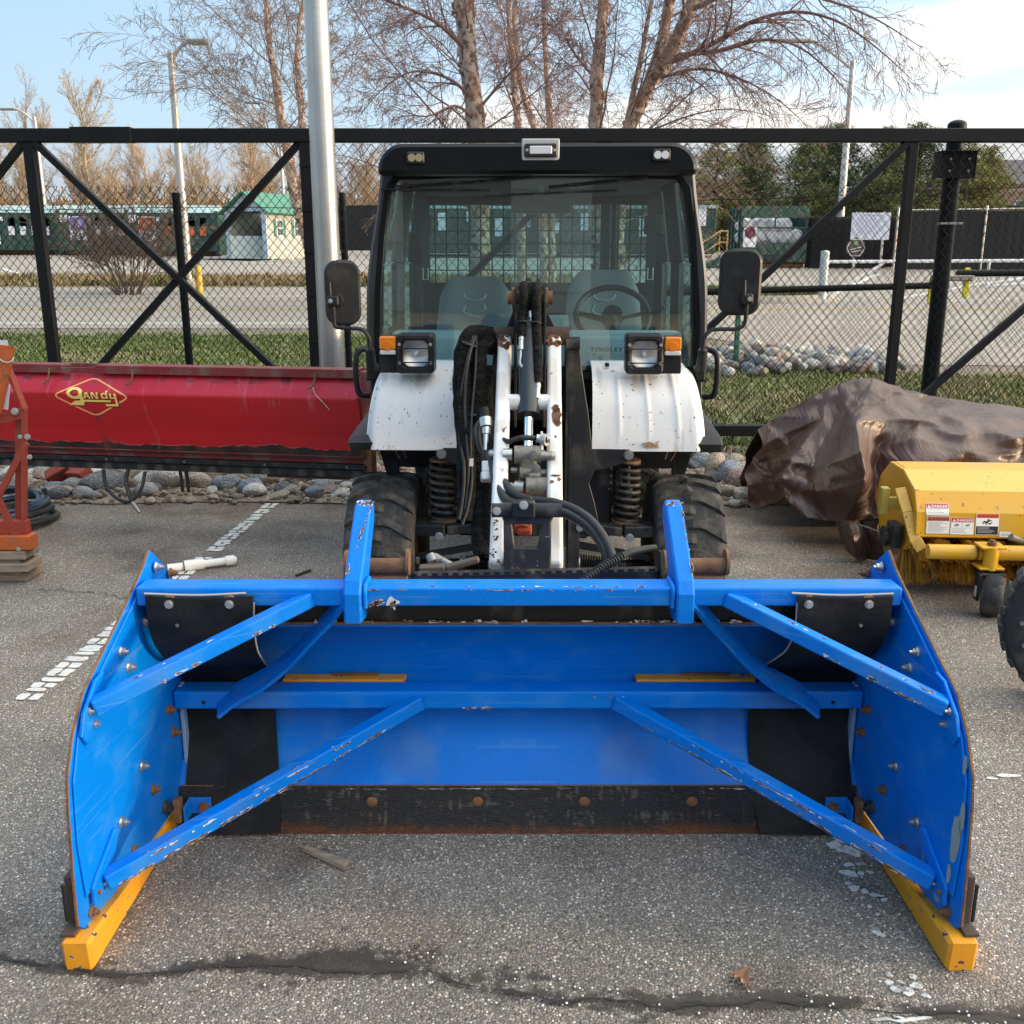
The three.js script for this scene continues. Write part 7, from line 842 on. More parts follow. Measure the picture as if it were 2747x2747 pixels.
// ---------------------------------------------------------------- stones
{
  seed(700); const geos = []; for (let k = 0; k < 9; k++) { const g = new THREE.IcosahedronGeometry(1, 5), p = g.attributes.position; const pl = []; for (let i = 0; i < 7; i++) pl.push([new THREE.Vector3(rr(-1, 1), rr(-1, 1), rr(-1, 1)).normalize(), rr(0.62, 0.9)]); const v = new THREE.Vector3(); for (let i = 0; i < p.count; i++) { v.fromBufferAttribute(p, i); let r = 1 + 0.35 * (n3(v.x * 1.3 + k * 7, v.y * 1.3, v.z * 1.3, 710) - 0.5); for (const [n, d] of pl) { const q = v.dot(n) * r; if (q > d) r *= lerp(1, d / q, 0.85); } r += 0.03 * (n3(v.x * 9 + k, v.y * 9, v.z * 9, 713) - 0.5); p.setXYZ(i, v.x * r, v.y * r, v.z * r); } const m = mergeVertices((g.deleteAttribute('normal'), g.deleteAttribute('uv'), g)); m.computeVertexNormals(); geos.push(boxUV(m)); }
  const tR = [[[0.22, 0.22, 0.215], [0.36, 0.355, 0.34]], [[0.30, 0.25, 0.19], [0.46, 0.40, 0.31]], [[0.55, 0.52, 0.46], [0.66, 0.63, 0.57]], [[0.09, 0.095, 0.10], [0.16, 0.165, 0.17]], [[0.20, 0.13, 0.105], [0.36, 0.27, 0.24]], [[0.15, 0.17, 0.20], [0.26, 0.29, 0.33]]];
  const mats = tR.map(([a, b], k) => mat([1, 1, 1], 0.8, 0, { map: tex(128, 128, (x, y) => { const n = fbm(x / 128 * 6, y / 128 * 6, 5, 6, 720 + k * 7), f = vn(x / 128 * 40, y / 128 * 40, 40, 723 + k), vein = sstep(0.03, 0.0, Math.abs(fbm(x / 128 * 3, y / 128 * 3, 3, 3, 726 + k) - 0.5)) * 0.35; return mix3(mix3(a, b, clamp(n + (f - 0.5) * 0.4)), [0.55, 0.52, 0.48], vein); }, 2.0), bumpMap: bumpTex(16, 1.5, 128, 4, 730 + k), bumpScale: 0.02 })), names = ['grey', 'tan', 'pale cream', 'dark slate', 'reddish brown', 'blue grey'];
  const rock = (x, z, sx, sy, sz, m, where, group, y0 = null) => { const o = new THREE.Mesh(pick(geos), mats[m]); o.castShadow = o.receiveShadow = true; o.name = uniq('rock'); o.position.set(x, (y0 ?? hgt(-z)) + sy * 0.55, z); o.rotation.set(rr(-0.25, 0.25), rr(0, 6.28), rr(-0.25, 0.25)); o.scale.set(sx, sy, sz); scene.add(o); tag(o, `${names[m]} stone ${where}`, 'stone', group); return o; };
  const A = 'in the row of rocks below the red spreader', B = 'among the stones beside the brown tarpaulin', C = 'in the stone bed on the lawn behind the gate';
  // larger ones that stand out below the spreader
  for (const [p, a, b, m] of [[[-2.989, 0, -6.867], 0.20, 0.085, 3], [[-2.552, 0, -6.918], 0.15, 0.13, 2], [[-2.315, 0, -6.952], 0.11, 0.07, 1], [[-2.953, 0, -7.223], 0.12, 0.08, 1], [[-2.796, 0, -7.094], 0.07, 0.05, 2], [[-3.297, 0, -6.783], 0.10, 0.055, 5], [[-3.208, 0, -6.653], 0.11, 0.05, 1], [[-3.037, 0, -6.621], 0.10, 0.05, 0], [[-2.084, 0, -6.867], 0.12, 0.075, 5], [[-1.88, 0, -6.75], 0.13, 0.075, 5], [[-1.838, 0, -7.04], 0.13, 0.085, 1], [[-3.731, 0, -7.04], 0.15, 0.10, 2], [[-3.567, 0, -6.867], 0.12, 0.07, 1], [[-1.585, 0, -6.701], 0.08, 0.04, 1], [[-1.406, 0, -6.653], 0.07, 0.035, 2], [[-1.317, 0, -6.783], 0.09, 0.03, 4], [[-1.489, 0, -6.783], 0.07, 0.04, 4], [[-1.219, 0, -6.653], 0.08, 0.03, 2], [[-2.509, 0, -7.223], 0.12, 0.10, 0], [[-2.287, 0, -7.223], 0.12, 0.10, 1], [[-3.6, 0, -7.223], 0.10, 0.07, 0], [[-1.198, 0, -6.867], 0.07, 0.035, 2], [[-1.641, 0, -6.542], 0.09, 0.035, 1], [[-1.917, 0, -6.542], 0.05, 0.03, 1]]) rock(p[0], p[2] - 0.05, a, b, a * 0.7, m, A, 'rocks below the spreader');
  for (let i = 0; i < 78; i++) { const s = rr(0.03, 0.10); rock(rr(-4.2, -0.55), -rr(6.55, 7.9), s * rr(1, 1.5), s * 0.75, s * rr(0.8, 1.2), Math.floor(rnd() * 6), A, 'rocks below the spreader'); }
  const br = mat([0.30, 0.055, 0.035], 0.85); for (const [p, t] of [[[-3.344, 0, -6.918], 0.4], [[-3.166, 0, -6.85], -0.5]]) { const o = mesh('brick', bx(0.19, 0.095, 0.11, 0, 0, 0, 0.012), br); o.position.set(p[0], 0.10, p[2] - 0.1); o.rotation.set(0.5, t, 0.35); tag(o, t > 0 ? 'broken red brick among the rocks, leaning on its twin' : 'broken red brick among the rocks, lying beside the dark slab', 'brick'); }
  for (const [p, a, b, m] of [[[1.56, 0, -7.223], 0.10, 0.14, 1], [[1.637, 0, -7.094], 0.12, 0.13, 5], [[1.802, 0, -7.223], 0.12, 0.085, 1], [[1.793, 0, -7.615], 0.10, 0.08, 1], [[1.69, 0, -6.783], 0.14, 0.13, 4], [[1.616, 0, -6.542], 0.10, 0.06, 2], [[1.533, 0, -6.621], 0.09, 0.06, 1], [[2.009, 0, -7.513], 0.10, 0.09, 0], [[1.883, 0, -7.094], 0.10, 0.08, 1], [[1.757, 0, -6.621], 0.12, 0.09, 4], [[1.717, 0, -7.72], 0.09, 0.07, 0], [[1.566, 0, -7.72], 0.10, 0.08, 0], [[1.516, 0, -6.347], 0.06, 0.035, 2], [[1.631, 0, -6.347], 0.06, 0.05, 4], [[2.016, 0, -6.466], 0.07, 0.04, 1]]) rock(p[0], p[2] - 0.04, a, b, a * 0.8, m, B, 'stones beside the tarpaulin');
  for (let i = 0; i < 46; i++) { const s = rr(0.04, 0.10); rock(rr(0.9, 3.2), -rr(6.6, 7.9), s * rr(1, 1.4), s * 0.8, s, Math.floor(rnd() * 6), B, 'stones beside the tarpaulin'); }
  for (let i = 0; i < 250; i++) { const t = rnd(), x = lerp(2.35, 4.7, t) + rr(-0.2, 0.2), d = lerp(11.2, 12.6, rnd()) + 0.35 * Math.sin(t * 3), s = rr(0.045, 0.105); if (Math.abs((d - 12.0) / 0.9) > 1.05 - Math.abs(t - 0.45)) continue; rock(x, -d, s * rr(1, 1.4), s * 0.9, s, pick([0, 0, 1, 2, 4, 5, 2]), C, 'stones in the lawn bed', hgt(d) + rr(0, 0.08)); }
  // small gravel and woody litter in the bed, too much to count
  const N = 5200, im = new THREE.InstancedMesh(geos[0], mat([1, 1, 1], 0.9), N), M4 = new THREE.Matrix4(), Q = new THREE.Quaternion(); for (let i = 0; i < N; i++) { const x = rr(-5, 4), d = rr(6.42, 8.4), s = rr(0.006, 0.022) * (rnd() < 0.15 ? 1.8 : 1); M4.compose(new THREE.Vector3(x, hgt(d) + s * 0.4 + 0.006, -d), Q.setFromEuler(new THREE.Euler(rr(0, 6), rr(0, 6), 0)), new THREE.Vector3(s * 1.3, s * 0.7, s)); im.setMatrixAt(i, M4); const k = rr(0.5, 1.3); im.setColorAt(i, L(0.30 * k, 0.25 * k, 0.19 * k)); } im.name = 'gravel'; im.castShadow = im.receiveShadow = true; scene.add(im); tag(im, 'small gravel and litter between the rocks along the fence', 'gravel', null, 'stuff');
}

// ---------------------------------------------------------------- trees
function grow(T, p0, dir, len, r0, lvl, o) {        // one limb and, level by level, its twigs
  const n = o.seg[lvl], pts = [p0.slice()], rad = [r0], d = V(dir).clone().normalize(), step = len / n, p = V(p0).clone(), w = o.wander[lvl], up = o.up[lvl];
  for (let i = 0; i < n; i++) { const t = i / n; d.x += rr(-w, w); d.y += rr(-w, w) + up - o.droop[lvl] * t; d.z += rr(-w, w); d.normalize(); p.addScaledVector(d, step); pts.push([p.x, p.y, p.z]); rad.push(Math.max(o.rmin, r0 * (1 - 0.72 * (i + 1) / n))); }
  T.add(pts, rad, lvl === 0 ? 6 : lvl === 1 ? 4 : 3); sprout(T, pts, rad, len, lvl, o);
}
function sprout(T, pts, rad, len, lvl, o, from = o.from[lvl]) {
  if (lvl >= o.depth) return; const c = o.kids[lvl];
  for (let k = 0; k < c; k++) { const t = lerp(from, 0.99, (k + rnd()) / c), f = t * (pts.length - 1), i = Math.min(pts.length - 2, Math.floor(f)), q = f - i, a = pts[i], b = pts[i + 1], s = [lerp(a[0], b[0], q), lerp(a[1], b[1], q), lerp(a[2], b[2], q)], ax = V(b).clone().sub(V(a)).normalize(), side = new THREE.Vector3(rr(-1, 1), rr(-1, 1), rr(-1, 1)); side.addScaledVector(ax, -side.dot(ax)).normalize(); const ang = o.angle[lvl] * rr(0.7, 1.25), d = ax.multiplyScalar(Math.cos(ang)).addScaledVector(side, Math.sin(ang)); grow(T, s, [d.x, d.y, d.z], len * o.ratio[lvl] * rr(0.55, 1.15) * (1 - 0.35 * t), Math.max(o.rmin, lerp(rad[i], rad[i + 1], q) * 0.55), lvl + 1, o); }
}
const mBirch = mat([1, 1, 1], 0.85, 0, { map: tex(256, 1024, (x, y) => { const u = x / 256, v = y / 1024, a = fbm(u * 6, v * 18, 5, 6, 800), b = fbm(u * 10, v * 40, 4, 10, 804), h = fbm(u * 3, v * 120, 3, 3, 808); let k = mix3([0.36, 0.26, 0.20], [0.62, 0.50, 0.41], a); k = mix3(k, [0.085, 0.05, 0.038], 0.85 * sstep(0.54, 0.66, b)); k = mix3(k, [0.30, 0.12, 0.075], 0.5 * sstep(0.55, 0.7, fbm(u * 5, v * 12, 4, 5, 811))); return mix3(k, [0.06, 0.04, 0.03], 0.7 * sstep(0.66, 0.74, h)); }, 1, 2.4), bumpMap: bumpTex(20, 1, 256, 5, 815), bumpScale: 0.02 });
const mCurl = mat([1, 1, 1], 0.85, 0, { side: THREE.DoubleSide, map: tex(64, 64, (x, y) => mix3([0.20, 0.07, 0.045], [0.50, 0.36, 0.27], fbm(x / 64 * 6, y / 64 * 6, 3, 6, 818)), 0.1) });
const mTwig = mat([0.21, 0.125, 0.11], 0.8), mTwigGrey = mat([0.21, 0.155, 0.13], 0.85);
const birchOpt = { depth: 3, seg: [8, 7, 5, 4], wander: [0.16, 0.2, 0.26, 0.3], up: [0.05, 0.04, 0.0, -0.02], droop: [0.12, 0.20, 0.26, 0.22], kids: [8, 7, 6, 0], ratio: [0.6, 0.55, 0.6, 0], angle: [0.75, 0.7, 0.65, 0], from: [0.15, 0.12, 0.1, 0], rmin: 0.0024 };
function birch(name, label, stems, limbs, o = {}) {
  const opt = { ...birchOpt, ...o }, all = stems.flatMap((s) => s.p), base = all[0], g = thing(name, label, 'tree', [0, 0, 0], 0, 'bare trees behind the gate'), trunk = new Tubes(), br = new Tubes(), curls = [];
  for (const { p, r0, r1, n = 13, len = 2.6, from = 0.25 } of stems) {
    const c = new THREE.CatmullRomCurve3(p.map(V)), N = 26, pts = [], rad = []; for (let i = 0; i <= N; i++) { const q = c.getPointAt(i / N); const k = i / N; pts.push([q.x + rr(-1, 1) * r0 * 0.10, q.y, q.z + rr(-1, 1) * r0 * 0.10]); rad.push(lerp(r0, r1, k) * rr(0.93, 1.07)); } trunk.add(pts, rad, 12);
    for (let k = 0; k < n; k++) { const t = lerp(from, 1, (k + rnd() * 0.8) / n), i = Math.min(N - 1, Math.floor(t * N)), a = rr(0, 6.283), e = rr(0.15, 0.95); grow(br, pts[i], [Math.cos(a) * Math.cos(e), Math.sin(e), Math.sin(a) * Math.cos(e)], len * rr(0.6, 1.2) * (1.15 - 0.5 * t), Math.min(rad[i] * 0.36, 0.016) * rr(0.5, 1), 0, opt); }
    if (r0 > 0.06) for (let k = 0; k < 90; k++) { const t = rr(0.05, 1), i = Math.min(N - 1, Math.floor(t * N)), a = rr(0, 6.283), R = rad[i] * 1.0, x = pts[i][0] + Math.cos(a) * R, z = pts[i][2] + Math.sin(a) * R, y = pts[i][1] + rr(-0.05, 0.05), s = rr(0.015, 0.05), q = new THREE.CylinderGeometry(s * 0.7, s * 0.6, s * rr(0.8, 2), 6, 1, true, 0, rr(1.4, 3)); q.rotateX(rr(-0.5, 0.5)); q.rotateY(-a + rr(-0.6, 0.6)); q.translate(x, y, z); curls.push(boxUV(q)); }
  }
  for (const { p, r0, r1 } of limbs) { const c = new THREE.CatmullRomCurve3(p.map(V)), N = 20, pts = [], rad = []; for (let i = 0; i <= N; i++) { const q = c.getPointAt(i / N); pts.push([q.x, q.y, q.z]); rad.push(Math.max(0.004, lerp(r0 * 0.72, r1 * 0.6, Math.pow(i / N, 0.8)))); } br.add(pts, rad, 7); const L0 = c.getLength(); sprout(br, pts, rad, L0 * 0.8, 0, { ...opt, kids: [16, 7, 5, 0], ratio: [0.42, 0.55, 0.6, 0] }, 0.12); }
  put('trunk', trunk.build(), mBirch, g); put('branches', br.build(), o.twig || mTwig, g); if (curls.length) put('bark_curls', mergeGeometries(curls), mCurl, g); return g;
}
seed(801);
birch('birch_tree', 'river birch with a straight peeling double trunk left of the cab marker lamp', [{ p: [[-0.407, 0.623, -13], [-0.422, 2.102, -13], [-0.44, 3.226, -13], [-0.51, 4.109, -13], [-0.543, 4.704, -13], [-0.6, 5.656, -13.1], [-0.618, 6.642, -13.2]], r0: 0.145, r1: 0.045, n: 12, len: 2.7 }, { p: [[-0.438, 2.104, -13.05], [-0.49, 3.239, -13.1], [-0.583, 4.077, -13.15], [-0.669, 4.752, -13.2], [-0.776, 5.801, -13.2]], r0: 0.11, r1: 0.035, n: 8, len: 2.5 }], [{ p: [[-0.575, 4.169, -13], [-0.933, 4.424, -12.8], [-1.416, 4.58, -12.6], [-1.881, 4.672, -12.4]], r0: 0.05, r1: 0.008 }, { p: [[-0.47, 3.561, -13], [-0.758, 3.789, -12.9], [-1.194, 3.845, -12.7], [-1.561, 3.604, -12.5], [-1.81, 3.323, -12.4]], r0: 0.035, r1: 0.006 }, { p: [[-0.471, 3.407, -13], [-0.039, 3.85, -12.9], [0.347, 4.189, -12.8], [0.689, 4.517, -12.7]], r0: 0.03, r1: 0.006 }, { p: [[-0.465, 3.345, -13], [-0.686, 3.456, -12.7], [-1.051, 3.294, -12.4], [-1.405, 3.383, -12.2]], r0: 0.035, r1: 0.006 }]);
seed(802);
birch('birch_tree', 'pair of slender pale birch stems standing behind the larger birches', [{ p: [[0.178, 0.655, -17.5], [0.144, 3.315, -17.5], [0.053, 4.323, -17.5], [-0.035, 5.38, -17.5], [-0.137, 6.713, -17.5]], r0: 0.10, r1: 0.03, n: 10, len: 2.4 }, { p: [[0.611, 0.639, -17.8], [0.416, 3.666, -17.6], [0.17, 4.421, -17.6], [0.053, 5.321, -17.6], [0.078, 6.432, -17.6]], r0: 0.085, r1: 0.03, n: 9, len: 2.2 }, { p: [[0.715, 0.628, -18], [0.664, 3.852, -18], [0.58, 4.991, -18], [0.537, 5.898, -18], [0.607, 6.938, -18]], r0: 0.09, r1: 0.03, n: 10, len: 2.3 }], []);
seed(803);
birch('birch_tree', 'river birch with peeling rust coloured bark and a trunk leaning right', [{ p: [[1.29, 0.623, -13], [1.101, 2.233, -13], [1.052, 3.226, -13], [1.062, 3.988, -13], [1.111, 4.704, -13], [1.174, 5.656, -13.1], [1.164, 6.476, -13.2]], r0: 0.125, r1: 0.045, n: 10, len: 2.5 }, { p: [[1.382, 0.608, -13.2], [1.403, 2.894, -13.2], [1.513, 3.308, -13.2], [1.75, 3.854, -13.1], [1.875, 4.37, -13.1], [1.941, 4.938, -13], [2.1, 5.962, -13]], r0: 0.13, r1: 0.045, n: 10, len: 2.6 }, { p: [[1.764, 3.823, -13.1], [1.97, 4.15, -12.9], [2.113, 4.517, -12.7], [2.293, 4.947, -12.6], [2.616, 5.547, -12.4]], r0: 0.10, r1: 0.04, n: 10, len: 2.4 }, { p: [[1.371, 2.709, -13.3], [1.529, 3.558, -13.4], [1.674, 4.31, -13.4], [1.811, 5.16, -13.4]], r0: 0.05, r1: 0.02, n: 8, len: 2 }], [{ p: [[1.895, 3.988, -13], [2.323, 4.11, -12.7], [2.811, 4.335, -12.4], [3.246, 4.391, -12.2], [3.679, 4.247, -12], [4.117, 3.905, -11.8], [4.466, 3.586, -11.7]], r0: 0.055, r1: 0.006 }, { p: [[1.989, 4.079, -13], [2.496, 4.061, -12.6], [2.924, 4.116, -12.3], [3.244, 4.019, -12.1], [3.569, 3.731, -11.9], [3.866, 3.38, -11.8]], r0: 0.045, r1: 0.006 }, { p: [[2.113, 4.517, -12.7], [2.646, 4.648, -12.3], [3.299, 4.519, -12], [3.966, 4.257, -11.8], [4.511, 3.893, -11.6]], r0: 0.05, r1: 0.006 }, { p: [[1.784, 3.823, -13.1], [2.288, 3.892, -12.8], [2.746, 3.721, -12.5], [3.154, 3.456, -12.3], [3.458, 3.179, -12.2]], r0: 0.035, r1: 0.006 }, { p: [[1.053, 3.806, -13], [0.806, 4.03, -12.9], [0.602, 4.307, -12.8], [0.341, 4.575, -12.7]], r0: 0.03, r1: 0.006 }]);
seed(804);
birch('bare_tree', 'leafless grey brown tree across the road behind the shed and light pole', [{ p: [[-3.884, 0.709, -20.5], [-4.071, 1.769, -20.5], [-4.287, 2.577, -20.5], [-4.479, 3.709, -20.5], [-4.564, 4.42, -20.5], [-4.628, 5.079, -20.5], [-4.73, 5.935, -20.5], [-4.711, 7.046, -20.5]], r0: 0.17, r1: 0.03, n: 17, len: 3.4, from: 0.30 }, { p: [[-4.249, 2.495, -20.5], [-4.188, 3.619, -20.6], [-4.217, 4.639, -20.8], [-4.289, 5.653, -21], [-4.069, 6.803, -21]], r0: 0.10, r1: 0.03, n: 11, len: 3.0 }], [], { rmin: 0.0038, twig: mTwigGrey, droop: [0.06, 0.12, 0.16, 0.16] });
// shrub on the far verge
{
  seed(806); const T = new Tubes(), c = [-8.48, 0.921, -21.95], o = { ...birchOpt, depth: 2, kids: [9, 6, 0], rmin: 0.006, up: [0.02, 0.03, 0], droop: [0.05, 0.1, 0.1], seg: [7, 5, 4], ratio: [0.45, 0.5, 0], from: [0.3, 0.2] }; for (let i = 0; i < 34; i++) { const a = rr(0, 6.283), e = rr(0.75, 1.45); grow(T, [c[0] + Math.cos(a) * 0.25, c[1], c[2] + Math.sin(a) * 0.25], [Math.cos(a) * Math.cos(e), Math.sin(e), Math.sin(a) * Math.cos(e)], rr(1.5, 2.4), 0.014, 0, o); }
  const s = thing('bare_shrub', 'bare many stemmed shrub on the verge in front of the green containers', 'shrub'); put('stems', T.build(), mat([0.12, 0.085, 0.065], 0.9), s);
}
// far wood: bare trees in warm light
{
  const wm = [[0.45, 0.31, 0.185], [0.36, 0.26, 0.17], [0.45, 0.34, 0.22]].map((c) => mat(c, 0.9)), far = [];
  for (let k = 0; k < 4; k++) { seed(820 + k); const tr = new Tubes(), br = new Tubes(), H = 8, pts = [], rad = []; let x = 0, z = 0; for (let i = 0; i <= 12; i++) { pts.push([x, H * i / 12, z]); rad.push(lerp(0.16, 0.03, i / 12)); x += rr(-0.1, 0.1); z += rr(-0.1, 0.1); } tr.add(pts, rad, 6); const o = { ...birchOpt, depth: 2, kids: [12, 12, 0], rmin: 0.0085, up: [0.12, 0.08, 0.03], droop: [0, 0, 0], seg: [5, 4, 2], ratio: [0.5, 0.5, 0], from: [0.15, 0.1], angle: [0.65, 0.7] }; for (let j = 0; j < 18; j++) { const i = 3 + Math.floor(j / 18 * 9), a = rr(0, 6.283), e = rr(0.5, 1.2); grow(br, pts[i], [Math.cos(a) * Math.cos(e), Math.sin(e), Math.sin(a) * Math.cos(e)], rr(1.8, 3.4), 0.042, 0, o); } far.push([tr.build(), br.build()]); }
  seed(830); const put1 = (x, d, s, k, m, label, group) => { const g = new THREE.Group(); g.name = uniq('wood_tree'); g.position.set(x, hgt(d) - 0.05, -d); g.rotation.y = rr(0, 6); g.scale.set(s * rr(0.9, 1.15), s, s * rr(0.9, 1.15)); scene.add(g); put('trunk', far[k][0], wm[m], g); put('crown', far[k][1], wm[m], g); tag(g, label, 'tree', group); };
  for (const [px, d, s, k, label] of [[-22.8, 55, 0.95, 0, 'tall bare tree with a fan crown rising above the far wood'], [-26.2, 56, 0.84, 1, 'second tallest bare tree above the far wood'], [-29.5, 57, 0.70, 2, 'bare tree topping the wood beside the small lamp'], [-33.3, 57, 0.82, 3, 'bare tree at the open end of the far wood'], [-14.5, 58, 0.8, 1, 'bare tree above the roof of the green shed']]) put1(px, d, s, k, 2, label, null);
  for (let i = 0; i < 74; i++) { const d = rr(54, 74), x = lerp(-44, -1, (i + rnd()) / 74); put1(x, d, rr(0.42, 0.64), Math.floor(rnd() * 4), Math.floor(rnd() * 3), 'bare tree in the golden brown wood behind the green containers', 'trees of the far wood'); }
  for (let i = 0; i < 16; i++) put1(rr(-1, 14), rr(56, 74), rr(0.4, 0.58), Math.floor(rnd() * 4), 1, 'bare tree in the wood behind the birches and the cab', 'trees of the wood behind the cab');
  const N = 1500, o = { ...birchOpt, depth: 1, kids: [6, 0], rmin: 0.02, seg: [4, 3], up: [0.05, 0.02], droop: [0, 0.1], ratio: [0.5, 0], from: [0.2] }, T = new Tubes(); seed(835); for (let i = 0; i < 12; i++) { const a = rr(0, 6.28), e = rr(0.5, 1.3); grow(T, [0, 0, 0], [Math.cos(a) * Math.cos(e), Math.sin(e), Math.sin(a) * Math.cos(e)], rr(1.2, 2.4), 0.03, 0, o); }
  const im = new THREE.InstancedMesh(T.build(), mat([1, 1, 1], 0.9), N), M4 = new THREE.Matrix4(), Q = new THREE.Quaternion(); for (let i = 0; i < N; i++) { const x = rr(-50, 22), d = rr(52, 78), s = rr(0.6, 1.5); M4.compose(new THREE.Vector3(x, hgt(d), -d), Q.setFromEuler(new THREE.Euler(0, rr(0, 6), 0)), new THREE.Vector3(s, s, s)); im.setMatrixAt(i, M4); const k = rr(0.6, 1.3); im.setColorAt(i, L(0.42 * k, 0.27 * k, 0.14 * k)); } im.name = 'thicket'; im.castShadow = im.receiveShadow = true; scene.add(im); tag(im, 'tangled brown undergrowth below the far wood', 'thicket', null, 'stuff');
  // evergreens on the right
  const pine = []; for (let k = 0; k < 3; k++) { seed(840 + k); const pos = [], tr = new Tubes(), H = 5; tr.add([[0, 0, 0], [0.05, H * 0.5, 0], [0, H * 0.97, 0]], [0.14, 0.09, 0.02], 7); for (let j = 0; j < 150; j++) { const t = Math.pow(rnd(), 0.8), y = 0.35 + t * (H - 0.4), R = (1.9 * Math.pow(1 - t, 0.75) + 0.12) * rr(0.65, 1.12), a = rr(0, 6.283), e = rr(-0.1, 0.5); tr.add([[0, y, 0], [Math.cos(a) * R, y + R * e, Math.sin(a) * R]], [0.02, 0.006], 3); const m = Math.round(44 + R * 62); for (let q = 0; q < m; q++) { const f = 1 - Math.pow(rnd(), 1.6) * 0.8, cx = Math.cos(a) * R * f + rr(-0.2, 0.2), cy = y + R * e * f + rr(-0.13, 0.16), cz = Math.sin(a) * R * f + rr(-0.2, 0.2), l = rr(0.07, 0.16), dx = rr(-1, 1) * l, dy = rr(-0.3, 1) * l, dz = rr(-1, 1) * l, w = 0.022, wx = rr(-1, 1) * w, wy = rr(-1, 1) * w, wz = rr(-1, 1) * w; pos.push(cx - wx, cy - wy, cz - wz, cx + wx, cy + wy, cz + wz, cx + dx, cy + dy, cz + dz); } } const g = new THREE.BufferGeometry(); g.setAttribute('position', new THREE.Float32BufferAttribute(pos, 3)); g.computeVertexNormals(); pine.push([tr.build(), g]); }
  const pm = [[0.125, 0.145, 0.042], [0.21, 0.195, 0.050], [0.09, 0.115, 0.040]].map((c) => mat(c, 0.8, 0, { side: THREE.DoubleSide })), bark = mat([0.10, 0.075, 0.055], 0.9); seed(850);
  const pl = [[9.4, 47, 1.0, 0, 1], [11.2, 48, 1.08, 1, 0], [13.2, 46, 0.98, 2, 0], [15.0, 47, 1.12, 0, 2], [16.8, 46, 1.06, 1, 0], [18.6, 47, 1.12, 2, 2], [20.4, 46, 1.0, 0, 1], [21.9, 47, 0.92, 1, 1], [7.8, 50, 1.0, 2, 1], [12.2, 52, 1.15, 1, 2], [16.0, 52, 1.2, 2, 0], [19.6, 52, 1.15, 0, 0], [6.0, 53, 0.95, 0, 0], [23.0, 45, 0.55, 2, 1]], gold = ['dark green', 'olive gold', 'deep green'];
  for (const [x, d, s, k, m] of pl) { const g = new THREE.Group(); g.name = uniq('pine_tree'); g.position.set(x, hgt(d) - 0.05, -d); g.rotation.y = rr(0, 6); g.scale.set(s * rr(1.2, 1.45), s, s * 1.2); scene.add(g); put('trunk', pine[k][0], bark, g); put('crown', pine[k][1], pm[m], g); tag(g, s < 0.6 ? 'small young pine at the end of the evergreen row' : `${gold[m]} pine in the evergreen row behind the screened fence`, 'tree', s < 0.6 ? null : 'pines behind the screened fence'); }
}

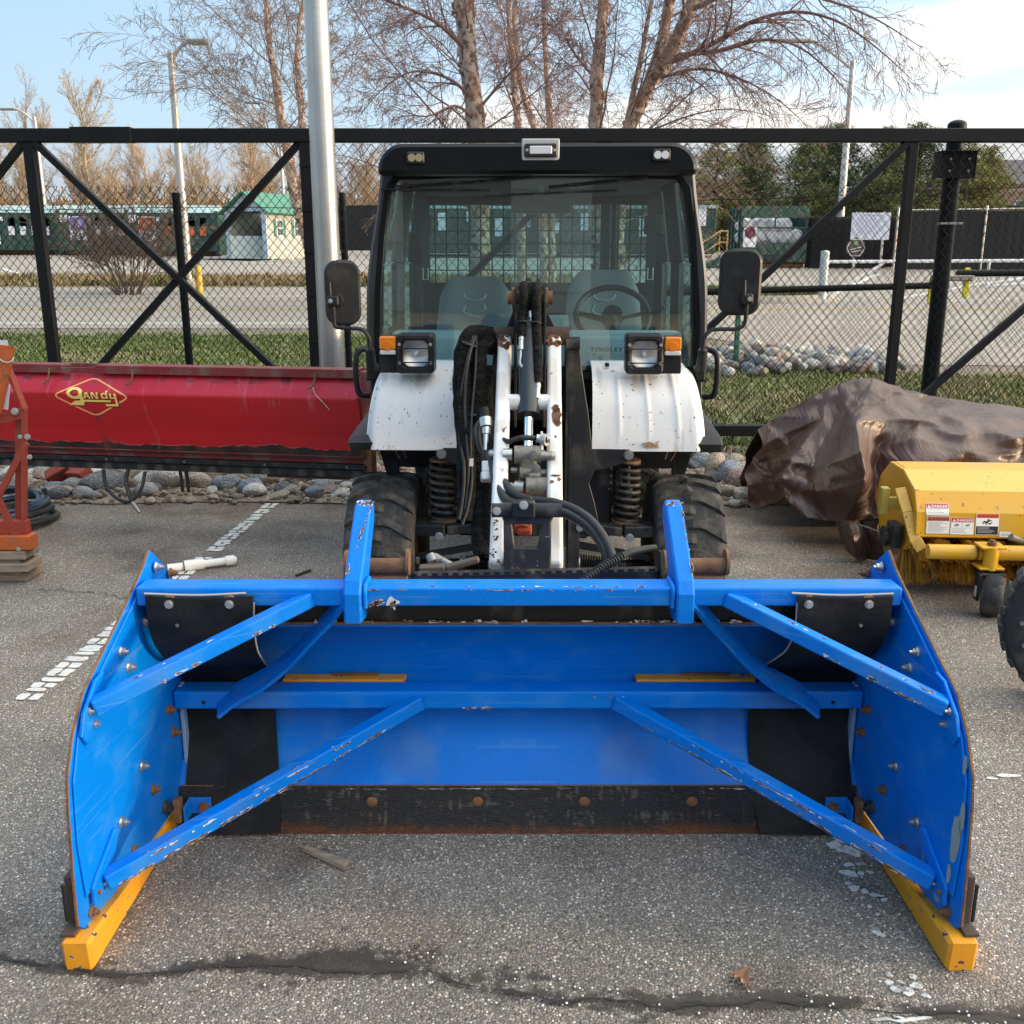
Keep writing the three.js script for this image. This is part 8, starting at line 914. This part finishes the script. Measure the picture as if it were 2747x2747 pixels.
// ---------------------------------------------------------------- things across the road
{
  seed(900); const mGreen = mat([1, 1, 1], 0.55, 0, { map: paintTex([0.015, 0.062, 0.046], { chips: 0.1, dirt: 0.4, size: 256, tile: 2, off: 910 }) }), mLid = mat([0.34, 0.46, 0.44], 0.6), mSign = mat([0.74, 0.74, 0.78], 0.6), mRedSign = mat([0.62, 0.13, 0.05], 0.6), mPanel = mat([0.30, 0.28, 0.48], 0.6), mScreen = mat([1, 1, 1], 0.9, 0, { map: tex(256, 256, (x, y) => { const a = fbm(x / 256 * 8, y / 256 * 4, 4, 4, 915), l = 0.010 + 0.012 * a; return [l, l * 1.02, l * 1.08]; }, 6) });
  const poster = (a, b) => mat([1, 1, 1], 0.6, 0, { map: canvasTex(64, 96, (c, w, h) => { c.fillStyle = '#dcdce6'; c.fillRect(0, 0, w, h); c.fillStyle = a; c.fillRect(4, 4, w - 8, 52); c.fillStyle = b; c.beginPath(); c.arc(32, 30, 15, 0, 6.3); c.fill(); for (let i = 0; i < 4; i++) { c.fillStyle = '#777'; c.fillRect(8, 66 + i * 7, 48 - i * 6, 3); } }) });
  const container = (x, d, turn, flap, panel, label) => {
    const g = thing('recycling_container', label, 'container', [x, hgt(d) + 0.01, -d], turn), W = 3.5, H = 1.62, D = 2.1;
    mesh('body', [bx(W, H - 0.15, 0.05, 0, H / 2 + 0.1, -D / 2, 0.01), bx(0.05, H - 0.15, D - 0.1, -W / 2 + 0.03, H / 2 + 0.1, 0, 0.01), bx(0.05, H - 0.15, D - 0.1, W / 2 - 0.03, H / 2 + 0.1, 0, 0.01), bx(W - 0.1, 0.05, D - 0.1, 0, 0.2, 0, 0.01), ext([[-W / 2, 0.175], [W / 2, 0.175], [W / 2, H + 0.025], [-W / 2, H + 0.025]], D / 2 - 0.05, D / 2, 0.004, [0, 1, 2, 3].map((i) => { const ox = -0.15 + i * 0.46; return [[ox - 0.13, 1.10], [ox - 0.13, 1.46], [ox + 0.13, 1.46], [ox + 0.13, 1.10]]; }))], mGreen, g); mesh('end_frame', [bx(0.14, H + 0.1, D + 0.1, -W / 2, H / 2 + 0.06, 0, 0.02), bx(0.14, H + 0.1, D + 0.1, W / 2, H / 2 + 0.06, 0, 0.02), bx(W, 0.12, 0.06, 0, 0.2, D / 2 + 0.02, 0.01), bx(0.09, H, 0.05, -W / 4, H / 2 + 0.1, D / 2 + 0.02, 0.01)], mGreen, g);
    mesh('lid', ext([[-D / 2 - 0.05, H + 0.03], [-0.3, H + 0.36], [0.3, H + 0.36], [D / 2 + 0.05, H + 0.03]], -W / 2 - 0.03, W / 2 + 0.03, 0.02).rotateY(Math.PI / 2), mLid, g);
    for (let i = 0; i < 4; i++) { const ox = -0.15 + i * 0.46; mesh('opening_frame', [bx(0.02, 0.40, 0.03, ox - 0.14, 1.28, D / 2 + 0.01, 0.004), bx(0.02, 0.40, 0.03, ox + 0.14, 1.28, D / 2 + 0.01, 0.004), bx(0.30, 0.02, 0.03, ox, 1.475, D / 2 + 0.012, 0.004)], mGreen, g); mesh('flap', bx(0.24, 0.36, 0.03, ox - 0.02, 0.93, D / 2 + 0.07, 0.05), flap, g); }
    const po = new THREE.BoxGeometry(0.66, 0.95, 0.02); po.translate(-0.98, 1.03, D / 2 + 0.05); po.userData.keep = true; mesh('poster', po, panel, g); mesh('notice', [bx(0.30, 0.28, 0.02, -1.52, 1.42, D / 2 + 0.06, 0.004), bx(0.16, 0.16, 0.02, -0.72, 0.45, D / 2 + 0.06, 0.004), bx(0.12, 0.16, 0.02, -0.52, 1.40, D / 2 + 0.06, 0.004)], mSign, g); mesh('skid', [bx(W, 0.16, 0.12, 0, 0.08, 0.7, 0.02), bx(W, 0.16, 0.12, 0, 0.08, -0.7, 0.02)], mRust, g); return g;
  };
  container(-20.9, 43.3, 0.14, mSign, poster('#6a67a8', '#8f8cc4'), 'green recycling container with four white flaps and a purple poster');
  container(-17.1, 43.0, 0.10, mSign, poster('#7d74ad', '#a9a3cf'), 'green recycling container half hidden behind the bare shrub'); container(-13.9, 42, 0.12, mRedSign, poster('#c9452c', '#e58a6a'), 'green recycling container with orange red flaps beside the shed');
  { const c = thing('recycling_container', 'green recycling container seen through the rear window of the cab', 'container', [-1.3, hgt(42), -42], 0.1); mesh('body', bx(7, 1.7, 2.2, 0, 0.95, 0, 0.03), mGreen, c); mesh('lid', bx(7.1, 0.12, 2.3, 0, 1.86, 0, 0.03), mLid, c); for (let i = 0; i < 6; i++) mesh('notice', bx(0.3, i % 2 ? 0.7 : 0.4, 0.03, -2.8 + i * 1.15, 1.1 + (i % 3) * 0.2, 1.12, 0.01), mSign, c); const c2 = copyOf(c, 'green recycling container seen through the cab window beside the seat belt', null); c2.position.set(4.6, hgt(41), -41); c2.rotation.y = -0.08; }
  // attendant shed
  { const s = thing('shed', 'small grey shed with a green gable roof and open front', 'shed', [-10.1, hgt(38.5) + 0.01, -38.5], -0.5), mW = mat([0.42, 0.42, 0.38], 0.8), mBl = mat([0.46, 0.52, 0.58], 0.7), mRoof = mat([0.05, 0.20, 0.13], 0.6), mFr = mat([0.72, 0.74, 0.72], 0.6);
    mesh('side_wall', [bx(0.08, 1.75, 2.3, 1.0, 0.88, -1.15, 0.01), bx(0.08, 1.75, 2.3, -1.0, 0.88, -1.15, 0.01)], mW, s); mesh('rear_wall', bx(2.0, 1.75, 0.08, 0, 0.88, -2.3, 0.01), mW, s); mesh('gable', ext([[-1.05, 1.75], [1.05, 1.75], [0, 2.42]], -0.06, 0.0, 0.005), mBl, s); mesh('corner_post', [bx(0.16, 1.75, 0.16, -0.95, 0.88, 0, 0.01), bx(0.22, 1.75, 0.16, 0.92, 0.88, 0, 0.01)], mBl, s);
    mesh('roof_slope', bar([0, 2.47, -1.15], [1.28, 1.66, -1.15], 2.7, 0.05, 0.005), mRoof, s); mesh('roof_slope', bar([0, 2.47, -1.15], [-1.28, 1.66, -1.15], 2.7, 0.05, 0.005), mRoof, s);
    for (const z of [-0.65, -1.65]) { const w = mesh('window', [bx(0.03, 0.62, 0.36, 1.05, 1.15, z, 0.005)], mFr, s); mesh('pane', [bx(0.02, 0.25, 0.13, 1.07, 1.29, z - 0.08, 0.002), bx(0.02, 0.25, 0.13, 1.07, 1.29, z + 0.08, 0.002), bx(0.02, 0.25, 0.13, 1.07, 1.01, z - 0.08, 0.002), bx(0.02, 0.25, 0.13, 1.07, 1.01, z + 0.08, 0.002)], mat([0.10, 0.13, 0.14], 0.2), w); mesh('shutter', [bx(0.03, 0.64, 0.11, 1.055, 1.15, z - 0.26, 0.004), bx(0.03, 0.64, 0.11, 1.055, 1.15, z + 0.26, 0.004)], mRoof, w); }
    mesh('window_frame', [bx(0.28, 0.75, 0.03, -0.5, 1.15, -2.24, 0.005), bx(0.30, 0.72, 0.03, 0.25, 1.15, -2.24, 0.005)], mDark, s); mesh('window_pane', [bx(0.20, 0.66, 0.03, -0.5, 1.15, -2.22, 0.004), bx(0.22, 0.63, 0.03, 0.25, 1.15, -2.22, 0.004)], mat([0.45, 0.52, 0.56], 0.3), s); mesh('door_half', bar([-0.9, 0.45, 0.02], [0.0, 0.45, -0.9], 0.04, 0.85, 0.005), mFr, s); mesh('floor_mat', bx(2.6, 0.02, 1.6, -0.1, 0.01, 0.35, 0.005), mRoof, s); mesh('hung_board', [bx(0.16, 0.5, 0.02, -0.45, 0.4, -2.22, 0.004), bx(0.13, 0.45, 0.02, 0.0, 0.42, -2.22, 0.004), bx(0.13, 0.45, 0.02, 0.4, 0.45, -2.22, 0.004)], mat([0.30, 0.15, 0.05], 0.8), s);
    const f = thing('folding_sign', 'white folding A frame board standing in front of the shed', 'sign', [-8.35, hgt(36.5), -36.5], 0.15); mesh('board_leg', bar([-0.40, 0.01, 0], [0.02, 0.88, 0], 0.05, 0.14, 0.01, [0, 0, 1]), mFr, f); mesh('board_leg', bar([0.40, 0.01, 0], [-0.02, 0.88, 0], 0.05, 0.14, 0.01, [0, 0, 1]), mFr, f); }
  // screened fence along the back of the far lot, in panels
  const scr = thing('screen_fence', 'long black screened fence behind the containers and below the trees', 'fence', [0, 0, -50]);
  for (let i = 0; i < 22; i++) { const x = -46 + i * 3.6; const lo = i < 9 ? 1.95 : 2.15; mesh('screen_panel', bx(3.55, lo, 0.03, x + 1.8, hgt(50) + lo / 2, 0, 0.005), mScreen, scr); mesh('fence_post', cyl([x, hgt(50) - 0.05, 0.06], [x, hgt(50) + lo + 0.1, 0.06], 0.035, 0.035, 8), mFence, scr); }
  // street lamps
  const mGal = mat([0.50, 0.48, 0.45], 0.45, 0.6), lamp = (base, h, r, arm, label, headDark = false, yellow = false) => { const g = thing('street_lamp', label, 'street lamp', base); mesh('pole', cyl([0, 0, 0], [0, h, 0], r, r * 0.6, 16), mGal, g); mesh('arm', tube([[0, h - 0.25, 0], [arm * 0.35, h + 0.12 * Math.abs(arm), 0], [arm * 0.7, h + 0.32 * Math.abs(arm), 0]], r * 0.35, 20, 8), mGal, g); const hd = bx(Math.abs(arm) * 0.62, 0.10, 0.26, arm * 0.98, h + 0.28 * Math.abs(arm), 0, 0.04); mesh('lamp_head', hd, mat([0.28, 0.27, 0.25], 0.5, 0.4), g); mesh('base_cover', cyl([0, 0, 0], [0, 0.35, 0], r * 1.9, r * 1.6, 14), mConcrete, g); if (yellow) mesh('yellow_sleeve', cyl([r * 2.2, 0, 0], [r * 2.2, 0.62, 0], 0.07, 0.07, 12), mat([0.62, 0.42, 0.06], 0.7), g); return g; };
  lamp((() => { const p = [-7.12, 0.921, -21.95]; return p; })(), 4.95, 0.105, 0.62, 'tall galvanised street lamp on the verge between the containers', false, true);
  lamp([-22.1, hgt(48), -48], 6.0, 0.13, -1.2, 'street lamp behind the purple poster container, arm to the open sky'); lamp([-11.0, hgt(49), -49], 6.4, 0.11, -1.2, 'street lamp standing behind the green shed'); lamp((() => { const p = [10.51, 1.439, -32.41]; return p; })(), 6.2, 0.135, -2.0, 'street lamp standing beside the white notice board');
  // green compactor with white bags, stair rail
  { const g = thing('compactor', 'green open top compactor container filled with white bags', 'container', [8.35, hgt(33), -33], 0.05); mesh('box_wall', [bx(2.15, 0.62, 0.06, 0, 0.46, 0.75, 0.01), bx(0.06, 1.75, 1.5, -1.05, 0.98, 0, 0.01), bx(0.06, 1.75, 1.5, 1.05, 0.98, 0, 0.01), bx(2.15, 1.75, 0.06, 0, 0.98, -0.75, 0.01)], mGreen, g); mesh('top_frame', [bx(2.2, 0.36, 0.07, 0, 1.70, 0.75, 0.01), bx(2.2, 0.05, 0.05, 0, 1.22, 0.77, 0.01), bx(0.05, 0.35, 0.05, 0, 1.38, 0.77, 0.01)], mGreen, g); for (let i = 0; i < 9; i++) { const rb = new THREE.IcosahedronGeometry(0.26, 3), p = rb.attributes.position; for (let j = 0; j < p.count; j++) { const k = 1 + 0.5 * (n3(p.getX(j) * 7 + i, p.getY(j) * 7, p.getZ(j) * 7, 930) - 0.5); p.setXYZ(j, p.getX(j) * k * 1.2, p.getY(j) * k, p.getZ(j) * k); } rb.computeVertexNormals(); rb.translate(-0.85 + (i % 5) * 0.42, 0.95 + Math.floor(i / 5) * 0.35, 0.3); mesh('white_bag', rb, mat([0.60, 0.60, 0.62], 0.5), g); } mesh('rib', [0, 1, 2, 3].map((i) => bx(0.05, 1.7, 0.05, -1.1 - i * 0.001, 0.98, -0.6 + i * 0.4, 0.01)), mGreen, g); mesh('notice_board', bx(0.42, 0.60, 0.02, -0.80, 0.92, 0.80, 0.004), mSign, g); mesh('notice_emblem', cyl([-0.80, 1.07, 0.812], [-0.80, 1.07, 0.818], 0.2, 0.2, 6), mat([0.16, 0.03, 0.06], 0.6), g); mesh('fork_pocket', bx(0.6, 0.2, 0.05, 0.0, 0.30, 0.79, 0.01), mDark, g); mesh('skid', [bx(2.1, 0.12, 0.12, 0, 0.06, 0.6, 0.02), bx(2.1, 0.12, 0.12, 0, 0.06, -0.6, 0.02)], mRust, g);
    const st = thing('stair_rail', 'yellow handrail of the ramp beside the green compactor', 'handrail', [6.55, hgt(32.5), -32.5]), mYe = mat([0.62, 0.42, 0.12], 0.6); mesh('hand_rail', [cyl([-0.75, 0.55, 0], [0.15, 1.15, 0], 0.03, 0.03, 8), cyl([0.15, 1.15, 0], [0.42, 1.15, 0], 0.03, 0.03, 8), cyl([-0.55, 0.35, 0], [0.15, 0.8, 0], 0.025, 0.025, 8), cyl([0.15, 0.8, 0], [0.42, 0.8, 0], 0.025, 0.025, 8)], mYe, st); mesh('rail_post', [cyl([-0.45, 0.02, 0], [-0.45, 0.75, 0], 0.03, 0.03, 8), cyl([0.40, 0.02, 0], [0.40, 1.15, 0], 0.03, 0.03, 8), cyl([0.15, 0.02, 0], [0.15, 1.15, 0], 0.025, 0.025, 8)], mYe, st); mesh('ramp', ext([[-0.7, 0], [0.6, 0], [0.6, 0.5]], -0.5, 0.3, 0.01), mGreen, st); }
  // notice board, hexagonal sign
  { const n = thing('notice_board', 'white notice board on two posts beside the far street lamp', 'sign', [11.0, hgt(31), -31]); const bd = new THREE.BoxGeometry(1.18, 0.80, 0.03); bd.translate(0, 1.32, 0); bd.userData.keep = true; mesh('board', bd, mat([1, 1, 1], 0.6, 0, { map: canvasTex(256, 176, (c, w, h) => { c.fillStyle = '#c8cbdc'; c.fillRect(0, 0, w, h); c.fillStyle = '#9aa0c0'; c.fillRect(60, 16, 140, 7); for (let i = 0; i < 10; i++) c.fillRect(28 + (i % 3) * 8, 36 + i * 11, 190 - (i * 37 % 60), 3); }) }), n); mesh('post', [bx(0.07, 1.75, 0.05, 0.42, 0.87, -0.05, 0.01), bx(0.07, 1.75, 0.05, -0.42, 0.87, -0.05, 0.01)], mGal, n);
    const hx = thing('hexagon_sign', 'brown hexagonal sign with a white emblem below the notice board', 'sign', [10.25, hgt(30), -30]); mesh('plate', cyl([0, 0.72, 0], [0, 0.72, 0.03], 0.30, 0.30, 6).rotateZ(0), mat([0.10, 0.05, 0.055], 0.6), hx); mesh('plate_border', (() => { const g = new THREE.TorusGeometry(0.27, 0.012, 4, 6); g.translate(0, 0.72, 0.034); return g; })(), mSign, hx); mesh('emblem', [bar([-0.16, 0.66, 0.04], [0.14, 0.74, 0.04], 0.02, 0.05, 0.004, [0, 0, 1]), bar([-0.12, 0.60, 0.04], [0.14, 0.64, 0.04], 0.02, 0.025, 0.004, [0, 0, 1])], mSign, hx); mesh('emblem_leaf', cyl([0.0, 0.84, 0.032], [0.0, 0.84, 0.042], 0.07, 0.05, 10), mat([0.15, 0.36, 0.12], 0.6), hx); mesh('post', bx(0.06, 0.75, 0.04, 0, 0.3, -0.03, 0.01), mGal, hx); }
  // white barrier gate and its post
  { const c = [6.26, 0.823, -20.06], b = thing('barrier_post', 'pale steel bollard carrying the white barrier gate', 'bollard', c); mesh('post', cyl([0, 0, 0], [0, 0.98, 0], 0.085, 0.085, 20), mat([0.50, 0.56, 0.55], 0.5, 0.2), b); mesh('cap', (() => { const g = new THREE.SphereGeometry(0.086, 18, 8, 0, 6.3, 0, 1.57); g.scale(1, 0.5, 1); g.translate(0, 0.98, 0); return g; })(), mat([0.50, 0.56, 0.55], 0.5, 0.2), b);
    const g = thing('barrier_gate', 'long white pipe barrier gate across the driveway', 'barrier', [c[0], c[1], c[2]]), mWp = mat([0.70, 0.71, 0.72], 0.5); mesh('top_pipe', cyl([0.08, 0.80, 0], [5.4, 0.83, 0], 0.032, 0.032, 10), mWp, g); mesh('brace_pipe', [cyl([0.08, 0.12, 0], [1.2, 0.78, 0], 0.026, 0.026, 8), cyl([1.25, 0.06, 0.4], [3.2, 0.40, 0.2], 0.02, 0.02, 8), cyl([3.3, 0.36, 0], [5.4, 0.70, 0], 0.03, 0.03, 8), cyl([3.3, 0.32, 0], [5.4, 0.48, 0], 0.03, 0.03, 8)], mWp, g); mesh('drop_pipe', cyl([3.3, 0.30, 0], [3.3, 0.82, 0], 0.03, 0.03, 8), mWp, g); mesh('support_leg', cyl([5.4, -0.1, 0], [5.4, 0.83, 0], 0.035, 0.035, 8), mWp, g); }
  { const q = [2.73, 0.361, -11.91], sp = thing('sign_post', 'short green metal post among the stones on the lawn', 'post', q); mesh('channel_post', [bx(0.05, 0.95, 0.02, 0, 0.45, 0, 0.003), bx(0.012, 0.95, 0.035, -0.024, 0.45, -0.016, 0.002), bx(0.012, 0.95, 0.035, 0.024, 0.45, -0.016, 0.002)], mat([0.03, 0.13, 0.08], 0.6), sp); }
  // dark screened enclosure on the right
  { const e = thing('screened_enclosure', 'low dark screened enclosure behind the white barrier gate', 'enclosure', [17.2, hgt(31), -31], -0.12); for (let i = 0; i < 4; i++) { mesh('screen_panel', bx(2.6, 1.75, 0.04, -3.9 + i * 2.62, 0.90, 0, 0.01), mScreen, e); mesh('post', cyl([-5.2 + i * 2.62, 0, 0.05], [-5.2 + i * 2.62, 1.95, 0.05], 0.035, 0.035, 8), mGal, e); } mesh('top_rail', cyl([-5.2, 1.82, 0.05], [5.2, 1.9, 0.05], 0.02, 0.02, 8), mGal, e);
    const k = thing('dark_cabinet', 'black cabinet behind the hexagonal sign', 'cabinet', [11.0, hgt(32.5), -32.5]); mesh('cabinet_body', bx(2.6, 1.55, 0.8, -0.1, 0.80, 0, 0.02), mScreen, k); mesh('cabinet_door', [bx(1.25, 1.4, 0.03, -0.74, 0.8, 0.41, 0.01), bx(1.25, 1.4, 0.03, 0.54, 0.8, 0.41, 0.01)], mFence, k); }
  // houses far to the right
  { const b = (x, d, w, h, c, label) => { const g = thing('apartment_building', label, 'building', [x, hgt(d), -d], -0.2); mesh('wall', bx(w, h, 9, 0, h / 2, 0, 0.05), mat(c, 0.85), g); mesh('roof', ext([[-w / 2 - 0.5, h], [w / 2 + 0.5, h], [w / 2 - 2.5, h + 2.6], [-w / 2 + 2.5, h + 2.6]], -4.8, 4.8, 0.05), mat([0.30, 0.27, 0.28], 0.8), g); for (let r = 0; r * 2.9 + 1.2 < h - 0.8; r++) for (let i = 0; i < Math.floor(w / 3); i++) { const f = mesh('window', bx(1.3, 1.5, 0.12, -w / 2 + 1.8 + i * 3, 1.9 + r * 2.9, 4.5, 0.03), mSign, g); mesh('pane', bx(1.05, 1.25, 0.05, -w / 2 + 1.8 + i * 3, 1.9 + r * 2.9, 4.56, 0.01), mat([0.12, 0.16, 0.22], 0.2), f); } };
    b(58, 118, 22, 7.2, [0.36, 0.22, 0.18], 'pinkish brick apartment block beyond the evergreens, the taller one'); b(50, 128, 16, 5.6, [0.42, 0.32, 0.28], 'low pale brick apartment block beyond the evergreens'); }
}

{ // unseen workshop added behind the viewer so the upper windshield mirrors something dark
  const w = thing('workshop_building', 'long brown workshop with three roller doors facing the machine', 'building', [0, 0, 24], Math.PI); mesh('wall', bx(70, 7, 10, 0, 3.5, -5, 0.02), mat([0.12, 0.10, 0.085], 0.85), w); mesh('roof', bx(71, 0.4, 11, 0, 7.2, -5, 0.05), mat([0.07, 0.07, 0.075], 0.7), w);
  for (const x of [-12, 0, 12]) { const d = mesh('roller_door', bx(5, 4.4, 0.12, x, 2.2, 0.07, 0.02), mat([0.32, 0.32, 0.31], 0.6), w); mesh('door_rib', [0, 1, 2, 3, 4].map((i) => bx(4.9, 0.06, 0.05, x, 0.7 + i * 0.8, 0.15, 0.01)), mat([0.28, 0.28, 0.27], 0.6), d); }
}

renderer.render(scene, camera);
